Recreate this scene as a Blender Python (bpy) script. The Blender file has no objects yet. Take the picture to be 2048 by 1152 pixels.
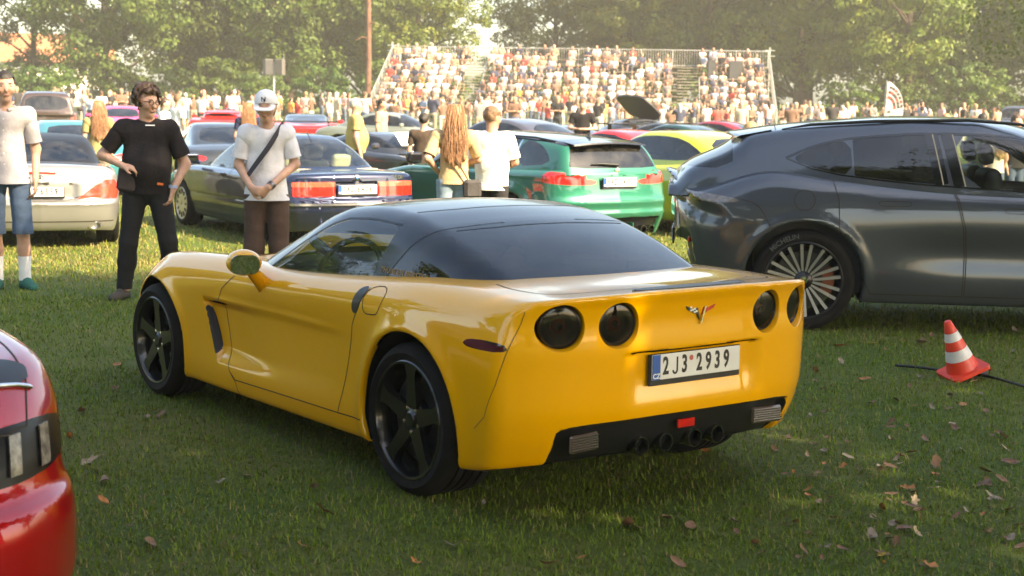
import bpy, math, random
import numpy as np
from mathutils import Vector, Matrix

# ------------------------------------------------------------------ camera, sky, sun
sc = bpy.context.scene
COL = sc.collection
F_PX, PITCH, ROLL, CAM_H = 3048.13, 0.1247, 0.01735, 1.762
cam_data = bpy.data.cameras.new('camera'); cam = bpy.data.objects.new('camera', cam_data); COL.objects.link(cam)
_fw = Vector((0, math.cos(PITCH), -math.sin(PITCH))); _up = Vector((0, math.sin(PITCH), math.cos(PITCH))); _rt = Vector((1, 0, 0))
_R = math.cos(ROLL) * _rt + math.sin(ROLL) * _up
_U = -math.sin(ROLL) * _rt + math.cos(ROLL) * _up
_m = Matrix((_R, _U, -_fw)).transposed().to_4x4(); _m.translation = Vector((0, 0, CAM_H))
cam.matrix_world = _m
cam_data.sensor_width = 36.0; cam_data.lens = F_PX / 2048 * 36
cam_data.clip_start = 0.1; cam_data.clip_end = 3000
cam_data.dof.use_dof = True; cam_data.dof.focus_distance = 8.4; cam_data.dof.aperture_fstop = 5.0
sc.camera = cam

SUN_EL = math.radians(37); SUN_DIR = Vector((0.83, -0.56, 0)).normalized() * math.cos(SUN_EL) + Vector((0, 0, math.sin(SUN_EL)))
world = bpy.data.worlds.new('World'); sc.world = world; world.use_nodes = True
_nt = world.node_tree; _nt.nodes.clear()
_sky = _nt.nodes.new('ShaderNodeTexSky'); _sky.sky_type = 'NISHITA'; _sky.sun_disc = False
_sky.sun_elevation = SUN_EL; _sky.sun_rotation = math.atan2(SUN_DIR.x, SUN_DIR.y); _sky.dust_density = 2.2; _sky.air_density = 1.0; _sky.ozone_density = 1.0
_bg = _nt.nodes.new('ShaderNodeBackground'); _bg.inputs['Strength'].default_value = 0.15
_wo = _nt.nodes.new('ShaderNodeOutputWorld')
_nt.links.new(_sky.outputs[0], _bg.inputs[0]); _nt.links.new(_bg.outputs[0], _wo.inputs[0])
sun_data = bpy.data.lights.new('sun', 'SUN'); sun_data.energy = 5.0; sun_data.angle = math.radians(0.6); sun_data.color = (1.0, 0.86, 0.66)
sun = bpy.data.objects.new('sun', sun_data); COL.objects.link(sun)
sun.rotation_euler = (-SUN_DIR).to_track_quat('-Z', 'Y').to_euler(); sun.location = SUN_DIR * 60
sc.view_settings.view_transform = 'Standard'; sc.view_settings.look = 'None'
sc.view_settings.exposure = 1.95; sc.view_settings.gamma = 1.0; sc.view_settings.use_curve_mapping = False
sc.view_settings.use_white_balance = True; sc.view_settings.white_balance_temperature = 7500; sc.view_settings.white_balance_tint = 8
sc.render.engine = 'CYCLES'
sc.cycles.use_denoising = True
sc.cycles.max_bounces = 7; sc.cycles.diffuse_bounces = 3; sc.cycles.glossy_bounces = 4; sc.cycles.transmission_bounces = 5
sc.cycles.transparent_max_bounces = 8; sc.cycles.caustics_reflective = False; sc.cycles.caustics_refractive = False
sc.cycles.sample_clamp_indirect = 6.0; sc.cycles.volume_bounces = 1

# ------------------------------------------------------------------ photo pixels (2048 wide) to rays and ground points
def pix_ray(u, v):
    a, b = u - 1024, v - 576; c, s = math.cos(ROLL), math.sin(ROLL)
    x = c * a + s * b; y = -s * a + c * b
    return _fw * F_PX + _rt * x - _up * y
def ground_at(u, v, z=0.0):
    d = pix_ray(u, v); t = (z - CAM_H) / d.z
    return Vector((0, 0, CAM_H)) + d * t
def at_depth(u, v, Y):
    d = pix_ray(u, v); return Vector((0, 0, CAM_H)) + d * (Y / d.y)

# ------------------------------------------------------------------ scene objects
def tag(o, label=None, cat=None, group=None, kind=None):
    if label: o['label'] = label
    if cat: o['category'] = cat
    if group: o['group'] = group
    if kind: o['kind'] = kind
    return o
def empty(name, loc=(0, 0, 0), rz=0.0, parent=None):
    o = bpy.data.objects.new(name, None); COL.objects.link(o); o.location = loc; o.rotation_euler = (0, 0, rz)
    o.empty_display_size = 0.2
    if parent: o.parent = parent
    return o
def link(name, me, parent=None, loc=None, rot=None, scale=None):
    o = bpy.data.objects.new(name, me); COL.objects.link(o)
    if parent: o.parent = parent
    if loc is not None: o.location = loc
    if rot is not None: o.rotation_euler = rot
    if scale is not None: o.scale = scale
    return o
def copy_tree(o, parent=None):
    c = o.copy(); COL.objects.link(c); c.parent = parent
    for ch in o.children: copy_tree(ch, c)
    return c

# ------------------------------------------------------------------ triangle meshes as (V, N, T) numpy triples
def to_mesh(name, m, mats, smooth=True, fmat=None):
    V, N, T = m
    me = bpy.data.meshes.new(name)
    V = np.asarray(V, np.float32); T = np.asarray(T, np.int32); n = T.shape[1]
    me.vertices.add(len(V)); me.vertices.foreach_set('co', V.ravel())
    me.loops.add(T.size); me.loops.foreach_set('vertex_index', T.ravel())
    me.polygons.add(len(T)); me.polygons.foreach_set('loop_start', np.arange(0, T.size, n, dtype=np.int32))
    me.polygons.foreach_set('loop_total', np.full(len(T), n, np.int32))
    me.polygons.foreach_set('use_smooth', np.full(len(T), bool(smooth)))
    for mt in (mats if isinstance(mats, (list, tuple)) else [mats]): me.materials.append(mt)
    if fmat is not None: me.polygons.foreach_set('material_index', np.asarray(fmat, np.int32))
    me.update(calc_edges=True)
    if smooth and N is not None and len(V): me.normals_split_custom_set_from_vertices(np.asarray(N, np.float32))
    return me
def part(name, m, mat, parent=None, smooth=True, **kw):
    if len(m[2]) == 0: return None
    return link(name, to_mesh(name, m, mat, smooth), parent, **kw)
def compact(V, N, T):
    used = np.zeros(len(V), bool); used[T.ravel()] = True
    idx = np.cumsum(used) - 1
    return V[used], (N[used] if N is not None else None), idx[T]
def join(ms):
    Vs, Ns, Ts, k = [], [], [], 0
    for V, N, T in ms:
        Vs.append(V); Ns.append(N); Ts.append(T + k); k += len(V)
    N = None if any(n is None for n in Ns) else np.concatenate(Ns)
    return np.concatenate(Vs), N, np.concatenate(Ts)
def split(m, s):
    """cut a triangle mesh along the zero line of s; returns (s<0 part, s>=0 part)"""
    V, N, T = m
    if len(T) == 0: return m, m
    neg = s < 0; cnt = neg[T].sum(1)
    Tin, Tout = T[cnt == 3], T[cnt == 0]
    mix = T[(cnt == 1) | (cnt == 2)]
    if len(mix):
        c = neg[mix].sum(1)
        lone = np.where((c == 1)[:, None], neg[mix], ~neg[mix]).argmax(1)
        r = np.arange(len(mix)); a = mix[r, lone]; b = mix[r, (lone + 1) % 3]; d = mix[r, (lone + 2) % 3]
        E = np.sort(np.concatenate([np.stack([a, b], 1), np.stack([a, d], 1)]), 1)
        U, inv = np.unique(E, axis=0, return_inverse=True); inv = inv.ravel()
        t = s[U[:, 0]] / (s[U[:, 0]] - s[U[:, 1]] + 1e-20); t = t[:, None]
        Vn = V[U[:, 0]] * (1 - t) + V[U[:, 1]] * t
        k = len(V); p = inv[:len(mix)] + k; q = inv[len(mix):] + k
        V = np.concatenate([V, Vn])
        if N is not None:
            Nn = N[U[:, 0]] * (1 - t) + N[U[:, 1]] * t; Nn /= np.linalg.norm(Nn, axis=1, keepdims=True) + 1e-9
            N = np.concatenate([N, Nn])
        lon = np.stack([a, p, q], 1); oth = np.concatenate([np.stack([p, b, d], 1), np.stack([p, d, q], 1)])
        li = c == 1; oi = np.concatenate([li, li])
        Tin = np.concatenate([Tin, lon[li], oth[~oi]]); Tout = np.concatenate([Tout, lon[~li], oth[oi]])
    return compact(V, N, Tin), compact(V, N, Tout)
def coarse(m, c):
    """merge vertices on a grid of cell c"""
    V, N, T = m
    if len(T) == 0: return m
    _, ix, inv = np.unique(np.round(V / c).astype(int), axis=0, return_index=True, return_inverse=True); inv = inv.ravel(); cnt = np.bincount(inv)[:, None]
    V2 = np.stack([np.bincount(inv, V[:, i]) for i in range(3)], 1) / cnt; T2 = inv[T]; T2 = T2[(T2[:, 0] != T2[:, 1]) & (T2[:, 1] != T2[:, 2]) & (T2[:, 0] != T2[:, 2])]
    return V2, _nrm(V2, T2), T2
def largest(m, rest=False):
    """keep only the biggest connected piece"""
    V, N, T = m
    if len(T) == 0: return (m, m) if rest else m
    lab = np.arange(len(V))
    while True:
        old = lab.copy(); mn = lab[T].min(1)
        for i in range(3): np.minimum.at(lab, T[:, i], mn)
        lab = lab[lab]
        if (lab == old).all(): break
    k = np.bincount(lab[T[:, 0]]).argmax(); q = lab[T[:, 0]] == k; main = compact(V, N, T[q])
    return (main, compact(V, N, T[~q])) if rest else main
def mirror_y(m):
    V, N, T = m
    V2 = V * np.array([1, -1, 1]); N2 = None if N is None else N * np.array([1, -1, 1])
    return V2, N2, T[:, ::-1]
def moved(m, M):
    M = np.array(M); V, N, T = m
    R = M[:3, :3]; V2 = V @ R.T + M[:3, 3]
    N2 = None
    if N is not None:
        N2 = N @ np.linalg.inv(R); N2 /= np.linalg.norm(N2, axis=1, keepdims=True) + 1e-9
    if np.linalg.det(R) < 0: T = T[:, ::-1]
    return V2, N2, T
def xf(loc=(0, 0, 0), rz=0, ry=0, rx=0, s=(1, 1, 1)):
    if not hasattr(s, '__len__'): s = (s, s, s)
    return Matrix.Translation(loc) @ Matrix.Rotation(rz, 4, 'Z') @ Matrix.Rotation(ry, 4, 'Y') @ Matrix.Rotation(rx, 4, 'X') @ Matrix.Diagonal((*s, 1))

# ------------------------------------------------------------------ small solids
def _nrm(V, T):
    N = np.zeros_like(V); fn = np.cross(V[T[:, 1]] - V[T[:, 0]], V[T[:, 2]] - V[T[:, 0]])
    for i in range(3): np.add.at(N, T[:, i], fn)
    return N / (np.linalg.norm(N, axis=1, keepdims=True) + 1e-12)
def box(sx, sy, sz, c=(0, 0, 0), b=0.0):
    """box of full sizes with its edges chamfered by b, flat shaded (split vertices)"""
    hx, hy, hz = sx / 2, sy / 2, sz / 2
    b = min(b, hx * .9, hy * .9, hz * .9)
    if b <= 0:
        V = np.array([[x, y, z] for x in (-hx, hx) for y in (-hy, hy) for z in (-hz, hz)], float)
        Q = [(0, 1, 3, 2), (4, 6, 7, 5), (0, 4, 5, 1), (2, 3, 7, 6), (0, 2, 6, 4), (1, 5, 7, 3)]
    else:
        V = []; ix = {}
        for sxn in (-1, 1):
            for syn in (-1, 1):
                for szn in (-1, 1):
                    for k in range(3):
                        p = [sxn * (hx - b), syn * (hy - b), szn * (hz - b)]; p[k] = (sxn, syn, szn)[k] * (hx, hy, hz)[k]
                        ix[(sxn, syn, szn, k)] = len(V); V.append(p)
        V = np.array(V, float); Q = []
        for k in range(3):
            o = [i for i in range(3) if i != k]
            for s in (-1, 1):
                q = []
                for a, d in ((-1, -1), (1, -1), (1, 1), (-1, 1)):
                    t = [0, 0, 0]; t[k] = s; t[o[0]] = a; t[o[1]] = d; q.append(ix[(*t, k)])
                Q.append(q)
            for a in (-1, 1):
                for d in (-1, 1):
                    t1 = [0, 0, 0]; t1[o[0]] = a; t1[o[1]] = d; t1[k] = -1; t2 = list(t1); t2[k] = 1
                    Q.append((ix[(*t1, o[0])], ix[(*t2, o[0])], ix[(*t2, o[1])], ix[(*t1, o[1])]))
        T3 = [(ix[(a, d, e, 0)], ix[(a, d, e, 1)], ix[(a, d, e, 2)]) for a in (-1, 1) for d in (-1, 1) for e in (-1, 1)]
    T = []
    for q in Q: T += [(q[0], q[1], q[2]), (q[0], q[2], q[3])]
    if b > 0: T += T3
    T = np.array(T)
    ctr = V[T].mean(1); fn = np.cross(V[T[:, 1]] - V[T[:, 0]], V[T[:, 2]] - V[T[:, 0]])
    fl = (ctr * fn).sum(1) < 0; T[fl] = T[fl][:, ::-1]
    return V + np.array(c), None, T
def flatm(m):
    """unshared vertices so that smooth shading stays faceted"""
    V, N, T = m; V2 = V[T.ravel()]; T2 = np.arange(len(V2)).reshape(-1, 3)
    return V2, _nrm(V2, T2), T2
def tube(pts, r, n=8, cap=True):
    """tube through points; r a number or a list of radii"""
    P = np.array(pts, float); K = len(P); r = np.full(K, r, float) if np.isscalar(r) else np.array(r, float)
    d = np.gradient(P, axis=0); d /= np.linalg.norm(d, axis=1, keepdims=True) + 1e-9
    ref = np.array([0, 0, 1.0]) if abs(d[0][2]) < .9 else np.array([1.0, 0, 0])
    V, N = [], []
    a = np.linspace(0, 2 * np.pi, n, endpoint=False)
    for i in range(K):
        u = np.cross(d[i], ref); u /= np.linalg.norm(u) + 1e-9; w = np.cross(d[i], u); ref = -np.cross(d[i], u) if False else ref
        nn = np.cos(a)[:, None] * u + np.sin(a)[:, None] * w
        V.append(P[i] + nn * r[i]); N.append(nn)
    V = np.concatenate(V); N = np.concatenate(N); T = []
    for i in range(K - 1):
        for j in range(n):
            p, q = i * n + j, i * n + (j + 1) % n
            T += [(p, q + n, q), (p, p + n, q + n)]
    if cap:
        for i, sgn in ((0, 1), (K - 1, -1)):
            k = len(V); V = np.concatenate([V, V[i * n:i * n + n], P[i:i + 1]]); N = np.concatenate([N, np.repeat([-d[i] * sgn], n + 1, 0)])
            for j in range(n):
                t = (k + n, k + j, k + (j + 1) % n); T.append(t if sgn > 0 else t[::-1])
    T = np.array(T)
    fn = np.cross(V[T[:, 1]] - V[T[:, 0]], V[T[:, 2]] - V[T[:, 0]]); fl = (fn * N[T[:, 0]]).sum(1) < 0; T[fl] = T[fl][:, ::-1]
    return V, N, T
def lathe(prof, n=32, axis='z', sharp=35):
    """profile of (radius, height) turned round z (or y); split normals where the profile bends sharply"""
    P = np.array(prof, float); a = np.linspace(0, 2 * np.pi, n, endpoint=False)
    seg = np.diff(P, axis=0); nr = np.stack([seg[:, 1], -seg[:, 0]], 1); nr /= np.linalg.norm(nr, axis=1, keepdims=True) + 1e-12
    V, N, T = [], [], []
    cs = math.cos(math.radians(sharp))
    for i in range(len(seg)):
        n0 = nr[i]; n1 = nr[i]
        if i > 0 and nr[i] @ nr[i - 1] > cs: n0 = nr[i] + nr[i - 1]
        if i < len(seg) - 1 and nr[i] @ nr[i + 1] > cs: n1 = nr[i] + nr[i + 1]
        k = len(V) * n
        for (r, z), q in ((P[i], n0), (P[i + 1], n1)):
            q = q / np.linalg.norm(q)
            V.append(np.stack([r * np.cos(a), r * np.sin(a), np.full(n, z)], 1)); N.append(np.stack([q[0] * np.cos(a), q[0] * np.sin(a), np.full(n, q[1])], 1))
        for j in range(n):
            p, q2 = k + j, k + (j + 1) % n
            T += [(p, q2, q2 + n), (p, q2 + n, p + n)]
    V = np.concatenate(V); N = np.concatenate(N); T = np.array(T)
    if axis == 'y': V = V[:, [0, 2, 1]] * [1, 1, -1]; N = N[:, [0, 2, 1]] * [1, 1, -1]
    if axis == 'x': V = V[:, [2, 0, 1]]; N = N[:, [2, 0, 1]]
    fn = np.cross(V[T[:, 1]] - V[T[:, 0]], V[T[:, 2]] - V[T[:, 0]]); ok = np.linalg.norm(fn, axis=1) > 1e-12; T = T[ok]; fn = fn[ok]
    fl = (fn * N[T].sum(1)).sum(1) < 0; T[fl] = T[fl][:, ::-1]
    return V, N, T
def prism(poly, h, b=0.0):
    """2D outline (x, y) raised along z from 0 to h; flat"""
    P = np.array(poly, float); n = len(P)
    area = 0.5 * np.sum(P[:, 0] * np.roll(P[:, 1], -1) - np.roll(P[:, 0], -1) * P[:, 1])
    if area < 0: P = P[::-1]
    from mathutils.geometry import tessellate_polygon
    tri = np.array(tessellate_polygon([[Vector((x, y, 0)) for x, y in P]]))
    a2 = np.cross(P[tri[:, 1]] - P[tri[:, 0]], P[tri[:, 2]] - P[tri[:, 0]]); tri[a2 < 0] = tri[a2 < 0][:, ::-1]
    top = np.column_stack([P, np.full(n, h)]); bot = np.column_stack([P, np.zeros(n)])
    V = np.concatenate([top, bot, top, bot]); T = [tuple(t) for t in tri] + [tuple(t[::-1] + n) for t in tri]
    for i in range(n):
        j = (i + 1) % n; T += [(2 * n + i, 3 * n + i, 3 * n + j), (2 * n + i, 3 * n + j, 2 * n + j)]
    return flatm((V, None, np.array(T)))

# ------------------------------------------------------------------ implicit surfaces
def smax(a, b, r):
    return np.maximum(a, b) + np.maximum(r - np.abs(a - b), 0) ** 2 / (4 * r)
def smin(a, b, r):
    return np.minimum(a, b) - np.maximum(r - np.abs(a - b), 0) ** 2 / (4 * r)
def sstep(a, b, x):
    t = np.clip((x - a) / (b - a), 0, 1); return t * t * (3 - 2 * t)
def bump(x, c, w):
    return np.exp(-((x - c) / w) ** 2)
class Curve:
    """monotone cubic through points, level beyond the ends"""
    def __init__(s, pts):
        pts = sorted(pts); x = s.x = np.array([p[0] for p in pts], float); y = s.y = np.array([p[1] for p in pts], float)
        h = np.diff(x); d = np.diff(y) / h; m = np.zeros(len(x))
        if len(x) > 2:
            ok = d[1:] * d[:-1] > 0; w1 = 2 * h[1:] + h[:-1]; w2 = h[1:] + 2 * h[:-1]
            dd = np.where(np.abs(d) < 1e-12, 1e-12, d)
            m[1:-1] = np.where(ok, (w1 + w2) / (w1 / dd[:-1] + w2 / dd[1:]), 0)
        m[0] = d[0]; m[-1] = d[-1]; s.m = m
    def __call__(s, t):
        t = np.clip(t, s.x[0], s.x[-1]); i = np.clip(np.searchsorted(s.x, t) - 1, 0, len(s.x) - 2)
        h = s.x[i + 1] - s.x[i]; u = (t - s.x[i]) / h; u2 = u * u; u3 = u2 * u
        return (2 * u3 - 3 * u2 + 1) * s.y[i] + (u3 - 2 * u2 + u) * h * s.m[i] + (-2 * u3 + 3 * u2) * s.y[i + 1] + (u3 - u2) * h * s.m[i + 1]
class Table:
    """surface over (x, t): rows are stations in x, columns levels in t"""
    def __init__(s, ts, rows):
        s.ts = np.array(ts, float); s.c = [Curve([(x, r[j]) for x, r in rows]) for j in range(len(ts))]
    def basis(s, t):
        ts = s.ts; n = len(ts); t = np.clip(t, ts[0], ts[-1]); i = np.clip(np.searchsorted(ts, t) - 1, 0, n - 2)
        h = ts[i + 1] - ts[i]; u = (t - ts[i]) / h; u2 = u * u; u3 = u2 * u
        h00, h10, h01, h11 = 2 * u3 - 3 * u2 + 1, (u3 - 2 * u2 + u) * h, -2 * u3 + 3 * u2, (u3 - u2) * h
        B = [np.zeros_like(u) for _ in range(n)]
        def slope(k, wgt, j):   # Catmull-Rom slope at node j adds to basis
            lo, hi = max(j - 1, 0), min(j + 1, n - 1); dt = ts[hi] - ts[lo]
            B[hi] = B[hi] + np.where(i == k, wgt / dt, 0); B[lo] = B[lo] - np.where(i == k, wgt / dt, 0)
        for k in range(n - 1):
            e = (i == k)
            B[k] = B[k] + np.where(e, h00, 0); B[k + 1] = B[k + 1] + np.where(e, h01, 0)
            slope(k, h10, k); slope(k, h11, k + 1)
        return B
    def __call__(s, x, t):
        B = s.basis(np.asarray(t, float)); return sum(b * c(x) for b, c in zip(B, s.c))
def surface_nets(fn, lo, hi, h, proj=3, F=None):
    ax = [np.arange(lo[i], hi[i] + h, h) for i in range(3)]
    if F is None:
        F = fn(ax[0][:, None, None], ax[1][None, :, None], ax[2][None, None, :])
        F = np.broadcast_to(F, tuple(len(a) for a in ax))
    neg = F < 0; n = np.array(F.shape)
    c = np.zeros(n - 1, np.int8)
    offs = [(i, j, k) for i in (0, 1) for j in (0, 1) for k in (0, 1)]
    for o in offs: c += neg[o[0]:o[0] + n[0] - 1, o[1]:o[1] + n[1] - 1, o[2]:o[2] + n[2] - 1]
    I = np.argwhere((c > 0) & (c < 8))
    vals = np.stack([F[I[:, 0] + o[0], I[:, 1] + o[1], I[:, 2] + o[2]] for o in offs], 1)
    acc = np.zeros((len(I), 3)); cnt = np.zeros(len(I)); O = np.array(offs, float)
    for a in range(8):
        for d in (4, 2, 1):
            if a & d: continue
            b = a | d; va, vb = vals[:, a], vals[:, b]; x = (va < 0) != (vb < 0)
            t = np.where(x, va / np.where(x, va - vb, 1), 0)
            acc += np.where(x[:, None], O[a] + (O[b] - O[a]) * t[:, None], 0); cnt += x
    V = np.array([a[0] for a in ax]) + (I + acc / cnt[:, None]) * h
    ids = np.full(n - 1, -1, np.int64); ids[I[:, 0], I[:, 1], I[:, 2]] = np.arange(len(I))
    Q = []
    for d in range(3):
        e1, e2 = [(1, 2), (2, 0), (0, 1)][d]
        sl0 = [slice(None)] * 3; sl1 = [slice(None)] * 3; sl0[d] = slice(0, -1); sl1[d] = slice(1, None)
        E = np.argwhere(neg[tuple(sl0)] != neg[tuple(sl1)])
        ok = (E[:, e1] > 0) & (E[:, e2] > 0) & (E[:, e1] < n[e1] - 1) & (E[:, e2] < n[e2] - 1); E = E[ok]
        def cid(a, b):
            G = E.copy(); G[:, e1] -= a; G[:, e2] -= b; return ids[G[:, 0], G[:, 1], G[:, 2]]
        q = np.stack([cid(1, 1), cid(0, 1), cid(0, 0), cid(1, 0)], 1)
        fl = ~neg[E[:, 0], E[:, 1], E[:, 2]]; q[fl] = q[fl][:, ::-1]; Q.append(q)
    Q = np.concatenate(Q)
    T = np.concatenate([Q[:, [0, 1, 2]], Q[:, [0, 2, 3]]])
    N = None
    if fn is not None:
        for it in range(proj + 1):
            e = h * 0.15; g = grad(fn, V, e); gl = (g * g).sum(1) + 1e-9
            if it == proj: break
            f = fn(V[:, 0], V[:, 1], V[:, 2]); st = (f / gl)[:, None] * g
            L = np.linalg.norm(st, axis=1, keepdims=True); st *= np.minimum(1, h * .7 / (L + 1e-9)); V = V - st
        N = g / np.sqrt(gl)[:, None]
    else: N = _nrm(V, T)
    return V, N, T
def grad(fn, V, e):
    x, y, z = V.T
    return np.stack([fn(x + e, y, z) - fn(x - e, y, z), fn(x, y + e, z) - fn(x, y - e, z), fn(x, y, z + e) - fn(x, y, z - e)], 1) / (2 * e)
def half_to_full(m):
    """keep y>0 of a symmetric mesh and mirror it"""
    keep = split(m, -m[0][:, 1])[0]
    keep[0][np.abs(keep[0][:, 1]) < 1e-6, 1] = 0
    return keep
def cast(fn, O, D, tmax=1.6, steps=160):
    """first point along each ray where fn turns negative"""
    O = np.asarray(O, float); D = np.asarray(D, float); D = np.broadcast_to(D, O.shape)
    t = np.linspace(0, tmax, steps); P = O[:, None] + D[:, None] * t[:, None]
    f = fn(P[..., 0], P[..., 1], P[..., 2]); neg = f < 0; hit = neg.any(1); i = np.where(hit, neg.argmax(1), steps - 1); i = np.maximum(i, 1)
    a, b = t[i - 1], t[i]
    for _ in range(18):
        m = (a + b) / 2; Q = O + D * m[:, None]; ng = fn(Q[:, 0], Q[:, 1], Q[:, 2]) < 0
        b = np.where(ng, m, b); a = np.where(ng, a, m)
    return O + D * ((a + b) / 2)[:, None], hit
def dense(poly, step=0.02, closed=False):
    P = np.array(poly, float); 
    if closed: P = np.concatenate([P, P[:1]])
    out = []
    for a, b in zip(P[:-1], P[1:]):
        k = max(1, int(np.ceil(np.linalg.norm(b - a) / step))); out += [a + (b - a) * i / k for i in range(k)]
    if not closed: out.append(P[-1])
    return np.array(out)
def smooth_poly(poly, it=2, closed=True):
    """corner cutting"""
    P = np.array(poly, float)
    for _ in range(it):
        if closed:
            Q = np.roll(P, -1, 0); P = np.stack([P * .75 + Q * .25, P * .25 + Q * .75], 1).reshape(-1, P.shape[1])
        else:
            Q = P[1:]; R = P[:-1]; P = np.concatenate([P[:1], np.stack([R * .75 + Q * .25, R * .25 + Q * .75], 1).reshape(-1, P.shape[1]), P[-1:]])
    return P
def sd_poly(a, b, poly):
    """signed distance to a closed 2D outline, negative inside"""
    P = np.array(poly, float); Q = np.roll(P, -1, 0); d = np.full(a.shape, 1e9); ins = np.zeros(a.shape, bool)
    for (x0, y0), (x1, y1) in zip(P, Q):
        ex, ey = x1 - x0, y1 - y0; wx, wy = a - x0, b - y0
        t = np.clip((wx * ex + wy * ey) / (ex * ex + ey * ey + 1e-12), 0, 1)
        d = np.minimum(d, (wx - ex * t) ** 2 + (wy - ey * t) ** 2)
        if abs(ey) > 1e-12:
            c = ((y0 > b) != (y1 > b)) & (a < ex * (b - y0) / ey + x0); ins ^= c
    d = np.sqrt(d); return np.where(ins, -d, d)
def ribbon(P, N, w, off=0.001, closed=False):
    """flat strip along surface points"""
    P = np.asarray(P); d = np.roll(P, -1, 0) - np.roll(P, 1, 0)
    if not closed: d[0] = P[1] - P[0]; d[-1] = P[-1] - P[-2]
    s = np.cross(d, N); s /= np.linalg.norm(s, axis=1, keepdims=True) + 1e-9
    V = np.concatenate([P + N * off + s * w / 2, P + N * off - s * w / 2]); n = len(P); T = []
    for i in range(n if closed else n - 1):
        j = (i + 1) % n; T += [(i, j, j + n), (i, j + n, i + n)]
    T = np.array(T); NN = np.concatenate([N, N])
    fn = np.cross(V[T[:, 1]] - V[T[:, 0]], V[T[:, 2]] - V[T[:, 0]]); fl = (fn * NN[T[:, 0]]).sum(1) < 0; T[fl] = T[fl][:, ::-1]
    return V, NN, T
def surf_line(fn, pts, view, w=0.006, off=0.0012, sign=1, closed=False, start=1.5, step=0.02):
    """groove strip on an implicit surface; pts in side view (x,z), top view (x,y) or rear view (y,z)"""
    D = dense(pts, step, closed)
    if view == 'side': O = np.column_stack([D[:, 0], np.full(len(D), start * sign), D[:, 1]]); d = (0, -sign, 0)
    elif view == 'top': O = np.column_stack([D[:, 0], D[:, 1], np.full(len(D), 2.2)]); d = (0, 0, -1)
    else: O = np.column_stack([np.full(len(D), -3.2 * sign), D[:, 0], D[:, 1]]); d = (sign, 0, 0)
    P, hit = cast(fn, O, d, 2.2, 260)
    P = P[hit]; g = grad(fn, P, 0.004); g /= np.linalg.norm(g, axis=1, keepdims=True) + 1e-9
    return ribbon(P, g, w, off, closed)
def text_mesh(body, size, depth=0.002, bold=0.0, sx=1.0):
    cu = bpy.data.curves.new('txt', 'FONT'); cu.body = body; cu.size = size; cu.extrude = depth; cu.offset = bold; cu.align_x = 'CENTER'; cu.align_y = 'CENTER'; cu.resolution_u = 3
    o = bpy.data.objects.new('txt', cu); COL.objects.link(o)
    dg = bpy.context.evaluated_depsgraph_get(); me = o.evaluated_get(dg).to_mesh(); me.calc_loop_triangles()
    V = np.array([v.co[:] for v in me.vertices]).reshape(-1, 3); T = np.array([t.vertices[:] for t in me.loop_triangles]).reshape(-1, 3)
    o.evaluated_get(dg).to_mesh_clear(); bpy.data.objects.remove(o); bpy.data.curves.remove(cu)
    V = V * [sx, 1, 1]
    return flatm((V, None, T))
# ------------------------------------------------------------------ materials
MATS = {}
def _new(name):
    m = bpy.data.materials.new(name); m.use_nodes = True; nt = m.node_tree; nt.nodes.clear()
    out = nt.nodes.new('ShaderNodeOutputMaterial'); return m, nt, out
def mat(name, col, rough=0.5, metal=0.0, coat=0.0, spec=0.5, var=0.0, vscale=8.0, bump_=0.0, bscale=60.0, col2=None, emit=0.0, sss=0.0, coat_rough=0.03):
    if name in MATS: return MATS[name]
    m, nt, out = _new(name); b = nt.nodes.new('ShaderNodeBsdfPrincipled'); nt.links.new(b.outputs[0], out.inputs[0])
    b.inputs['Base Color'].default_value = (*col, 1); b.inputs['Roughness'].default_value = rough; b.inputs['Metallic'].default_value = metal
    b.inputs['Coat Weight'].default_value = coat; b.inputs['Coat Roughness'].default_value = coat_rough; b.inputs['Specular IOR Level'].default_value = spec
    if emit: b.inputs['Emission Color'].default_value = (*col, 1); b.inputs['Emission Strength'].default_value = emit
    if sss: b.inputs['Subsurface Weight'].default_value = sss; b.inputs['Subsurface Radius'].default_value = (.01, .004, .002); b.inputs['Subsurface Scale'].default_value = 1
    tc = None
    if var or col2:
        tc = nt.nodes.new('ShaderNodeTexCoord'); nz = nt.nodes.new('ShaderNodeTexNoise'); nz.inputs['Scale'].default_value = vscale; nz.inputs['Detail'].default_value = 5
        nt.links.new(tc.outputs['Object'], nz.inputs['Vector'])
        mx = nt.nodes.new('ShaderNodeMix'); mx.data_type = 'RGBA'
        c2 = col2 or tuple(c * (1 - var) for c in col); c1 = col if col2 else tuple(min(1, c * (1 + var * .6)) for c in col)
        mx.inputs['A'].default_value = (*c1, 1); mx.inputs['B'].default_value = (*c2, 1)
        mr = nt.nodes.new('ShaderNodeMapRange'); mr.inputs[1].default_value = .35; mr.inputs[2].default_value = .65
        nt.links.new(nz.outputs['Fac'], mr.inputs[0]); nt.links.new(mr.outputs[0], mx.inputs['Factor']); nt.links.new(mx.outputs['Result'], b.inputs['Base Color'])
    if bump_:
        tc = tc or nt.nodes.new('ShaderNodeTexCoord'); n2 = nt.nodes.new('ShaderNodeTexNoise'); n2.inputs['Scale'].default_value = bscale; n2.inputs['Detail'].default_value = 4
        nt.links.new(tc.outputs['Object'], n2.inputs['Vector']); bp = nt.nodes.new('ShaderNodeBump'); bp.inputs['Strength'].default_value = bump_; bp.inputs['Distance'].default_value = .01
        nt.links.new(n2.outputs['Fac'], bp.inputs['Height']); nt.links.new(bp.outputs[0], b.inputs['Normal'])
    MATS[name] = m; return m
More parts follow.
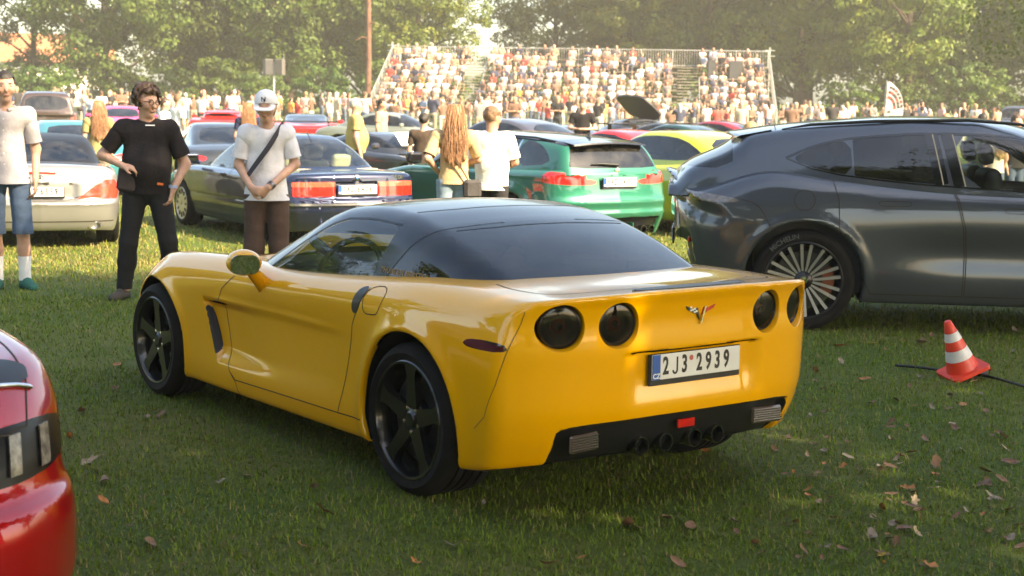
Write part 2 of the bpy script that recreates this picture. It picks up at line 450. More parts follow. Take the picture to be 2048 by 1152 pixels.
def paint(name, col, metal=0.0, rough=0.38, dust=0.10):
    """clear-coated car paint with flake sparkle, faint dust and a faint orange-peel"""
    if name in MATS: return MATS[name]
    m, nt, out = _new(name); b = nt.nodes.new('ShaderNodeBsdfPrincipled'); nt.links.new(b.outputs[0], out.inputs[0])
    tc = nt.nodes.new('ShaderNodeTexCoord'); nz = nt.nodes.new('ShaderNodeTexNoise'); nz.inputs['Scale'].default_value = 3.0; nz.inputs['Detail'].default_value = 8; nz.inputs['Roughness'].default_value = .65
    nt.links.new(tc.outputs['Object'], nz.inputs['Vector'])
    mr = nt.nodes.new('ShaderNodeMapRange'); mr.inputs[1].default_value = .5; mr.inputs[2].default_value = .8; mr.inputs[4].default_value = dust
    nt.links.new(nz.outputs['Fac'], mr.inputs[0])
    mx = nt.nodes.new('ShaderNodeMix'); mx.data_type = 'RGBA'; mx.inputs['A'].default_value = (*col, 1); mx.inputs['B'].default_value = (.30, .26, .19, 1)
    nt.links.new(mr.outputs[0], mx.inputs['Factor']); nt.links.new(mx.outputs['Result'], b.inputs['Base Color'])
    b.inputs['Metallic'].default_value = metal; b.inputs['Roughness'].default_value = rough; b.inputs['Coat Weight'].default_value = 1.0; b.inputs['Coat IOR'].default_value = 1.6; b.inputs['Specular IOR Level'].default_value = .12
    r2 = nt.nodes.new('ShaderNodeMapRange'); r2.inputs[3].default_value = .0; r2.inputs[4].default_value = .03
    nt.links.new(nz.outputs['Fac'], r2.inputs[0]); nt.links.new(r2.outputs[0], b.inputs['Coat Roughness'])
    MATS[name] = m; return m
def glass(name, tint, refl=1.0, clear=0.9):
    """single-sheet window: tinted see-through plus mirror reflection by angle"""
    if name in MATS: return MATS[name]
    m, nt, out = _new(name)
    tr = nt.nodes.new('ShaderNodeBsdfTransparent'); tr.inputs[0].default_value = (*tint, 1)
    gl = nt.nodes.new('ShaderNodeBsdfGlossy'); gl.inputs['Roughness'].default_value = .015; gl.inputs[0].default_value = (refl, refl, refl, 1)
    df = nt.nodes.new('ShaderNodeBsdfDiffuse'); df.inputs[0].default_value = (.55, .52, .45, 1)
    lw = nt.nodes.new('ShaderNodeFresnel'); lw.inputs[0].default_value = 1.62
    tc = nt.nodes.new('ShaderNodeTexCoord'); nz = nt.nodes.new('ShaderNodeTexNoise'); nz.inputs['Scale'].default_value = 6; nz.inputs['Detail'].default_value = 6
    nt.links.new(tc.outputs['Object'], nz.inputs['Vector']); mr = nt.nodes.new('ShaderNodeMapRange'); mr.inputs[1].default_value = .4; mr.inputs[2].default_value = .8; mr.inputs[4].default_value = .06
    nt.links.new(nz.outputs['Fac'], mr.inputs[0])
    m0 = nt.nodes.new('ShaderNodeMixShader'); nt.links.new(mr.outputs[0], m0.inputs[0]); nt.links.new(tr.outputs[0], m0.inputs[1]); nt.links.new(df.outputs[0], m0.inputs[2])
    m1 = nt.nodes.new('ShaderNodeMixShader'); nt.links.new(lw.outputs[0], m1.inputs[0]); nt.links.new(m0.outputs[0], m1.inputs[1]); nt.links.new(gl.outputs[0], m1.inputs[2])
    nt.links.new(m1.outputs[0], out.inputs[0]); MATS[name] = m; return m
BLACK = mat('black_plastic', (.007, .007, .0075), .45)
GLOSSBLACK = mat('gloss_black', (.008, .008, .009), .12, coat=.6)
SATIN_BLACK = mat('satin_black_roof', (.007, .007, .008), .22, coat=.35, spec=.4)
RUBBER = mat('tyre_rubber', (.010, .009, .008), .8, spec=.18, var=.35, vscale=14, bump_=.2, bscale=70)
GAP = mat('panel_gap', (.02, .012, .004), .8)
CHROME = mat('chrome', (.75, .75, .74), .08, 1.0)
DARKCHROME = mat('dark_chrome', (.25, .25, .26), .15, 1.0)
CLEAR = glass('clear_glass', (.80, .86, .84))
TINT = glass('tinted_glass', (.10, .11, .12))
TINTDARK = glass('dark_tinted_glass', (.03, .033, .036))
INTERIOR = mat('dark_interior', (.03, .03, .032), .7, var=.3)
REDLENS = mat('red_lens', (.55, .012, .01), .12, coat=1.0, var=.25, vscale=25)
SMOKELENS = mat('smoked_lens', (.02, .006, .004), .06, coat=1.0)
CLEARLENS = mat('clear_lens', (.62, .60, .56), .12, coat=1.0, var=.3, vscale=40)
PLATE_WHITE = mat('plate_white', (.72, .71, .68), .35, var=.06, vscale=10)
PLATE_BLUE = mat('plate_blue', (.02, .09, .35), .35)
PLATE_INK = mat('plate_ink', (.012, .012, .012), .5)
WHITEPAINT = mat('white_ink', (.8, .8, .78), .5)
DISC = mat('brake_disc', (.06, .058, .055), .45, .8)
# ------------------------------------------------------------------ ground
def gz(x, y):
    x = np.asarray(x, float); y = np.asarray(y, float)
    return -.095 * sstep(12.0, 18.5, y) * (1 - sstep(36, 58, y))
def build_ground():
    ys = np.concatenate([np.arange(-60, 0, 6), np.arange(0, 64, 1.0), np.arange(64, 130, 6), [140, 170, 220, 300, 450, 700, 1200]]); xs = np.concatenate([[-1200, -600, -300, -150, -90], np.arange(-60, 61, 4), [90, 150, 300, 600, 1200]])
    X, Y = np.meshgrid(xs, ys, indexing='ij'); Z = gz(X, Y); V = np.column_stack([X.ravel(), Y.ravel(), Z.ravel()]); nx, ny = len(xs), len(ys); i, j = np.meshgrid(np.arange(nx - 1), np.arange(ny - 1), indexing='ij'); a = (i * ny + j).ravel()
    Q = np.stack([a, a + ny, a + ny + 1, a + 1], 1)
    m, nt, out = _new('lawn'); b = nt.nodes.new('ShaderNodeBsdfPrincipled'); nt.links.new(b.outputs[0], out.inputs[0]); b.inputs['Roughness'].default_value = .9; b.inputs['Specular IOR Level'].default_value = .2
    tc = nt.nodes.new('ShaderNodeTexCoord')
    def noise(sc, det=6, rough=.6):
        n = nt.nodes.new('ShaderNodeTexNoise'); n.inputs['Scale'].default_value = sc; n.inputs['Detail'].default_value = det; n.inputs['Roughness'].default_value = rough; nt.links.new(tc.outputs['Object'], n.inputs['Vector']); return n
    def mixc(f, c1, c2, lo, hi):
        mr = nt.nodes.new('ShaderNodeMapRange'); mr.inputs[1].default_value = lo; mr.inputs[2].default_value = hi; nt.links.new(f, mr.inputs[0]); mx = nt.nodes.new('ShaderNodeMix'); mx.data_type = 'RGBA'; nt.links.new(mr.outputs[0], mx.inputs['Factor'])
        for k, c in (('A', c1), ('B', c2)):
            if hasattr(c, 'is_linked'): nt.links.new(c, mx.inputs[k])
            else: mx.inputs[k].default_value = (*c, 1)
        return mx.outputs['Result']
    c = mixc(noise(.35).outputs['Fac'], (.080, .125, .022), (.19, .17, .05), .40, .68); c = mixc(noise(14, 8, .75).outputs['Fac'], (.050, .080, .016), c, .30, .50); c = mixc(noise(55, 4, .7).outputs['Fac'], c, (.22, .18, .08), .60, .80)
    nt.links.new(c, b.inputs['Base Color']); bp = nt.nodes.new('ShaderNodeBump'); bp.inputs['Strength'].default_value = .9; bp.inputs['Distance'].default_value = .03; nt.links.new(noise(45, 8, .8).outputs['Fac'], bp.inputs['Height']); nt.links.new(bp.outputs[0], b.inputs['Normal'])
    o = link('ground', to_mesh('ground', (V, None, Q), m, True)); tag(o, 'mown lawn reaching to the trees, lush in the shade and straw-coloured in the sun', 'lawn', kind='structure')
build_ground()
def build_grass():
    rng = np.random.default_rng(5); P = []
    for y0, y1, den in ((4.6, 7, 4700), (7, 9.5, 3200), (9.5, 13, 1650), (13, 18, 660), (18, 27, 260), (27, 40, 60)):
        w0 = .345 * y1 + 2.6; n = int((y1 - y0) * 2 * w0 * den); x = rng.uniform(-w0, w0, n); y = rng.uniform(y0, y1, n); k = rng.random(n) < 1 - sstep(.345 * y + .3, .345 * y + 2.6, np.abs(x)); P.append(np.column_stack([x, y])[k])
    P = np.concatenate(P)
    # clumping
    clump = .5 + .5 * np.sin(P[:, 0] * 5.1 + 2 * np.sin(P[:, 1] * 3.3)) * np.sin(P[:, 1] * 4.7 + 1.7 * np.sin(P[:, 0] * 2.9)); P = P[rng.random(len(P)) < .62 + .38 * clump]
    n = len(P); Y = P[:, 1]; far = np.clip((Y - 8) / 12, 0, 1)
    L = rng.gamma(5, .0044, n) * (1 + .8 * far) + .008; w = (.0024 + .0020 * rng.random(n)) * (1 + 1.6 * far)
    az = rng.uniform(0, 2 * np.pi, n); lean = np.abs(rng.normal(.85, .40, n)).clip(.05, 1.5); d = np.column_stack([np.cos(az), np.sin(az)]); s = np.column_stack([-d[:, 1], d[:, 0]]); z0 = gz(P[:, 0], P[:, 1]) - .002
    def pt(t, side):
        hgt = L * np.sin(np.pi / 2 - lean * t) * t if False else L * t * np.cos(lean * t); out = L * t * np.sin(lean * t); ww = w * (1 - t * .9) * side
        return np.column_stack([P + d * out[:, None] + s * ww[:, None], z0 + hgt])
    V = np.stack([pt(0, -1), pt(0, 1), pt(.55, 1), pt(.55, -1), pt(1.0, 0)], 1).reshape(-1, 3); b = np.arange(n)[:, None] * 5
    T = np.concatenate([b + [0, 1, 2], b + [0, 2, 3], b + [3, 2, 4]])
    me = to_mesh('grass', (V, None, T), grass_mat(), True)
    straw = rng.random(n); patch = .5 + .5 * np.sin(P[:, 0] * 1.3 + 1) * np.sin(P[:, 1] * .9)
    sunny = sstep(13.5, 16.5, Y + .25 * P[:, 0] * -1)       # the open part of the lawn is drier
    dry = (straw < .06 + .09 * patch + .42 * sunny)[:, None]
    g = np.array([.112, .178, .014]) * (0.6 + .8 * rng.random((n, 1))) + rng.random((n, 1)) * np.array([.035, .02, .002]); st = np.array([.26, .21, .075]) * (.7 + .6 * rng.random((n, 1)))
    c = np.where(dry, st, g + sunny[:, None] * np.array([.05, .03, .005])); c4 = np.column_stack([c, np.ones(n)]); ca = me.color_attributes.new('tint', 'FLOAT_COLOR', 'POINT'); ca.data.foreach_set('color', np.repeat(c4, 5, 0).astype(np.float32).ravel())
    o = link('grass', me); tag(o, 'short grass blades with clover and straw covering the lawn', 'grass', kind='stuff')
def grass_mat():
    m, nt, out = _new('grass_blade'); at = nt.nodes.new('ShaderNodeAttribute'); at.attribute_name = 'tint'; b = nt.nodes.new('ShaderNodeBsdfPrincipled'); b.inputs['Roughness'].default_value = .55; b.inputs['Specular IOR Level'].default_value = .3
    tr = nt.nodes.new('ShaderNodeBsdfTranslucent'); mx = nt.nodes.new('ShaderNodeMixShader'); mx.inputs[0].default_value = .35; nt.links.new(at.outputs['Color'], b.inputs['Base Color']); nt.links.new(at.outputs['Color'], tr.inputs[0]); nt.links.new(b.outputs[0], mx.inputs[1]); nt.links.new(tr.outputs[0], mx.inputs[2]); nt.links.new(mx.outputs[0], out.inputs[0]); return m
build_grass()

# ------------------------------------------------------------------ trees
def leaf_mat(name, c1, c2, c3, scale=.35):
    m, nt, out = _new(name); tc = nt.nodes.new('ShaderNodeTexCoord'); nz = nt.nodes.new('ShaderNodeTexNoise'); nz.inputs['Scale'].default_value = scale; nz.inputs['Detail'].default_value = 6; nz.inputs['Roughness'].default_value = .7; nt.links.new(tc.outputs['Object'], nz.inputs['Vector'])
    rp = nt.nodes.new('ShaderNodeValToRGB'); e = rp.color_ramp.elements; e[0].position = .30; e[0].color = (*c1, 1); e[1].position = .72; e[1].color = (*c3, 1); k = rp.color_ramp.elements.new(.5); k.color = (*c2, 1); nt.links.new(nz.outputs['Fac'], rp.inputs[0])
    oi = nt.nodes.new('ShaderNodeObjectInfo'); hs = nt.nodes.new('ShaderNodeHueSaturation'); mr = nt.nodes.new('ShaderNodeMapRange'); mr.inputs[3].default_value = .475; mr.inputs[4].default_value = .515; nt.links.new(oi.outputs['Random'], mr.inputs[0]); nt.links.new(mr.outputs[0], hs.inputs['Hue']); nt.links.new(rp.outputs[0], hs.inputs['Color'])
    df = nt.nodes.new('ShaderNodeBsdfPrincipled'); df.inputs['Roughness'].default_value = .5; df.inputs['Specular IOR Level'].default_value = .35; tr = nt.nodes.new('ShaderNodeBsdfTranslucent'); mx = nt.nodes.new('ShaderNodeMixShader'); mx.inputs[0].default_value = .38
    nt.links.new(hs.outputs[0], df.inputs['Base Color']); nt.links.new(hs.outputs[0], tr.inputs[0]); nt.links.new(df.outputs[0], mx.inputs[1]); nt.links.new(tr.outputs[0], mx.inputs[2]); nt.links.new(mx.outputs[0], out.inputs[0]); return m
BARK = mat('bark', (.07, .045, .030), .9, var=.45, vscale=5, bump_=.8, bscale=14); BARKR = mat('pine_bark', (.16, .075, .045), .9, var=.35, vscale=4, bump_=.8, bscale=14)
LEAF_A = leaf_mat('leaf_green', (.035, .075, .014), (.075, .135, .022), (.14, .19, .028)); LEAF_B = leaf_mat('leaf_yellow_green', (.055, .095, .014), (.13, .175, .020), (.30, .26, .02)); LEAF_C = leaf_mat('leaf_olive', (.05, .080, .018), (.10, .135, .028), (.17, .17, .035), .6); LEAF_D = leaf_mat('leaf_sparse_grey_green', (.08, .10, .035), (.13, .15, .05), (.18, .18, .065), .5)
def tree_meshes(seed, H, R, z_low, trunk_r, nblob, nclump, nleaf, leaf, bark, leafm, droop=0.0, squash=.8):
    rng = np.random.default_rng(seed); zc = (H + z_low) / 2; rz_ = (H - z_low) / 2
    # blobs over the crown ellipsoid, fuller toward its skin
    d = rng.normal(size=(nblob, 3)); d /= np.linalg.norm(d, axis=1, keepdims=True); rad = rng.uniform(.35, 1.0, nblob) ** .6; B = d * rad[:, None] * np.array([R * .82, R * .82, rz_ * .85]) + [0, 0, zc]; br = rng.uniform(.16, .30, nblob) * R
    c = rng.normal(size=(nblob, nclump, 3)); c /= np.linalg.norm(c, axis=2, keepdims=True); C = B[:, None] + c * br[:, None, None] * rng.uniform(.75, 1.05, (nblob, nclump, 1)) * [1, 1, squash]; cr = (br[:, None] * rng.uniform(.28, .48, (nblob, nclump)))
    C = C.reshape(-1, 3); cr = cr.ravel(); dirc = c.reshape(-1, 3); k = C[:, 2] > z_low * .7; C, cr, dirc = C[k], cr[k], dirc[k]
    l = rng.normal(size=(len(C), nleaf, 3)); l /= np.linalg.norm(l, axis=2, keepdims=True); P = C[:, None] + l * cr[:, None, None] * rng.uniform(.55, 1.15, (len(C), nleaf, 1)) * [1, 1, .75]
    P[..., 2] -= droop * rng.random((len(C), nleaf)) * cr[:, None]; P = P.reshape(-1, 3)
    nn = (l + .8 * dirc[:, None] + rng.normal(size=l.shape) * .55).reshape(-1, 3); nn[:, 2] += .35; nn /= np.linalg.norm(nn, axis=1, keepdims=True)
    u = np.cross(nn, rng.normal(size=nn.shape)); u /= np.linalg.norm(u, axis=1, keepdims=True) + 1e-9; v = np.cross(nn, u); s = leaf * rng.uniform(.6, 1.3, (len(P), 1)); asp = .62
    V = np.stack([P - u * s * .5, P + v * s * asp * .5 + u * s * .05, P + u * s * .5, P - v * s * asp * .5 + u * s * .05], 1).reshape(-1, 3); Q = np.arange(len(V)).reshape(-1, 4)
    crown = to_mesh('crown', (V, None, Q), leafm, False)
    # trunk and limbs
    ms = []; top = zc + rz_ * .5; bend = rng.normal(size=(2,)) * .3
    tp = [(bend[0] * t * t, bend[1] * t * t, top * t) for t in np.linspace(0, 1, 9)]; tr = [trunk_r * (1.35 if i == 0 else 1) * (1 - .8 * i / 8) for i in range(9)]; ms.append(tube(tp, tr, 10))
    idx = rng.permutation(nblob)[:min(nblob, 26)]
    for i in idx:
        b = B[i]; z0 = np.clip(b[2] - rng.uniform(.5, 2.5) - .25 * np.hypot(b[0], b[1]), z_low * .5 + .6, top * .92); t = z0 / top; a = np.array([bend[0] * t * t, bend[1] * t * t, z0]); mid = a * .5 + b * .5 + [0, 0, .12 * np.linalg.norm(b - a)] + rng.normal(size=3) * .25
        r0 = trunk_r * (1 - .8 * t) * .5; ms.append(tube(smooth_poly([a, mid, b], 2, False), np.linspace(r0, .02, len(smooth_poly([a, mid, b], 2, False))), 6, False))
    trunk = to_mesh('trunk', join(ms), bark, True)
    return trunk, crown
TREES = {'oak': tree_meshes(1, 19, 7.5, 1.2, .42, 62, 16, 36, .30, BARK, LEAF_A), 'lime': tree_meshes(2, 20, 7.0, 1.0, .40, 60, 16, 36, .28, BARK, LEAF_B), 'maple': tree_meshes(3, 17, 7.0, .8, .36, 60, 16, 36, .28, BARK, LEAF_C),
         'ash': tree_meshes(4, 18, 5.0, 2.0, .26, 44, 12, 26, .24, BARK, LEAF_D, .5), 'shrub': tree_meshes(6, 4.2, 2.7, .2, .08, 26, 10, 30, .22, BARK, LEAF_A)}
def plant_tree(kind, name, label, x, y, s=1.0, rz=0.0, group=None, meshes=None, z=0.0):
    tm, cm = meshes or TREES[kind]; root = empty(name, (x, y, z), rz); root.scale = (s, s, s); tag(root, label, 'tree' if kind != 'shrub' else 'shrub', group); link('trunk', tm, root); link('crown', cm, root); return root
rt = random.Random(11)
KIND_LABEL = {'oak': 'broad dark green leafy tree', 'lime': 'tall yellow-green leafy tree', 'maple': 'dense olive green leafy tree', 'ash': 'slender sparse grey-green tree'}
ROWS = [('ash', -46, 122, 1.0, 'furthest out past the white house'), ('ash', -41.0, 108, .95, 'in front of the white house'), ('ash', -37.0, 118, 1.05, 'with dark trunk beside the orange roof'), ('oak', -30.0, 112, 1.0, 'next to the slender trees by the white house'), ('maple', -23.5, 118, 1.05, 'between two dark oaks beside the loudspeaker pole'), ('oak', -17.0, 116, 1.1, 'just behind the brown pine trunk'), ('maple', -12.2, 126, 1.0, 'behind the left end of the grandstand'), ('lime', -7.7, 118, .90, 'beside the sky gap over the grandstand'),
        ('maple', 3.4, 128, .95, 'just past the sky gap over the grandstand'), ('lime', 9.5, 120, 1.0, 'behind the middle of the grandstand'), ('oak', 15.0, 120, 1.05, 'behind the right aisle of the grandstand'), ('lime', 21.0, 114, 1.08, 'behind the right corner post of the grandstand'), ('lime', 27.5, 108, 1.05, 'glowing in the sun behind the feather flag'), ('maple', 34, 112, 1.05, 'beyond the feather flag'), ('oak', 40.0, 110, 1.0, 'behind the overhanging branches'), ('maple', 47, 118, 1.0, 'past the dark off-roader at the park edge'),
        ('maple', -27, 134, 1.1, 'in the second row behind the big oak'), ('oak', -20, 138, 1.15, 'in the second row behind the loudspeaker pole'), ('lime', -13.5, 140, 1.05, 'in the second row behind the pine trunk'), ('oak', 12.5, 142, 1.1, 'in the second row behind the grandstand'), ('maple', 19, 138, 1.2, 'in the second row behind the corner post'), ('oak', 25.5, 134, 1.2, 'in the second row behind the sunlit lime'), ('lime', 32, 132, 1.2, 'in the second row behind the feather flag'), ('oak', 39, 134, 1.2, 'in the second row past the flag'), ('oak', 54, 124, 1.2, 'at the far corner of the park'), ('maple', -54, 128, 1.0, 'out beyond the white house')]
for kd, x, y, s, where in ROWS: plant_tree(kd, kd + '_tree', KIND_LABEL[kd] + ' ' + where, x, y, s, rt.uniform(0, 6.28), 'trees along the edge of the park')
for kd, x, y, s, where in [('oak', -34, 24, 1.0, 'added out of view at the side of the lawn beyond the silver roadster'), ('lime', -30, 6, 1.0, 'added out of view at the open side of the lawn beyond the red muscle car'), ('maple', -38, 42, 1.0, 'added out of view at the open side of the lawn beyond the teal coupe'), ('oak', -22, -14, 1.05, 'added out of view on the near lawn edge behind the red muscle car'), ('maple', -6, -24, 1.1, 'added out of view on the near side of the lawn facing the parked cars'), ('lime', 14, -22, 1.0, 'added out of view on the near side of the lawn behind the shade tree'), ('oak', 30, 20, 1.0, 'added out of view on the side of the lawn beyond the SUV')]:
    plant_tree(kd, kd + '_tree', KIND_LABEL[kd] + ' ' + where, x, y, s, rt.uniform(0, 6.28), 'unseen trees added round the parking lawn')  # trees out of view, added to darken low reflections in the car paint
for k in range(26):
    x = -48 + k * 3.9 + rt.uniform(-1, 1); y = 104 + rt.uniform(0, 7) + (6 if -8 < x < 20 else 0)
    plant_tree('shrub', 'shrub', 'dark green undergrowth bush below the trees', x, y, rt.uniform(.75, 1.15), rt.uniform(0, 6.28), 'undergrowth below the park trees')
NEAR = tree_meshes(9, 9.5, 6.8, 1.9, .3, 70, 14, 40, .13, BARK, LEAF_C, 1.2, .6)
plant_tree('near', 'overhanging_tree', 'olive brown tree whose low twiggy branches reach in beyond the SUV', 19.3, 43, 1.0, .6, None, NEAR)
SHADE = tree_meshes(8, 15, 6.6, 3.6, .45, 85, 16, 34, .26, BARK, LEAF_A)
plant_tree('shade', 'shade_tree', 'large leafy tree whose crown shades the yellow car', 8.3, 1.2, 1.0, .3, None, SHADE)
plant_tree('shade', 'shade_tree', 'leafy tree whose crown shades the dark grey SUV', 14.2, 6.2, .80, 2.0, None, SHADE)
plant_tree('shade', 'shade_tree', 'large leafy tree spreading behind the photographer', 0.5, -7.5, 1.0, 4.0, None, SHADE)
# pine whose bare trunk stands by the grandstand
def build_pine():
    x = at_depth(736, 150, 96).x; root = empty('pine_tree', (x, 96, 0)); tag(root, 'tall bare brown pine trunk beside the left end of the grandstand', 'tree')
    part('trunk', tube([(0, 0, 0), (.05, 0, 4), (0, 0, 9), (-.1, 0, 15), (-.1, 0, 19)], [.20, .165, .15, .12, .06], 10), BARKR, root)
    ms = TREES['shrub'][1]; link('crown', ms, root, (0, 0, 14.0), None, (1.2, 1.2, 1.4)); 
    for z, a in ((5.2, 2.2), (6.1, 1.0)): part('branch', tube([(0, 0, z), (math.cos(a) * .6, -.3, z + .1), (math.cos(a) * 1.3, -.4, z - .15)], [.04, .03, .015], 6), BARKR, root)
build_pine()
def A(*v): return np.array(v, float)
class Field:
    """union of tapered limbs evaluated block by block"""
    def __init__(s): s.p = []
    def cone(s, a, b, ra, rb, k=.03, flat=None): s.p.append((A(*a), A(*b), ra, rb, k, flat)); return s
    def ball(s, c, r, k=.02, flat=None): return s.cone(c, (c[0], c[1], c[2] + 1e-4), r, r, k, flat)
    def prim(s, q, x, y, z):
        a, b, ra, rb, k, flat = q
        P = [x - a[0], y - a[1], z - a[2]]; B = b - a
        sc = 1.0
        if flat is not None:
            f = np.array(flat, float); P = [p / g for p, g in zip(P, f)]; B = B / f; sc = f.min() ** .5 * 1.0
        L2 = B @ B + 1e-9; t = np.clip((P[0] * B[0] + P[1] * B[1] + P[2] * B[2]) / L2, 0, 1)
        d = np.sqrt((P[0] - B[0] * t) ** 2 + (P[1] - B[1] * t) ** 2 + (P[2] - B[2] * t) ** 2) - (ra + (rb - ra) * t)
        return d * sc
    def mesh(s, h, noise=None):
        lo = np.min([np.minimum(q[0], q[1]) - max(q[2], q[3]) * 1.3 for q in s.p], 0) - 3 * h; hi = np.max([np.maximum(q[0], q[1]) + max(q[2], q[3]) * 1.3 for q in s.p], 0) + 3 * h
        ax = [np.arange(lo[i], hi[i] + h, h) for i in range(3)]; F = np.full([len(a) for a in ax], .5)
        for q in s.p:
            r = max(q[2], q[3]) * (1.3 if q[5] is not None else 1) + q[4] + 2.5 * h; sl = []
            for i in range(3):
                i0 = max(0, int((min(q[0][i], q[1][i]) - r - lo[i]) / h)); i1 = min(len(ax[i]), int((max(q[0][i], q[1][i]) + r - lo[i]) / h) + 2); sl.append(slice(i0, i1))
            x, y, z = ax[0][sl[0]][:, None, None], ax[1][sl[1]][None, :, None], ax[2][sl[2]][None, None, :]
            F[tuple(sl)] = smin(F[tuple(sl)], s.prim(q, x, y, z), q[4])
        if noise is not None: F = F + noise(ax[0][:, None, None], ax[1][None, :, None], ax[2][None, None, :])
        V, N, T = surface_nets(None, lo, hi, h, 0, F)
        # relax a little, then smooth normals
        for _ in range(2):
            acc = np.zeros_like(V); c = np.zeros(len(V))
            for i in range(3):
                np.add.at(acc, T[:, i], V[T[:, (i + 1) % 3]]); np.add.at(c, T[:, i], 1)
            V = V * .5 + acc / np.maximum(c, 1)[:, None] * .5
        return V, _nrm(V, T), T
# ------------------------------------------------------------------ cars: implicit body, cut into parts
def car_fns(S):
    W, T, Rz, Rp, Fz, Fp = S['W'], S['T'], Curve(S['rz']), Curve(S['rp']), Curve(S['fz']), Curve(S['fp'])
    zb = Curve(S['zb']); rst = Curve(S['r_st']); rr = S.get('r_rs', .06); rt = S.get('r_rt', .03)
    ex = S.get('extra')
    def hull(x, y, z, wells=True):
        ay = np.abs(y)
        fs = ay - W(x, z)
        if ex: fs = fs + ex(x, ay, z)
        ft = (z - T(x, ay))
        fr = -x - (Rz(z) - Rp(ay)); ff = x - (Fz(z) - Fp(ay))
        if 'rear' in S: fr = fr + S['rear'](x, ay, z)
        a = smax(fs, fr, rr); a = smax(a, ff, S.get('r_fs', .12)); a = smax(a, ft, rst(x)) if 'top_last' not in S else a
        a = smax(a, zb(x) - z, .04)
        if wells:
            for xa, za, Ra in S['axles']:
                c = np.sqrt((x - xa) ** 2 + (z - za) ** 2) - Ra
                c = smax(c, S.get('well_y', .5) - ay, .03); a = smax(a, -c, .018)
        return a
    G, Zr = S['G'], Curve(S['roof']); kf, kr, cr = S['kf'], S['kr'], S.get('crown', .10); rg = S.get('r_g', .09); x0 = S.get('roof_mid', -.3); gb = S.get('gb', .7); xe0 = min(q[0] for q in S['roof']); xe1 = max(q[0] for q in S['roof'])
    def green(x, y, z):
        ay = np.abs(y); xs = np.where(x > x0, x + kf * ay ** 2 * sstep(0, .5, x - x0), x - kr * ay ** 2 * sstep(0, .5, x0 - x))
        zr = Zr(xs) - cr * ay ** 2; sl = (Zr(xs + .02) - Zr(xs - .02)) / .04
        gt = (z - zr) / np.sqrt(1 + sl * sl)
        g = smax(ay - G(x, z), gt, rg); return np.maximum(np.maximum(g, gb - z), np.maximum(xe0 - x, x - xe1))
    return hull, green
def emit(name, half, m, root, mode='join', smooth=True, label=None):
    if half is None or len(half[2]) == 0: return None
    if mode == 'join':
        full = join([half, mirror_y(half)]); o = part(name, full, m, root, smooth); 
        if label: o['label'] = label
        return o
    a = part(name, half, m, root, smooth); b = part(name, mirror_y(half), m, root, smooth)
    if label: a['label'] = label; b['label'] = label
    return a, b
def side_field(V, N, poly, lim=.35):
    """inside a side-view outline and facing sideways"""
    return np.maximum(sd_poly(V[:, 0], V[:, 2], poly), .2 * (lim - np.abs(N[:, 1])))
def end_field(V, N, poly, sgn=-1, lim=.3):
    return np.maximum(sd_poly(np.abs(V[:, 1]), V[:, 2], poly), .2 * (lim - sgn * N[:, 0]))
def line_pair(name, fn, pts, root, view='side', w=.006, closed=False, m=None, off=.0012):
    for s in (1, -1):
        if view == 'side': part(name, surf_line(fn, pts, 'side', w, off, s, closed), m or GAP, root)
        else: part(name, surf_line(fn, [(p[0] * (s if view == 'rear' else 1), p[1] * (s if view == 'top' else 1)) for p in pts], view, w, off, 1, closed), m or GAP, root)

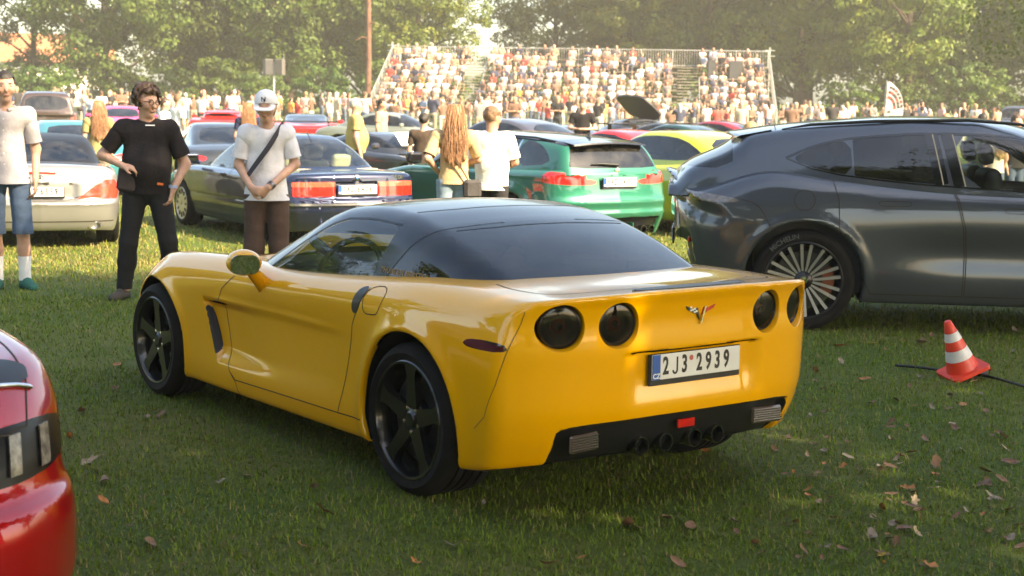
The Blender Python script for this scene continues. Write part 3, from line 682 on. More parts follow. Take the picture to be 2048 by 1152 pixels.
def rounded_rect(w, h, r, n=5, c=(0, 0)):
    P = []
    for sx, sy, a0 in ((1, 1, 0), (-1, 1, 90), (-1, -1, 180), (1, -1, 270)):
        for i in range(n + 1):
            a = math.radians(a0 + 90 * i / n); P.append((c[0] + sx * (w / 2 - r) + r * math.cos(a), c[1] + sy * (h / 2 - r) + r * math.sin(a)))
    return P
def wheel_parts(style, R, rim_r, width, finish, spoke2=None):
    """returns list of (name, mesh, material) for a wheel whose outer face is at y=0, axis along y"""
    out = []; w = width; s = .012
    ty = [(rim_r - .006, -.004), (rim_r + .004, .003), (rim_r + (R - rim_r) * .45, .010), (R - .030, .003), (R - .012, -.012), (R - .002, -.030)]
    for g in (.25, .42, .58, .75): ty += [(R, -w * g + .012), (R - .009, -w * g + .008), (R - .009, -w * g - .002), (R, -w * g - .006)]
    ty += [(R - .002, -w + .03), (R - .014, -w + .008), (rim_r + .02, -w + .004), (rim_r, -w + .02)]
    out.append(('tyre', lathe(ty, 72, 'y'), RUBBER))
    barrel = [(rim_r + .002, .001), (rim_r - .004, .006), (rim_r - .014, .004), (rim_r - .022, -.012), (rim_r - .03, -.05), (rim_r - .045, -.12), (rim_r - .04, -w + .03), (rim_r, -w + .02)]
    out.append(('rim', lathe(barrel, 64, 'y'), finish))
    disc = [(.05, -.075), (rim_r * .74, -.075), (rim_r * .74, -.1), (.05, -.1)]
    out.append(('brake_disc', lathe(disc, 40, 'y'), DISC))
    hub = [(.0, -.012), (.03, -.013), (.036, -.02), (.062, -.03), (.085, -.04), (.09, -.085)]
    out.append(('hub_cap', lathe(hub, 24, 'y'), finish))
    def spoke(poly, z0, z1, ang, dish):
        V, N, T = prism(poly, 1.0)
        t = V[:, 2].copy(); r = np.hypot(V[:, 0], V[:, 1])
        y = np.where(t > .5, -z0 - dish * (1 - (r / rim_r)) , -z1 - dish * (1 - r / rim_r) * .3)
        c, sn = math.cos(ang), math.sin(ang)
        X = V[:, 0] * c - V[:, 1] * sn; Z = V[:, 0] * sn + V[:, 1] * c
        return flatm((np.column_stack([X, y, Z]), None, T))
    a0 = math.radians(93)
    if style == 'star5':
        for k in range(5):
            p = [(.05, -.042), (.11, -.036), (rim_r - .07, -.03), (rim_r - .018, -.046), (rim_r - .018, .046), (rim_r - .07, .03), (.11, .036), (.05, .042)]
            out.append(('spoke', spoke(p, .006, .05, a0 + k * 2 * math.pi / 5, .022), finish))
        for k in range(5):
            a = a0 + (k + .5) * 2 * math.pi / 5
            nut = lathe([(0, .002), (.009, .0), (.0105, -.004), (.0105, -.02)], 8, 'y')
            out.append(('wheel_nut', moved(nut, xf((.057 * math.cos(a), -.022, .057 * math.sin(a)))), CHROME))
    elif style == 'twin10':
        for k in range(10):
            for sg in (-1, 1):
                a = a0 + k * 2 * math.pi / 10
                p = [(.07, sg * .004), (.12, sg * .010), (rim_r - .012, sg * .026), (rim_r - .012, sg * .052), (.12, sg * .030), (.07, sg * .020)]
                out.append(('spoke', spoke(p, .004, .04, a, .03), spoke2 or finish))
    elif style == 'multi':
        for k in range(10):
            a = a0 + k * 2 * math.pi / 10
            p = [(.07, -.018), (rim_r - .012, -.024), (rim_r - .012, .024), (.07, .018)]
            out.append(('spoke', spoke(p, .006, .045, a, .02), finish))
    elif style == 'disc':
        out.append(('wheel_cover', lathe([(.03, -.008), (rim_r * .5, .0), (rim_r * .8, -.01), (rim_r - .02, -.006)], 40, 'y'), finish))
        for k in range(12):
            a = a0 + k * 2 * math.pi / 12
            p = rounded_rect(.07, .028, .012, 3, (rim_r * .72, 0))
            out.append(('vent_hole', spoke(p, -.002, .01, a, .0), BLACK))
    return out
_wheel_cache = {}
def add_wheel(root, key, loc, left, build):
    """wheel with the outer face at loc; shared meshes between the wheels of a car"""
    if key not in _wheel_cache: _wheel_cache[key] = [(n, to_mesh(n, me, mt), mt) for n, me, mt in build()]
    parts_ = _wheel_cache[key]
    base = None
    for n, me, mt in parts_:
        if n == 'rim': base = link('wheel', me, root, loc, (0, 0, 0 if left else math.pi))
    for n, me, mt in parts_:
        if n != 'rim': link(n, me, base)
    return base
def glyph(ch):
    if ch != 'J': return text_mesh(ch, .104, .0006, .0030, .66)
    t = np.linspace(0, -math.pi, 10); o = [(.016, .037), (.016, -.019)] + [(.016 * math.cos(a), -.019 + .018 * math.sin(a)) for a in t[1:-1]] + [(-.016, -.019), (-.0075, -.019)] + [(.0075 * math.cos(a), -.019 + .0095 * math.sin(a)) for a in t[::-1][1:-1]] + [(.0075, -.019), (.0075, .037)]
    return moved(prism(o, .0012), xf((0, 0, -.0006)))
def czech_plate(root, text, loc, rot, frame=BLACK, stickers=True):
    """520 x 110 mm plate in its holder, facing local -y of its own frame"""
    R = Matrix.Translation(loc) @ Matrix(rot)
    fr = box(.535, .014, .135, (0, .004, -.010), .004); o = part('plate_holder', moved(fr, R), frame, root, False)
    pl = box(.516, .006, .108, (0, -.007, .002), .002); p = part('number_plate', moved(pl, R), PLATE_WHITE, root, False)
    Rt = R @ Matrix.Rotation(math.radians(90), 4, 'X')
    part('euro_band', moved(box(.044, .002, .106, (-.235, -.011, .002)), R), PLATE_BLUE, p, False)
    if text is None: return p
    part('country_code', moved(text_mesh('CZ', .030, .0006, .0006), Rt @ Matrix.Translation((-.235, -.036, .0122))), WHITEPAINT, p)
    a, b = text
    for str_, x0 in ((a, -.182), (b, .012)):
        for k, ch in enumerate(str_): part('plate_character', moved(glyph(ch), Rt @ Matrix.Translation((x0 + k * .054, .002, .0112))), PLATE_INK, p)
    if stickers: part('plate_sticker', moved(lathe([(0, .0006), (.012, .0006), (.012, 0)], 12, 'y'), R @ Matrix.Translation((-.035, -.0106, .028)) @ Matrix.Rotation(math.pi, 4, 'X')), REDSTICKER, p)
    return p
REDSTICKER = mat('red_sticker', (.45, .10, .06), .5)
FACE_BACK = ((0, 1, 0, 0), (-1, 0, 0, 0), (0, 0, 1, 0), (0, 0, 0, 1))   # plate x -> car -y, plate -y -> car -x (rear)
def seat(root, x, y, m, headrest=True, back_h=.62, name='seat', z0=.22, w=.46):
    def f(X, Y, Z):
        def rb(cx, cz, hx, hy, hz, r, tilt=0):
            c, s = math.cos(tilt), math.sin(tilt); dx, dz = X - cx, Z - cz; px, pz = dx * c + dz * s, -dx * s + dz * c
            q = [np.abs(px) - hx + r, np.abs(Y) - hy + r, np.abs(pz) - hz + r]
            return np.sqrt(sum(np.maximum(k, 0) ** 2 for k in q)) + np.minimum(np.maximum(np.maximum(q[0], q[1]), q[2]), 0) - r
        d = smin(rb(0, .12, .26, w / 2, .09, .06), rb(-.31, .12 + back_h / 2, .07, w / 2, back_h / 2, .06, .30), .05)
        if headrest: d = smin(d, rb(-.42, .17 + back_h + .05, .05, .13, .09, .045, .25), .02)
        return d
    m_ = surface_nets(f, (-.62, -.3, -.02), (.32, .3, 1.0), .045, 2)
    return part(name, moved(m_, xf((x, y, z0))), m, root)
def steering_wheel(root, loc, tilt=-.42, r=.18, m=None):
    a = np.linspace(0, 2 * np.pi, 33)
    ring = tube(np.column_stack([np.zeros(33), r * np.cos(a), r * np.sin(a)]), .016, 8, False)
    sp = [tube([(0.02, 0, 0), (0, r * math.cos(t), r * math.sin(t))], .016, 6) for t in (0, math.pi, -math.pi / 2)]
    hubm = lathe([(0, -.02), (.06, -.015), (.065, .03)], 16, 'x')
    col = tube([(.03, 0, 0), (.4, 0, -.02)], .03, 8)
    o = part('steering_wheel', moved(join([ring] + sp + [hubm, col]), xf(loc, ry=tilt)), m or INTERIOR, root)
    return o
def cabin(root, S, hull, xs=(-1.0, 1.0), w=.68, zf=.2, zt=.8):
    """dark floor tub below the belt line"""
    L = xs[1] - xs[0]; c = (xs[0] + xs[1]) / 2
    ms = [box(L, 2 * w, .03, (c, 0, zf)), box(.03, 2 * w, zt - zf, (xs[0], 0, (zt + zf) / 2)), box(.03, 2 * w, zt - zf, (xs[1], 0, (zt + zf) / 2)),
          box(L, .03, zt - zf, (c, w, (zt + zf) / 2)), box(L, .03, zt - zf, (c, -w, (zt + zf) / 2))]
    return part('cabin_tub', join(ms), INTERIOR, root, False)
# ------------------------------------------------------------------ the yellow sports coupe
YELLOW = paint('yellow_paint', (.83, .390, .0), 0, .5, .015)
def build_corvette():
    Wt = Table([.10, .25, .42, .60, .72, .82, .92, 1.0], [
        (2.25, [.50, .56, .58, .58, .56, .50, .45, .40]),
        (2.05, [.68, .74, .77, .77, .74, .68, .60, .50]),
        (1.75, [.80, .85, .88, .885, .87, .82, .74, .65]),
        (1.343, [.85, .885, .905, .912, .905, .875, .80, .7]),
        (.95, [.855, .88, .888, .897, .897, .872, .81, .72]),
        (.55, [.86, .88, .872, .875, .887, .872, .82, .74]),
        (.0, [.86, .88, .862, .858, .876, .868, .82, .75]),
        (-.5, [.86, .885, .868, .862, .878, .878, .84, .77]),
        (-.9, [.86, .89, .888, .886, .892, .892, .865, .80]),
        (-1.343, [.86, .897, .917, .924, .922, .912, .885, .84]),
        (-1.8, [.85, .888, .912, .920, .914, .897, .868, .83]),
        (-2.1, [.83, .872, .898, .904, .893, .87, .838, .80]),
        (-2.3, [.82, .858, .885, .89, .875, .85, .815, .78])])
    Tt = Table([0, .3, .55, .75, .95], [
        (2.3, [.46, .46, .46, .45, .42]), (2.05, [.60, .60, .60, .61, .58]), (1.75, [.69, .695, .70, .725, .68]),
        (1.343, [.775, .775, .78, .835, .79]), (.95, [.85, .845, .835, .865, .83]), (.6, [.895, .885, .87, .875, .84]),
        (.1, [.90, .895, .88, .868, .845]), (-.5, [.91, .91, .905, .895, .87]), (-.95, [.94, .94, .937, .928, .895]),
        (-1.343, [.965, .964, .962, .952, .92]), (-1.65, [.978, .976, .97, .955, .925]), (-2.0, [.966, .965, .961, .95, .915]), (-2.3, [.978, .976, .970, .957, .915])])
    def cove(x, ay, z):      # scoop behind the front wheel vent, and the lower door hollow
        fx = .655 + (z - .485) * .5
        a = sstep(-.004, .012, fx - x) * (1 - sstep(.02, .75, fx - x))
        b = sstep(.30, .40, z) * (1 - sstep(.60, .66, z))
        lip = -.006 * bump(z, .655, .02) * sstep(-.85, -.4, x) * (1 - sstep(.5, .72, x))
        haunch = -.012 * bump(np.hypot(x + 1.343, z - .34), .40, .05) - .012 * bump(np.hypot(x - 1.343, z - .33), .375, .05)
        return .042 * a * b + lip + haunch
    def rear(x, ay, z):
        rec = .030 * (1 - sstep(.31, .42, ay)) * sstep(.42, .62, z) * (1 - sstep(.710, .722, z))
        val = .05 * (1 - sstep(.66, .685, ay)) * (1 - sstep(.425, .437, z - .02 * (ay / .6) ** 2 * -1))
        return rec + val
    S = dict(W=Wt, T=Tt, rear=rear, extra=cove,
             rz=[(.05, 2.0), (.25, 2.12), (.38, 2.19), (.5, 2.222), (.64, 2.228), (.74, 2.232), (.84, 2.226), (.91, 2.236), (.955, 2.255), (1.0, 2.27)],
             rp=[(0, 0), (.3, .008), (.5, .03), (.65, .065), (.76, .115), (.85, .18), (.95, .27)],
             fz=[(.05, 2.05), (.3, 2.2), (.45, 2.24), (.6, 2.18), (.8, 1.9)], fp=[(0, 0), (.4, .06), (.7, .28), (.9, .62)],
             zb=[(-2.3, .265), (-2.0, .235), (-1.75, .19), (-1.0, .165), (1.0, .155), (2.3, .16)], r_st=[(-2.22, .022), (-2.0, .05), (-1.6, .11), (-.8, .10), (0, .09), (1.0, .11), (2.2, .12)],
             r_rs=.045, axles=[(1.343, .326, .372), (-1.343, .34, .392)], well_y=.55,
             G=Table([.80, .90, 1.0, 1.1, 1.2, 1.3], [
                 (.9, [.70, .66, .62, .57, .50, .42]), (.4, [.775, .74, .70, .65, .58, .50]), (.0, [.79, .755, .715, .665, .60, .53]), (-.5, [.80, .765, .725, .675, .612, .54]),
                 (-.9, [.79, .755, .715, .668, .605, .535]), (-1.3, [.745, .71, .67, .625, .57, .5]), (-1.6, [.69, .655, .615, .57, .52, .45]), (-1.95, [.60, .57, .54, .5, .45, .4])]),
             roof=[(1.0, .80), (.78, .875), (.5, .995), (.2, 1.115), (-.05, 1.19), (-.3, 1.232), (-.55, 1.244), (-.8, 1.232), (-1.05, 1.193), (-1.3, 1.126), (-1.52, 1.047), (-1.7, .972), (-1.85, .90), (-1.98, .80)],
             kf=.62, kr=.10, crown=.10, r_g=.10, roof_mid=-.45, gb=.80)
    hull, green = car_fns(S)
    o = np.array([-.5416, 8.2107, 0])
    root = empty('yellow_sports_car', o, .6469 + math.pi / 2)
    tag(root, 'glossy yellow two-door sports coupe with black roof parked on the grass', 'car')
    hm = half_to_full(surface_nets(hull, (-2.36, -.05, .08), (2.32, 1.02, 1.06), .0165))
    # open the hull under the cabin
    V = hm[0]; hm = split(hm, np.where(V[:, 0] < 1.0, green(V[:, 0], V[:, 1], V[:, 2]) + .035, 1.0))[1]
    # wheel wells
    V, N, _ = hm; d = np.full(len(V), 9.0)
    for xa, za, Ra in S['axles']: d = np.minimum(d, np.hypot(V[:, 0] - xa, V[:, 2] - za) - Ra)
    d = np.maximum(d - .004, V[:, 1] - Wt(V[:, 0], V[:, 2]) + .012)
    well, hm = split(hm, d); wf, wr_ = split(well, -well[0][:, 0]); emit('wheel_well', coarse(wf, .03), BLACK, root, 'pair'); emit('wheel_well', coarse(wr_, .03), BLACK, root, 'pair')
    V, N, _ = hm; floor, hm = split(hm, .2 * (N[:, 2] + .75)); fr_, rs_ = split(floor, 1.1 - floor[0][:, 0]); rr_, md_ = split(rs_, rs_[0][:, 0] + 1.1)
    for q_ in (fr_, md_, rr_): emit('underbody', largest(coarse(q_, .06)), BLACK, root)
    # rear lower valance
    val_poly = smooth_poly([(-.1, .437), (.3, .437), (.62, .43), (.69, .40), (.68, .32), (.66, .22), (.64, .05), (-.1, .05)], 1)
    V, N, _ = hm; val, hm = split(hm, np.maximum(end_field(V, N, val_poly, -1, .0), V[:, 0] + 1.9)); emit('rear_valance', val, BLACK, root)
    hp = smooth_poly([(-.870, .872), (-.935, .893), (-.962, .875), (-.905, .765), (-.872, .752), (-.838, .775)], 2)
    V, N, _ = hm; hd_, hm = split(hm, side_field(V, N, hp, .2)); emit('door_handle', hd_, BLACK, root, 'pair')
    # door
    door_poly = [(.40, 1.0), (.375, .80), (.50, .72), (.545, .655), (.535, .56), (.495, .40), (.43, .285), (.36, .245), (-.72, .262), (-.785, .45), (-.85, .70), (-.965, .885), (-.99, 1.0)]
    V, N, _ = hm; dr, hm = split(hm, np.maximum(sd_poly(V[:, 0], V[:, 2], door_poly), .62 - V[:, 1])); emit('door', dr, YELLOW, root, 'pair')
    line_pair('door_gap', hull, door_poly[1:-1], root, 'side', .0055)
    # side marker, vent
    mk = smooth_poly([(-1.765, .752), (-1.80, .768), (-1.90, .776), (-2.01, .772), (-2.035, .752), (-2.01, .735), (-1.88, .732), (-1.79, .736)], 1)
    V, N, _ = hm; mkm, hm = split(hm, side_field(V, N, mk, .3)); emit('side_marker', mkm, SMOKELENS, root, 'pair')
    vent = smooth_poly([(.735, .625), (.712, .60), (.63, .40), (.60, .345), (.585, .36), (.605, .43), (.68, .58)], 1)
    V, N, _ = hm; vm, hm = split(hm, side_field(V, N, vent, .1)); emit('side_vent', vm, BLACK, root, 'pair')
    for yc in (.432, .69):
        V, N, _ = hm; _cut, hm = split(hm, np.maximum(np.hypot(V[:, 1] - yc, V[:, 2] - .838) - .098, V[:, 0] + 1.8))
    emit('body', hm, YELLOW, root)
    line_pair('sill_seam', hull, [(.43, .285), (.36, .235), (.33, .17)], root, 'side', .006)
    line_pair('fuel_door_seam', hull, smooth_poly([(-.945, .893), (-1.135, .905), (-1.15, .88), (-1.09, .785), (-1.06, .772), (-.945, .768), (-.93, .79)], 1), root, 'side', .005, True) if False else part('fuel_door_seam', surf_line(hull, smooth_poly([(-.955, .893), (-1.145, .905), (-1.10, .785), (-1.06, .772), (-.945, .768)], 2), 'side', .005, .0012, 1, True), GAP, root)
    part('crest_badge', moved(box(.018, .004, .03, (0, 0, 0), .001), xf((-1.02, .893, .325))), DARKCHROME, root, False)
    line_pair('sill_seam', hull, [(-.72, .262), (-.98, .27)], root, 'side', .006)
    part('hatch_seam', surf_line(hull, smooth_poly([(-1.66, .66), (-1.80, .69), (-2.02, .66), (-2.08, .5), (-2.09, .24)], 2, False), 'top', .006), GAP, root)
    part('hatch_seam', surf_line(hull, smooth_poly([(-1.66, -.66), (-1.80, -.69), (-2.02, -.66), (-2.08, -.5), (-2.09, -.24)], 2, False), 'top', .006), GAP, root)
    line_pair('bumper_seam', hull, [(-2.075, .905), (-2.045, .80), (-1.99, .60), (-1.93, .46), (-1.86, .40)], root, 'side', .003)
    # greenhouse
    gm = half_to_full(surface_nets(green, (-2.1, -.05, .79), (1.1, .9, 1.30), .0165))
    V = gm[0]; gm = split(gm, hull(V[:, 0], V[:, 1], V[:, 2], False) + .004)[1]
    win = smooth_poly([(.27, .78), (.22, .835), (-.02, .985), (-.28, 1.115), (-.40, 1.15), (-.60, 1.162), (-.845, 1.152), (-.86, 1.11), (-.80, .90), (-.78, .78)], 1)
    V, N, _ = gm; w_, gm = split(gm, np.maximum(sd_poly(V[:, 0], V[:, 2], win), .25 * (.28 - N[:, 1]))); emit('side_window', w_, CLEAR, root, 'pair')
    hoop = Curve([(.78, -.83), (.90, -.90), (1.0, -.965), (1.1, -1.04), (1.16, -1.10), (1.2, -1.14), (1.25, -1.16)])
    V, N, _ = gm; rg_, gm = split(gm, V[:, 0] - hoop(V[:, 2]) + .0); emit('rear_window', rg_, TINTDARK, root)
    V, N, _ = gm; ws, gm = split(gm, np.maximum(.25 * (.34 - N[:, 0]), V[:, 1] - (.50 + .32 * np.clip(1.17 - V[:, 2], 0, .4))))
    emit('windscreen', ws, CLEAR, root)
    emit('roof', gm, SATIN_BLACK, root)
    zz = np.linspace(.80, 1.19, 24); hx = hoop(zz)
    for s in (1, -1): part('window_seal', surf_line(green, np.column_stack([hx, zz]), 'side', .010, .001, s), BLACK, root)
    part('roof_seam', surf_line(green, [(-.80, -.50), (-.84, -.3), (-.85, 0), (-.84, .3), (-.80, .50)], 'top', .008), GAP, root)
    part('roof_seam', surf_line(green, [(-1.13, -.5), (-1.16, -.3), (-1.17, 0), (-1.16, .3), (-1.13, .5)], 'top', .010), BLACK, root)
    line_pair('window_seal', green, [(.24, .83), (-.02, .987), (-.28, 1.118), (-.40, 1.154), (-.60, 1.166), (-.85, 1.155)], root, 'side', .012, False, BLACK)
    # rear lights: round wells in the fascia with dark lenses at the bottom
    th = np.linspace(0, 2 * math.pi, 48, endpoint=False)
    for s in (1, -1):
        for yc in (.432, .69):
            O = np.column_stack([np.full(48, -3.), s * yc + .098 * np.cos(th), .838 + .098 * np.sin(th)]); P, _h = cast(hull, O, (1, 0, 0), 2.2, 500)
            c = P.mean(0); u = (P[0] - P[24]); v = (P[12] - P[36]); n = np.cross(u, v); n /= np.linalg.norm(n); n = n if n[0] < 0 else -n
            rows = [P]
            for k, dpt in ((.985, .004), (.965, .010), (.93, .034)): rows.append(c + (P - c) * k - n * dpt)
            V = np.concatenate(rows); T = []
            for r_ in range(3):
                for i in range(48): a, b = r_ * 48 + i, r_ * 48 + (i + 1) % 48; T += [(a, b, b + 48), (a, b + 48, a + 48)]
            T = np.array(T); fn = np.cross(V[T[:, 1]] - V[T[:, 0]], V[T[:, 2]] - V[T[:, 0]]); inw = c - V[T].mean(1); fl = (fn * inw).sum(1) < 0; T[fl] = T[fl][:, ::-1]
            part('light_well', (V, _nrm(V, T), T), YELLOW, root)
            zx = -n; yx = np.cross((0, 0, 1.), zx); yx /= np.linalg.norm(yx); up = np.cross(zx, yx); M = Matrix(((zx[0], yx[0], up[0], c[0]), (zx[1], yx[1], up[1], c[1]), (zx[2], yx[2], up[2], c[2]), (0, 0, 0, 1)))
            b = part('tail_light', moved(lathe([(.094, .034), (.089, .020), (.083, .017), (.078, .030), (.060, .055), (.030, .062), (0, .062)], 40, 'x'), M), mat('lamp_black', (.010, .007, .006), .25), root)
            part('lens', moved(lathe([(.0, .015), (.04, .0162), (.066, .0185), (.085, .024)], 36, 'x'), M), TAILGLASS, b)
            for a0, a1 in ((-2.2, -1.75), (-1.65, -1.3), (-1.2, -.9)):
                aa = np.linspace(a0, a1, 5); V = np.concatenate([[(.030, .078 * math.cos(t), .078 * math.sin(t)) for t in aa], [(.052, .048 * math.cos(t), .048 * math.sin(t)) for t in aa]]); T = np.array([t for i in range(4) for t in ((i, i + 1, i + 6), (i, i + 6, i + 5))]); part('reflector', moved((V, _nrm(V, T), T), M), CHROME, b)
            part('bulb_ring', moved(lathe([(.016, .040), (.028, .046), (.032, .056)], 24, 'x'), M), mat('amber_red', (.28, .07, .03), .2), b)
    # plate
    P, _h = cast(hull, [(-3, 0, .70), (-3, 0, .57)], (1, 0, 0), 1.6, 300)
    ang = math.atan2(P[1, 0] - P[0, 0], .13)
    czech_plate(root, ('2J3', '2939'), (P[:, 0].mean() - .012, 0, .645), Matrix(FACE_BACK) @ Matrix.Rotation(-ang, 4, 'X'))
    # crossed-flags badge
    P, _h = cast(hull, [(-3, 0, .865)], (1, 0, 0), 1.6, 300); bx_ = P[0, 0] - .004
    def flag(sg, name, m, n=None):
        pts = [(sg * .004, -.028), (sg * .020, -.002), (sg * .075, .020), (sg * .086, .036), (sg * .050, .022), (sg * .018, .026)]
        V, N, T = prism(pts, .008); V = np.column_stack([bx_ - V[:, 2] + .004, -V[:, 0], .862 + V[:, 1]]); return part(name, flatm((V, None, T[:, ::-1])), m, root)
    fl = flag(-1, 'badge_flag', mat('badge_black', (.02, .02, .02), .3)); flag(1, 'badge_flag', mat('badge_red', (.5, .03, .02), .3))
    for i in range(4):
        for j in range(3):
            if (i + j) % 2: part('flag_check', moved(box(.002, .011, .007), xf((bx_ - .005, .026 + i * .011, .862 + .004 + j * .007 + i * .004))), WHITEPAINT, fl, False)
    V, N, T = prism([(-.004, -.045), (.004, -.045), (.030, .030), (.022, .030)], .010); part('badge_staff', flatm((np.column_stack([bx_ - V[:, 2] + .002, -V[:, 0], .862 + V[:, 1]]), None, T[:, ::-1])), CHROME, root)
    # high brake light on the deck lip
    P, _h = cast(hull, [(-2.13, y, 2) for y in np.linspace(-.32, .32, 17)], (0, 0, -1), 2)
    yy = np.linspace(-.32, .32, 33); w2 = .055 * np.sqrt(np.maximum(1 - (yy / .325) ** 2, 0)) + .004
    Pa, _ = cast(hull, np.column_stack([-2.205 + .03 * (yy / .32) ** 2, yy, np.full(33, 2.)]), (0, 0, -1), 2, 400); Pb, _ = cast(hull, np.column_stack([-2.205 + .03 * (yy / .32) ** 2 + w2 * 1.9, yy, np.full(33, 2.)]), (0, 0, -1), 2, 400)
    Pm = (Pa + Pb) / 2 + [0, 0, .007]; Pa[:, 2] += .002; Pb[:, 2] += .002
    V = np.concatenate([Pa, Pm, Pb]); T = []
    for r in (0, 33):
        for i in range(32): T += [(r + i, r + i + 33, r + i + 34), (r + i, r + i + 34, r + i + 1)]
    T = np.array(T); fn = np.cross(V[T[:, 1]] - V[T[:, 0]], V[T[:, 2]] - V[T[:, 0]]); T[fn[:, 2] < 0] = T[fn[:, 2] < 0][:, ::-1]
    part('high_brake_light', (V, _nrm(V, T), T), mat('brake_lens_black', (.010, .008, .008), .4, spec=.3), root)
    # valance details: reversing lamps, reflector, four exhaust tips, diffuser fins
    for s in (1, -1):
        lp = part('reversing_light', moved(box(.02, .17, .075, (0, 0, 0), .008), xf((-2.125, s * .54, .345), rz=s * .12)), mat('ribbed_lens', (.10, .075, .065), .15, coat=1), root, False)
        for k in range(6): part('lens_rib', moved(box(.006, .16, .004), xf((-2.137, s * .54, .318 + k * .0105), rz=s * .12)), DARKCHROME, lp, False)
        for k, yc in enumerate((.085, .225)):
            ex = lathe([(.034, .30), (.040, .02), (.041, .0), (.040, -.006), (.036, -.006), (.035, .09)], 24, 'x'); part('exhaust_tip', moved(ex, xf((-2.13, s * yc, .292))), DARKCHROME, root)
            part('exhaust_bore', moved(lathe([(.0, .05), (.0355, .05)], 20, 'x'), xf((-2.13, s * yc, .292))), BLACK, root)
    part('fog_reflector', moved(box(.012, .10, .038, (0, 0, 0), .003), xf((-2.165, 0, .375))), REDLENS, root, False)
    # mirrors
    for s in (1, -1):
        def mf(x, y, z):
            a = np.sqrt(((x - .02) / .10) ** 2 + (y / .090) ** 2 + (z / .066) ** 2) ; d = (a - 1) * .07
            return smax(d, -(x + .035), .012)
        mm = surface_nets(mf, (-.08, -.14, -.1), (.18, .14, .1), .010, 2); c = (.045, s * .985, .905)
        M = xf(c, rz=-s * .36, ry=-.10)
        sh = part('mirror', moved(mm, M), YELLOW, root)
        part('mirror_glass', moved(prism(smooth_poly(rounded_rect(.148, .100, .042), 0), .004), M @ Matrix(((0, 0, -1, -.036), (1, 0, 0, 0), (0, 1, 0, 0), (0, 0, 0, 1)))), MIRROR, sh)
        part('mirror_stalk', tube([(.09, s * .84, .77), (.075, s * .89, .82), (.055, s * .945, .868)], [.045, .038, .03], 10), YELLOW, sh)
    # decal on the quarter glass
    tx = text_mesh('THUNDER.BEASTC6', .034, .0004, .0006, 1.18); V, N, T = tx
    X = -1.03 - V[:, 0]; Z = .948 + V[:, 1] + .0 * X; X = X - (Z - .948) * .15
    P, _h = cast(green, np.column_stack([X, np.full(len(X), 1.2), Z - (X + 1.03) * -.02]), (0, -1, 0), 1.0)
    g = grad(green, P, .004); g /= np.linalg.norm(g, axis=1, keepdims=True)
    part('window_decal', (P + g * .002, g, T[:, ::-1]), mat('decal_gold', (.75, .50, .20), .5), root)
    # wheels
    bl = mat('black_wheel', (.005, .005, .0055), .25, coat=.35)
    for s in (1, -1):
        add_wheel(root, 'cf', (1.343, s * .902, .326), s > 0, lambda: wheel_parts('star5', .328, .253, .245, bl))
        add_wheel(root, 'cr', (-1.343, s * .905, .340), s > 0, lambda: wheel_parts('star5', .342, .266, .285, bl))
    # interior
    cabin(root, S, hull, (-.75, .55), .66, .2, .78)
    leather = mat('charcoal_leather', (.045, .045, .048), .5, var=.3)
    for s in (1, -1): seat(root, -.30, s * .36, leather, True, .56)
    dash = smooth_poly([(.18, .62), (.20, .80), (.28, .86), (.55, .87), (.80, .84), (.80, .6)], 1)
    V, N, T = prism(dash, 1.36); part('dashboard', flatm((np.column_stack([V[:, 0], V[:, 2] - .68, V[:, 1]]), None, T[:, ::-1])), leather, root)
    steering_wheel(root, (.06, .36, .83), -.38, .185, leather)
    part('tail_shelf', box(.95, 1.2, .02, (-1.2, 0, .84)), INTERIOR, root, False)
    part('rear_mirror', box(.03, .22, .06, (.02, 0, 1.10), .012), INTERIOR, root, False)
    return root, hull, green
MIRROR = mat('mirror_silver', (.85, .86, .86), .02, 1.0)
TAILGLASS = glass('tail_light_glass', (.34, .22, .19), .6)
CORVETTE, _vh, _vg = build_corvette()
# ------------------------------------------------------------------ other cars: plan curve + section offset bodies
class Plan:
    def __init__(s, plan, sec): s.p = Curve(plan); s.s = Curve(sec)
    def __call__(s, x, z): return s.p(x) + s.s(z)
class Top:
    def __init__(s, prof, drop, hw): s.t = Curve(prof); s.d = Curve(drop) if isinstance(drop, list) else (lambda x: drop); s.hw = hw
    def __call__(s, x, ay): return s.t(x) - s.d(x) * (ay / s.hw) ** 2
class Side:
    def __init__(s, plan, zb, tumble, curve=.0): s.p = Curve(plan); s.zb = zb; s.k = tumble; s.c = curve
    def __call__(s, x, z): return s.p(x) - s.k * (z - s.zb) - s.c * np.maximum(z - s.zb, 0) ** 2
def gen_spec(plan, sec, top, drop, hw, rz, rp, fz, fp, axles, gplan, belt, tumble, roof, tcurve=.25, kf=.45, kr=.15, crown=.07, r_g=.09, roof_mid=-.3, gb=None, zb=.17, r_st=.09, r_rt=None, **kw):
    xs = (rz[0][1], fz[0][1])
    S = dict(W=Plan(plan, sec), T=Top(top, drop, hw), rz=rz, rp=rp, fz=fz, fp=fp, zb=[(-3, zb + .03), (-1.6, zb), (1.6, zb), (3, zb + .03)] if not isinstance(zb, list) else zb,
             r_st=r_st if isinstance(r_st, list) else [(-3, r_rt or r_st), (-2.2, r_rt or r_st), (-1.8, r_st), (3, r_st)], axles=axles, G=Side(gplan, belt, tumble, tcurve), roof=roof, kf=kf, kr=kr, crown=crown, r_g=r_g, roof_mid=roof_mid, gb=gb or belt - .12, well_y=hw - .36)
    S.update(kw); return S
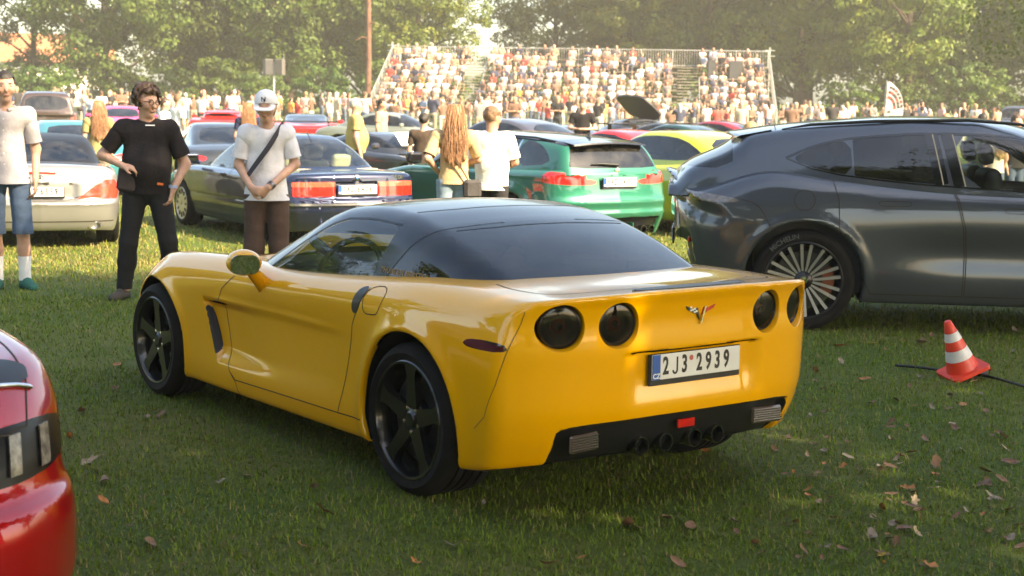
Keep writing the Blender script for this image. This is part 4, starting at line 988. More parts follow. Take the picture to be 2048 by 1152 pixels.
def build_body(S, lo, hi, h, root, paint_m, glass_m, windows, door_polys=(), end_parts=(), side_parts=(), screens=None, roof_m=None, roof_split=None, h2=None):
    """hull and greenhouse cut into parts. windows: [(name, outline in side view, glass)]; end_parts: [(name, outline in rear view, material, sign, mode)]"""
    hull, green = car_fns(S)
    hm = half_to_full(surface_nets(hull, (lo[0], -2 * h, lo[1]), (hi[0], S['hw2'], hi[1]), h))
    V = hm[0]; hm = split(hm, green(V[:, 0], V[:, 1], V[:, 2]) + .04)[1]
    for xa, za, Ra in S['axles']:
        V = hm[0]; d = np.hypot(V[:, 0] - xa, V[:, 2] - za) - Ra - .006
        d = np.maximum(d, V[:, 1] - S['W'](V[:, 0], V[:, 2]) + .014)
        w_, hm = split(hm, d); emit('wheel_well', coarse(w_, .05), BLACK, root, 'pair')
    V, N, _ = hm; u, hm = split(hm, np.maximum(.2 * (N[:, 2] + .75), V[:, 2] - .5)); 
    emit('underbody', largest(coarse(u, .10)), BLACK, root)
    for name, poly, m, sgn, mode in end_parts:
        V, N, _ = hm; p, hm = split(hm, np.maximum(end_field(V, N, poly, sgn, .05), 1.85 + sgn * -V[:, 0])); p, r_ = largest(p, True); hm = join([hm, r_]); emit(name, p, m, root, mode)
    for name, poly, m in side_parts:
        V, N, _ = hm; p, hm = split(hm, np.maximum(side_field(V, N, poly, .12), .3 - V[:, 1])); p, r_ = largest(p, True); hm = join([hm, r_]); emit(name, p, m, root, 'pair')
    for poly in door_polys:
        V, N, _ = hm; p, hm = split(hm, np.maximum(sd_poly(V[:, 0], V[:, 2], poly), S['hw2'] * .55 - V[:, 1])); emit('door', p, paint_m, root, 'pair')
        line_pair('door_gap', hull, poly, root, 'side', .008, True)
    emit('body', hm, paint_m, root)
    h2 = h2 or h
    gm = half_to_full(surface_nets(green, (lo[0], -2 * h2, S['gb'] - .02), (hi[0], S['hw2'], S['zmax'] + .06), h2))
    V = gm[0]; gm = split(gm, hull(V[:, 0], V[:, 1], V[:, 2], False) + .006)[1]
    for name, poly, m in windows:
        V, N, _ = gm; p, gm = split(gm, np.maximum(sd_poly(V[:, 0], V[:, 2], poly), .25 * (.22 - N[:, 1]))); emit(name, p, m, root, 'pair')
    for name, poly, m, sgn in (screens or ()):
        V, N, _ = gm; p, gm = split(gm, poly(V, N) if callable(poly) else np.maximum(sd_poly(V[:, 1], V[:, 2], poly), .25 * (.16 - sgn * N[:, 0]))); emit(name, p, m, root)
    if roof_split is not None:
        V, N, _ = gm; p, gm = split(gm, .2 * (roof_split - N[:, 2])); emit('roof_panel', p, roof_m, root)
        emit('roof', gm, paint_m, root)
    else: emit('roof', gm, roof_m or paint_m, root)
    return hull, green
def rear_pt(fn, y, z):
    P, _h = cast(fn, [(-3.4, y, z)], (1, 0, 0), 2.4, 400); return P[0]
def on_rear(fn, mesh2d, y, z, m, root, name, depth=.006, rot=0.0):
    """lay a flat mesh (x right seen from behind, y up) on the rear face"""
    p = rear_pt(fn, y, z); M = Matrix.Translation((p[0] - .001, y, z)) @ Matrix(((0, 0, -1, 0), (-1, 0, 0, 0), (0, 1, 0, 0), (0, 0, 0, 1)))
    return part(name, moved(mesh2d, M), m, root)

# ---- dark grey luxury SUV
SLATE = paint('slate_grey_paint', (.060, .068, .082), .55, .36, .03)
def build_suv():
    def flare(x, ay, z):
        r = np.hypot(x + 1.53, z - .39); r2 = np.hypot(x - 1.53, z - .39)
        f = -.010 * (1 - sstep(.48, .56, r)) - .010 * (1 - sstep(.48, .56, r2))
        sill = .034 * bump(z, .62, .15) * sstep(-1.15, -.25, x) * (1 - sstep(.7, 1.0, x))
        lamp = .010 * bump(z, 1.045, .03) * (x < -1.9)
        fuel = .006 * (np.abs(np.hypot(x + 1.55, z - 1.005) - .075) < .006)
        return f + sill + lamp * 0 + fuel * 0
    def rear(x, ay, z):
        zl = 1.195 - .235 * ay ** 2; duck = -.055 * bump(z, zl, .035) + .035 * bump(z, zl - .12, .06)
        rec = .05 * (1 - sstep(.36, .42, ay)) * sstep(.50, .54, z) * (1 - sstep(.78, .82, z))
        low = .09 * (1 - sstep(.70, .78, ay)) * (1 - sstep(.60, .66, z - .10 * sstep(.3, .7, ay)))
        return duck + rec + low
    S = gen_spec([(-2.75, .86), (-2.3, .935), (-1.9, .975), (-1.53, .99), (-1.0, .965), (0, .955), (.9, .965), (1.53, .985), (2.0, .94), (2.4, .85), (2.6, .78)],
                 [(.15, -.06), (.35, -.02), (.50, -.005), (.8, 0), (.95, -.012), (1.06, -.04), (1.2, -.085), (1.35, -.15)],
                 [(-2.75, 1.25), (-2.6, 1.20), (-2.42, 1.165), (-2.2, 1.19), (-1.8, 1.25), (-1.3, 1.20), (0, 1.14), (1.0, 1.12), (1.6, 1.06), (2.1, .96), (2.5, .80), (2.6, .7)],
                 [(-2.75, .25), (-2.5, .235), (-2.3, .17), (-2.0, .07), (-1.7, .04), (1, .05), (2, .10), (2.6, .12)], 1.0,
                 [(.2, 2.40), (.4, 2.50), (.6, 2.56), (.8, 2.585), (.95, 2.585), (1.03, 2.57), (1.12, 2.57), (1.2, 2.59), (1.3, 2.60)], [(0, 0), (.45, .04), (.7, .12), (.85, .23), (1.0, .42)],
                 [(.2, 2.3), (.5, 2.46), (.8, 2.44), (1.0, 2.3)], [(0, 0), (.5, .08), (.8, .26), (1.0, .55)],
                 [(1.53, .39, .455), (-1.53, .39, .455)],
                 [(-2.6, .60), (-2.2, .745), (-1.8, .815), (-1.3, .86), (-.5, .885), (.3, .88), (.9, .84), (1.3, .78)], 1.10, .22,
                 [(1.55, 1.0), (1.2, 1.10), (.8, 1.31), (.45, 1.50), (.15, 1.605), (-.2, 1.66), (-.7, 1.665), (-1.3, 1.625), (-1.75, 1.575), (-2.02, 1.525), (-2.07, 1.50), (-2.13, 1.44), (-2.5, 1.235), (-2.6, 1.12)],
                 tcurve=.42, kf=.42, kr=.16, crown=.10, r_g=.10, roof_mid=-.5, gb=1.0, zb=[(-3, .34), (-1.9, .26), (-1, .22), (1, .22), (3, .24)], r_st=[(-2.7, .03), (-2.5, .05), (-2.1, .12), (2.6, .12)], r_rs=.10, extra=flare, rear=rear)
    S['hw2'] = 1.10; S['zmax'] = 1.68; S['well_y'] = .6
    root = empty('dark_grey_suv', (3.893, 12.485, 0), -1.6951 + math.pi / 2)
    tag(root, 'dark grey luxury SUV with a small ducktail parked beside the orange cone', 'car')
    win_r = smooth_poly([(-1.66, 1.315), (-1.40, 1.235), (-1.18, 1.205), (-1.20, 1.475), (-1.40, 1.437), (-1.55, 1.38)], 1)
    win_m = [(-1.165, 1.202), (-.82, 1.17), (-.50, 1.152), (-.58, 1.530), (-.85, 1.525), (-1.185, 1.480)]
    win_f = smooth_poly([(-.32, 1.135), (.1, 1.12), (.55, 1.105), (.95, 1.095), (.80, 1.20), (.45, 1.395), (.18, 1.485), (-.07, 1.517), (-.44, 1.525)], 1)
    lamp = smooth_poly([(-2.62, .985), (-2.45, .985), (-2.15, .975), (-2.02, .992), (-2.10, 1.02), (-2.30, 1.045), (-2.50, 1.06), (-2.66, 1.10)], 1)
    hull, green = build_body(S, (-2.78, .12), (2.62, 1.42), .0235, root, SLATE, TINT,
        [('side_window', win_r, TINTDARK), ('side_window', win_m, TINTDARK), ('side_window', win_f, CLEAR)],
        [[(-1.35, 1.225), (-.455, 1.15), (-.40, 1.04), (-.345, .82), (-.325, .60), (-.33, .30), (-1.02, .30), (-1.10, .45), (-1.225, .65), (-1.275, .80), (-1.285, 1.02)],
         [(-.445, 1.15), (.95, 1.09), (.96, .60), (.94, .30), (-.315, .30), (-.31, .60), (-.33, .82), (-.385, 1.04)]],
        [('diffuser', smooth_poly([(-.1, .60), (.30, .60), (.55, .66), (.72, .68), (.74, .5), (.6, .2), (-.1, .2)], 1), BLACK, -1, 'join'), ('light_bar', [(-.1, 1.155), (.4, 1.12), (.7, 1.045), (.86, .99), (.86, .965), (.7, 1.015), (.4, 1.09), (-.1, 1.125)], SMOKELENS, -1, 'join')],
        [('tail_light', lamp, mat('smoked_clear_lens', (.16, .14, .13), .1, coat=1, var=.4, vscale=18))],
        [('rear_window', lambda V, N: np.maximum(np.maximum(V[:, 0] + 2.10, 1.235 - V[:, 2]), .25 * (.50 - N[:, 2])), TINTDARK, -1),
         ('windscreen', smooth_poly([(-.3, 1.08), (.70, 1.08), (.60, 1.45), (.52, 1.55), (-.3, 1.60)], 1), CLEAR, 1)])
    for s in (1, -1):   # trims
        part('window_trim', surf_line(green, smooth_poly([(-1.69, 1.325), (-1.42, 1.222), (-.82, 1.158), (-.4, 1.135), (.5, 1.095)], 1, False), 'side', .012, .002, s), GLOSSBLACK, root)
        part('window_trim', surf_line(green, smooth_poly([(-1.69, 1.325), (-1.55, 1.395), (-1.38, 1.452), (-1.16, 1.495), (-.6, 1.54), (-.05, 1.53), (.22, 1.49), (.5, 1.395), (.85, 1.20)], 1, False), 'side', .022, .002, s), GLOSSBLACK, root)
        part('pillar_trim', surf_line(green, [(-.51, 1.15), (-.59, 1.53)], 'side', .10, .002, s), GLOSSBLACK, root)
        part('pillar_strip', surf_line(green, [(-.50, 1.15), (-.58, 1.53)], 'side', .010, .004, s), mat('strip_beige', (.35, .30, .22), .4), root)
        part('pillar_trim', surf_line(green, [(-.375, 1.14), (-.475, 1.53)], 'side', .09, .002, s), GLOSSBLACK, root)
        part('pillar_strip', surf_line(green, [(-.335, 1.14), (-.43, 1.53)], 'side', .010, .004, s), MATS['strip_beige'], root)
        part('roof_rail', tube([(-1.72, s * .555, 1.545), (-1.5, s * .575, 1.585), (-1.0, s * .60, 1.622), (-.3, s * .605, 1.642), (.1, s * .60, 1.618), (.35, s * .60, 1.545)], [.004, .012, .013, .013, .012, .004], 8), BLACK, root)
        a = np.linspace(0, 2 * math.pi, 40, endpoint=False)
        for xx, zz, nm in ((-.86, 1.0, 'door_handle'), (.08, .965, 'door_handle')):
            part('handle_seam', surf_line(hull, [(xx + .12 * math.copysign(abs(math.cos(t)) ** .35, math.cos(t)), zz + .018 * math.copysign(abs(math.sin(t)) ** .5, math.sin(t))) for t in a], 'side', .005, .0015, s, True), GAP, root)
        part('panel_gap', surf_line(hull, smooth_poly([(-2.02, 1.005), (-1.92, .98), (-1.86, .92), (-1.80, .80)], 2, False), 'side', .006, .0015, s), GAP, root)
        part('panel_gap', surf_line(hull, [(-2.53, .98), (-2.50, .80), (-2.49, .62)], 'side', .006, .0015, s), GAP, root)
        part('reflector', moved(box(.02, .14, .045, (0, 0, 0), .006), xf((-2.40, s * .66, .665), rz=s * .35)), REDLENS, root, False)
    part('fuel_cap_seam', surf_line(hull, [(-1.545 + .078 * math.cos(t), 1.012 + .078 * math.sin(t)) for t in np.linspace(0, 2 * math.pi, 36, endpoint=False)], 'side', .006, .0015, -1, True), GAP, root)
    czech_plate(root, None, (-2.56, 0, .66), Matrix(FACE_BACK))
    # roof spoiler and ducktail blade
    yy = np.linspace(-.56, .56, 21); Vs = []
    for y in yy:
        k = (y / .56) ** 2; Vs.append([(-1.80, y, 1.572 - .10 * y * y), (-2.10 + .06 * k, y, 1.520 - .09 * y * y), (-2.17 + .09 * k, y, 1.500 - .09 * y * y), (-2.10 + .06 * k, y, 1.492 - .09 * y * y), (-1.82, y, 1.535 - .10 * y * y)])
    Vs = np.array(Vs); n, k = Vs.shape[:2]; T = []
    for i in range(n - 1):
        for j in range(k): a, b = i * k + j, i * k + (j + 1) % k; T += [(a, b, b + k), (a, b + k, a + k)]
    m_ = (Vs.reshape(-1, 3), None, np.array(T)); part('roof_spoiler', (m_[0], _nrm(m_[0], m_[2]), m_[2]), SLATE, root)
    part('roof_spoiler_seam', surf_line(green, [(-1.77, -.53), (-1.76, 0), (-1.77, .53)], 'top', .007), GAP, root)
    alu = mat('machined_alloy', (.42, .41, .40), .35, .8, var=.1); dk = mat('dark_alloy', (.03, .03, .032), .3, .6)
    for s in (1, -1):
        for xa in (1.53, -1.53): 
            w = add_wheel(root, 'suv', (xa, s * .965, .39), s > 0, lambda: wheel_parts('twin10', .393, .302, .31, dk, alu))
            a_ = lathe([(.0, .004), (.03, .003), (.033, -.004)], 20, 'y')
            part('wheel_badge', moved(a_, xf((0, -.010, 0))), CHROME, w)
            cal = [(.15 * math.cos(t), .15 * math.sin(t)) for t in np.linspace(-.5, .5, 7)] + [(.235 * math.cos(t), .235 * math.sin(t)) for t in np.linspace(.5, -.5, 7)]
            V, N, T = prism(cal, .05); part('brake_caliper', flatm((np.column_stack([V[:, 0] * (1 if s > 0 else -1), V[:, 2] - .10, V[:, 1]]), None, T if s < 0 else T[:, ::-1])), mat('orange_caliper', (.22, .055, .015), .5), w)
    # lettering on the visible rear tyre
    tx = text_mesh('MICHELIN', .055, .0008, .001, 1.0); V, N, T = tx; ang = math.radians(118) + V[:, 0] / .345; r = .345 + V[:, 1]
    ang = math.radians(118) - V[:, 0] / .345
    part('tyre_lettering', flatm((np.column_stack([-1.53 - r * np.cos(ang) * -1, np.full(len(V), -.977) - V[:, 2], .39 + r * np.sin(ang)]), None, T)), mat('tyre_letter', (.055, .055, .06), .5), root)
    cabin(root, S, hull, (-1.9, 1.0), .80, .3, 1.08)
    lth = mat('black_leather', (.02, .02, .022), .5)
    for s in (1, -1):
        seat(root, .30, s * .40, lth, True, .66, 'seat', .50, .5); seat(root, -.75, s * .40, lth, True, .62, 'seat', .52, .5)
    V, N, T = prism(smooth_poly([(.70, .8), (.72, 1.02), (.85, 1.10), (1.2, 1.10), (1.3, .8)], 1), 1.6); part('dashboard', flatm((np.column_stack([V[:, 0], V[:, 2] - .8, V[:, 1]]), None, T[:, ::-1])), lth, root)
    steering_wheel(root, (.60, .40, 1.06), -.40, .185, lth)
    for s in (1, -1):
        def mf(x, y, z): return (np.sqrt(((x - .01) / .10) ** 2 + (y / .13) ** 2 + (z / .085) ** 2) - 1) * .08
        mm = surface_nets(mf, (-.13, -.16, -.12), (.13, .16, .12), .016, 2); part('mirror', moved(mm, xf((.80, s * 1.04, 1.13))), SLATE, root)
        part('mirror_stalk', tube([(.84, s * .88, 1.09), (.82, s * .96, 1.11)], .03, 8), BLACK, root)
    return root
build_suv()

# ---- dark blue coupe of the early nineties
NAVY = paint('navy_paint', (.010, .016, .045), .35, .3, .08)
def build_850():
    def rear(x, ay, z): return .02 * bump(z, .565, .012) + .012 * bump(z, .50, .012) + .03 * (1 - sstep(.27, .29, ay)) * sstep(.62, .63, z) * (1 - sstep(.79, .80, z))
    def ridge(x, ay, z): return -.006 * bump(z, .80, .015) + .015 * sstep(.45, .30, z) + .010 * bump(z, .50, .015)
    S = gen_spec([(-2.55, .80), (-2.2, .86), (-1.34, .915), (0, .905), (1.34, .91), (1.9, .85), (2.4, .74)], [(.15, -.07), (.3, -.03), (.45, -.01), (.65, 0), (.78, -.005), (.88, -.05), (1.0, -.12)],
                 [(-2.55, .86), (-2.40, .895), (-2.0, .925), (-1.5, .93), (-.5, .90), (.9, .895), (1.5, .83), (2.0, .75), (2.4, .62)], [(-2.5, .03), (0, .04), (2.4, .05)], .93,
                 [(.15, 2.25), (.35, 2.40), (.48, 2.455), (.57, 2.45), (.60, 2.41), (.7, 2.40), (.85, 2.385), (.92, 2.37)], [(0, 0), (.4, .02), (.7, .07), (.85, .15), (.95, .3)],
                 [(.15, 2.2), (.4, 2.33), (.6, 2.3), (.75, 2.2)], [(0, 0), (.5, .06), (.8, .22), (.95, .4)], [(1.342, .31, .355), (-1.342, .31, .355)],
                 [(-1.9, .62), (-1.5, .69), (-1.0, .745), (-.2, .77), (.5, .75), (1.2, .70)], .88, .40,
                 [(1.25, .80), (1.0, .90), (.6, 1.10), (.25, 1.25), (-.05, 1.32), (-.35, 1.34), (-.7, 1.318), (-1.0, 1.24), (-1.35, 1.09), (-1.7, .93), (-1.85, .86)],
                 tcurve=.35, kf=.45, kr=.25, crown=.08, r_g=.09, roof_mid=-.35, r_st=[(-2.5, .03), (-2.2, .06), (2.4, .07)], r_rs=.07, rear=rear, extra=ridge)
    S['hw2'] = 1.0; S['zmax'] = 1.36
    root = empty('navy_coupe', (-3.1636, 20.5877, -.095), .5537 + math.pi / 2)
    tag(root, 'dark blue nineties coupe with wide red tail lights behind the man in the white cap', 'car')
    win = smooth_poly([(.80, .885), (.55, 1.02), (.28, 1.16), (.05, 1.235), (-.25, 1.265), (-.55, 1.255), (-.85, 1.19), (-1.10, 1.06), (-1.20, .96), (-1.17, .90)], 1)
    light_lo = [(.285, .625), (.80, .625), (.81, .74), (.285, .74)]; light_hi = [(.285, .74), (.81, .74), (.81, .80), (.285, .80)]
    red1 = mat('red_lens_bright', (.72, .018, .012), .15, coat=1, var=.2, vscale=30); red2 = mat('orange_lens', (.80, .09, .05), .15, coat=1, var=.2, vscale=30)
    hull, green = build_body(S, (-2.6, .1), (2.45, 1.0), .030, root, NAVY, CLEAR, [('side_window', win, GREENGLASS)],
        [[(.95, .90), (-.42, .895), (-.50, .80), (-.50, .30), (-.42, .25), (.85, .25), (.98, .45), (1.0, .7)]],
        [('tail_light', light_lo, red1, -1, 'pair'), ('tail_light_upper', light_hi, red2, -1, 'pair')], [('front_indicator', [(1.62, .52), (1.74, .52), (1.74, .56), (1.62, .56)], BLACK)],
        [('rear_window', smooth_poly([(-.3, .95), (.60, .95), (.63, 1.0), (.50, 1.22), (.44, 1.265), (-.3, 1.285)], 1), GREENGLASS, -1), ('windscreen', smooth_poly([(-.3, .90), (.64, .90), (.50, 1.25), (-.3, 1.29)], 1), CLEAR, 1)])
    czech_plate(root, ('7AZ', '6406'), (rear_pt(hull, 0, .70)[0] - .035, 0, .705), Matrix(FACE_BACK), BLACK, False)
    on_rear(hull, lathe([(0, .008), (.036, .006), (.040, 0)], 24), 0, .845, CHROME, root, 'round_badge'); on_rear(hull, lathe([(0, .011), (.014, .010)], 12), 0, .845, mat('badge_blue', (.03, .15, .45), .3), root, 'badge_centre')
    on_rear(hull, text_mesh('850i', .075, .003, .001, 1.25), -.56, .845, CHROME, root, 'model_badge')
    part('bumper_strip', surf_line(hull, [(y, .532) for y in np.linspace(-.86, .86, 30)], 'rear', .028, .004), mat('bright_trim', (.4, .4, .42), .2, .9), root)
    line_pair('trunk_gap', hull, [(.66, .93), (.66, .80), (.64, .62)], root, 'rear', .008)
    alloy = mat('pale_alloy', (.55, .50, .40), .35, .7)
    for s in (1, -1):
        for xa in (1.342, -1.342): add_wheel(root, '850', (xa, s * .90, .31), s > 0, lambda: wheel_parts('disc', .315, .225, .235, alloy))
        def mf(x, y, z): return np.sqrt((np.maximum(np.abs(x) - .03, 0)) ** 2 + (np.maximum(np.abs(y) - .07, 0)) ** 2 + (np.maximum(np.abs(z) - .04, 0)) ** 2) - .03
        mm = surface_nets(mf, (-.1, -.14, -.1), (.1, .14, .1), .016, 2); sh = part('mirror', moved(mm, xf((.72, s * .98, .96))), NAVY, root)
        part('mirror_glass', moved(box(.004, .15, .085, (-.061, 0, 0)), xf((.72, s * .98, .96))), MIRROR, sh, False)
        part('mirror_stalk', tube([(.72, s * .86, .90), (.72, s * .93, .94)], .03, 8), NAVY, sh)
        part('door_handle', moved(box(.16, .02, .035, (0, 0, 0), .008), xf((-.28, s * .912, .80))), GLOSSBLACK, root, False)
        part('exhaust_tip', moved(lathe([(.026, .1), (.03, 0), (.026, .0)], 16, 'x'), xf((-2.42, s * .45, .27))), CHROME, root)
    part('aerial', tube([(-1.05, -.0, 1.235), (-.98, .02, 1.33), (-.93, .05, 1.40)], .006, 5), BLACK, root)
    cream = mat('cream_leather', (.55, .46, .30), .55, var=.15)
    cabin(root, S, hull, (-1.3, .9), .70, .2, .86)
    for s in (1, -1):
        seat(root, .10, s * .36, cream, True, .62, 'seat', .24); seat(root, -.75, s * .36, cream, True, .48, 'rear_seat', .30)
    part('parcel_shelf', box(.6, 1.2, .02, (-1.45, 0, .915)), cream, root, False)
    steering_wheel(root, (.42, .36, .85), -.4, .19)
    part('dashboard', box(.45, 1.36, .25, (.75, 0, .78), .05), INTERIOR, root, False)
GREENGLASS = glass('green_tinted_glass', (.62, .74, .68))
build_850()

# ---- green estate
EMERALD = paint('emerald_paint', (.014, .135, .085), .25, .4, .05)
def build_m3():
    def flare(x, ay, z): return -.03 * bump(np.hypot(x + 1.43, z - .33), .40, .09) - .03 * bump(np.hypot(x - 1.43, z - .33), .40, .09) - .008 * bump(z, .93, .03) + .02 * bump(z, .55, .12) * (np.abs(x) < 1.0)
    def rear(x, ay, z):
        return .05 * (1 - sstep(.70, .76, ay)) * (1 - sstep(.40, .43, z)) - .025 * bump(z, .62, .05) - .02 * bump(z, .48, .03)
    S = gen_spec([(-2.5, .86), (-2.1, .925), (-1.43, .94), (0, .915), (1.43, .935), (2.0, .88), (2.4, .76)], [(.15, -.08), (.3, -.03), (.5, 0), (.75, 0), (.9, -.005), (1.0, -.04), (1.15, -.10)],
                 [(-2.5, 1.02), (-2.2, 1.03), (-1.5, 1.02), (0, .98), (1.0, .98), (1.6, .92), (2.1, .83), (2.4, .7)], [(-2.5, .03), (0, .05), (2.4, .08)], .95,
                 [(.15, 2.28), (.3, 2.36), (.45, 2.43), (.6, 2.43), (.8, 2.40), (.95, 2.385), (1.02, 2.36)], [(0, 0), (.5, .04), (.75, .11), (.9, .22), (1.0, .4)],
                 [(.15, 2.25), (.5, 2.38), (.8, 2.3)], [(0, 0), (.5, .08), (.8, .25), (.95, .45)], [(1.43, .33, .375), (-1.43, .33, .375)],
                 [(-2.45, .70), (-2.1, .79), (-1.5, .83), (-.5, .84), (.6, .82), (1.3, .76)], .96, .30,
                 [(1.35, .92), (1.15, .99), (.75, 1.20), (.40, 1.36), (.1, 1.42), (-.3, 1.44), (-1.0, 1.43), (-1.7, 1.40), (-2.05, 1.365), (-2.12, 1.34), (-2.19, 1.28), (-2.335, 1.04), (-2.39, .93)],
                 tcurve=.35, kf=.4, kr=.08, crown=.09, r_g=.09, roof_mid=-.6, gb=.94, r_st=[(-2.5, .04), (-2.2, .06), (2.4, .08)], r_rs=.08, rear=rear, extra=flare)
    S['hw2'] = 1.06; S['zmax'] = 1.46
    root = empty('green_estate_car', (-.0785, 20.7249, -.12), .608 + math.pi / 2)
    tag(root, 'emerald green estate car with black roof and rear wiper', 'car')
    wr = smooth_poly([(-2.02, 1.07), (-1.30, 1.02), (-1.30, 1.355), (-1.6, 1.335), (-1.85, 1.24)], 1)
    wm = [(-1.24, 1.015), (-.42, .995), (-.50, 1.375), (-1.24, 1.36)]; wf = smooth_poly([(-.34, .99), (.95, .985), (.6, 1.19), (.30, 1.33), (.05, 1.375), (-.42, 1.38)], 1)
    lamp = smooth_poly([(.33, .835), (.62, .832), (.80, .840), (.99, .86), (1.0, .98), (.86, .99), (.80, .935), (.64, .900), (.33, .898)], 1)
    hull, green = build_body(S, (-2.55, .1), (2.45, 1.1), .030, root, EMERALD, TINT, [('side_window', wr, TINTDARK), ('side_window', wm, TINT), ('side_window', wf, TINT)],
        [[(-1.28, 1.0), (-.42, .98), (-.40, .35), (-1.0, .28), (-1.15, .55)], [(-.40, .98), (1.0, .97), (1.02, .30), (-.38, .30)]],
        [('tail_light', lamp, REDLENS, -1, 'pair'), ('diffuser', smooth_poly([(-.1, .41), (.68, .41), (.74, .38), (.66, .15), (-.1, .15)], 1), BLACK, -1, 'join')], [('tail_light_side', smooth_poly([(-2.08, .985), (-2.18, .995), (-2.40, .96), (-2.40, .86), (-2.26, .865), (-2.17, .90)], 1), REDLENS)],
        [('rear_window', smooth_poly([(-.3, 1.035), (.68, 1.035), (.66, 1.08), (.57, 1.30), (.53, 1.325), (-.3, 1.335)], 1), TINT, -1), ('windscreen', smooth_poly([(-.3, 1.0), (.68, 1.0), (.54, 1.34), (-.3, 1.39)], 1), CLEAR, 1)], GLOSSBLACK, .80)
    czech_plate(root, ('9AZ', '0403'), (rear_pt(hull, 0, .86)[0] - .022, 0, .865), Matrix(FACE_BACK), BLACK, False)
    on_rear(hull, lathe([(0, .008), (.036, .006), (.040, 0)], 24), 0, 1.0, CHROME, root, 'round_badge')
    on_rear(hull, text_mesh('M3', .05, .003, .001, 1.25), -.60, .985, CHROME, root, 'model_badge')
    part('rear_wiper', tube([(-2.345, -.02, 1.075), (-2.325, .22, 1.09), (-2.315, .36, 1.085)], [.022, .016, .008], 6), BLACK, root)
    yy = np.linspace(-.56, .56, 15); Vs = np.array([[(-1.98, y, 1.375 - .09 * y * y), (-2.26 + .05 * (y / .56) ** 2, y, 1.350 - .10 * y * y), (-2.27 + .05 * (y / .56) ** 2, y, 1.330 - .10 * y * y), (-2.05, y, 1.33 - .09 * y * y)] for y in yy])
    n, k = Vs.shape[:2]; T = []
    for i in range(n - 1):
        for j in range(k): a, b = i * k + j, i * k + (j + 1) % k; T += [(a, b, b + k), (a, b + k, a + k)]
    part('roof_spoiler', flatm((Vs.reshape(-1, 3), None, np.array(T))), GLOSSBLACK, root)
    part('roof_fin', moved(prism([(-.07, 0), (.07, 0), (-.05, .055)], .02), Matrix(((1, 0, 0, -1.75), (0, 0, 1, -.01), (0, 1, 0, 1.39), (0, 0, 0, 1)))), GLOSSBLACK, root)
    for s in (1, -1):
        part('roof_rail', tube([(-1.9, s * .60, 1.345), (-1.5, s * .625, 1.385), (-.3, s * .64, 1.405), (.2, s * .62, 1.365)], .014, 6), BLACK, root)
        part('window_bar', surf_line(green, [(-1.27, 1.02), (-1.27, 1.35)], 'side', .03, .002, s), CHROME, root)
        for yc in (.42, .54): part('exhaust_tip', moved(lathe([(.042, .12), (.05, 0), (.044, 0), (.04, .1)], 20, 'x'), xf((-2.40, s * yc, .27))), DARKCHROME, root)
        part('diffuser_fin', moved(box(.2, .015, .16, (0, 0, 0), .003), xf((-2.33, s * .22, .28))), EMERALD, root, False)
        for xa in (1.43, -1.43): add_wheel(root, 'm3', (xa, s * .935, .33), s > 0, lambda: wheel_parts('multi', .335, .25, .27, DARKALLOY))
        def mf(x, y, z): return np.sqrt((np.maximum(np.abs(x) - .03, 0)) ** 2 + (np.maximum(np.abs(y) - .07, 0)) ** 2 + (np.maximum(np.abs(z) - .04, 0)) ** 2) - .035
        mm = surface_nets(mf, (-.1, -.14, -.1), (.1, .14, .1), .018, 2); part('mirror', moved(mm, xf((.82, s * 1.0, 1.04))), GLOSSBLACK, root)
        part('door_handle', moved(box(.18, .03, .03, (0, 0, 0), .01), xf((-1.02, s * .925, .90))), EMERALD, root, False)
    cabin(root, S, hull, (-2.2, .95), .74, .3, .95)
    for s in (1, -1): seat(root, .2, s * .38, INTERIOR, True, .62, 'seat', .36); seat(root, -.75, s * .40, INTERIOR, True, .55, 'rear_seat', .38)
DARKALLOY = mat('dark_alloy_far', (.05, .05, .055), .35, .6)
build_m3()

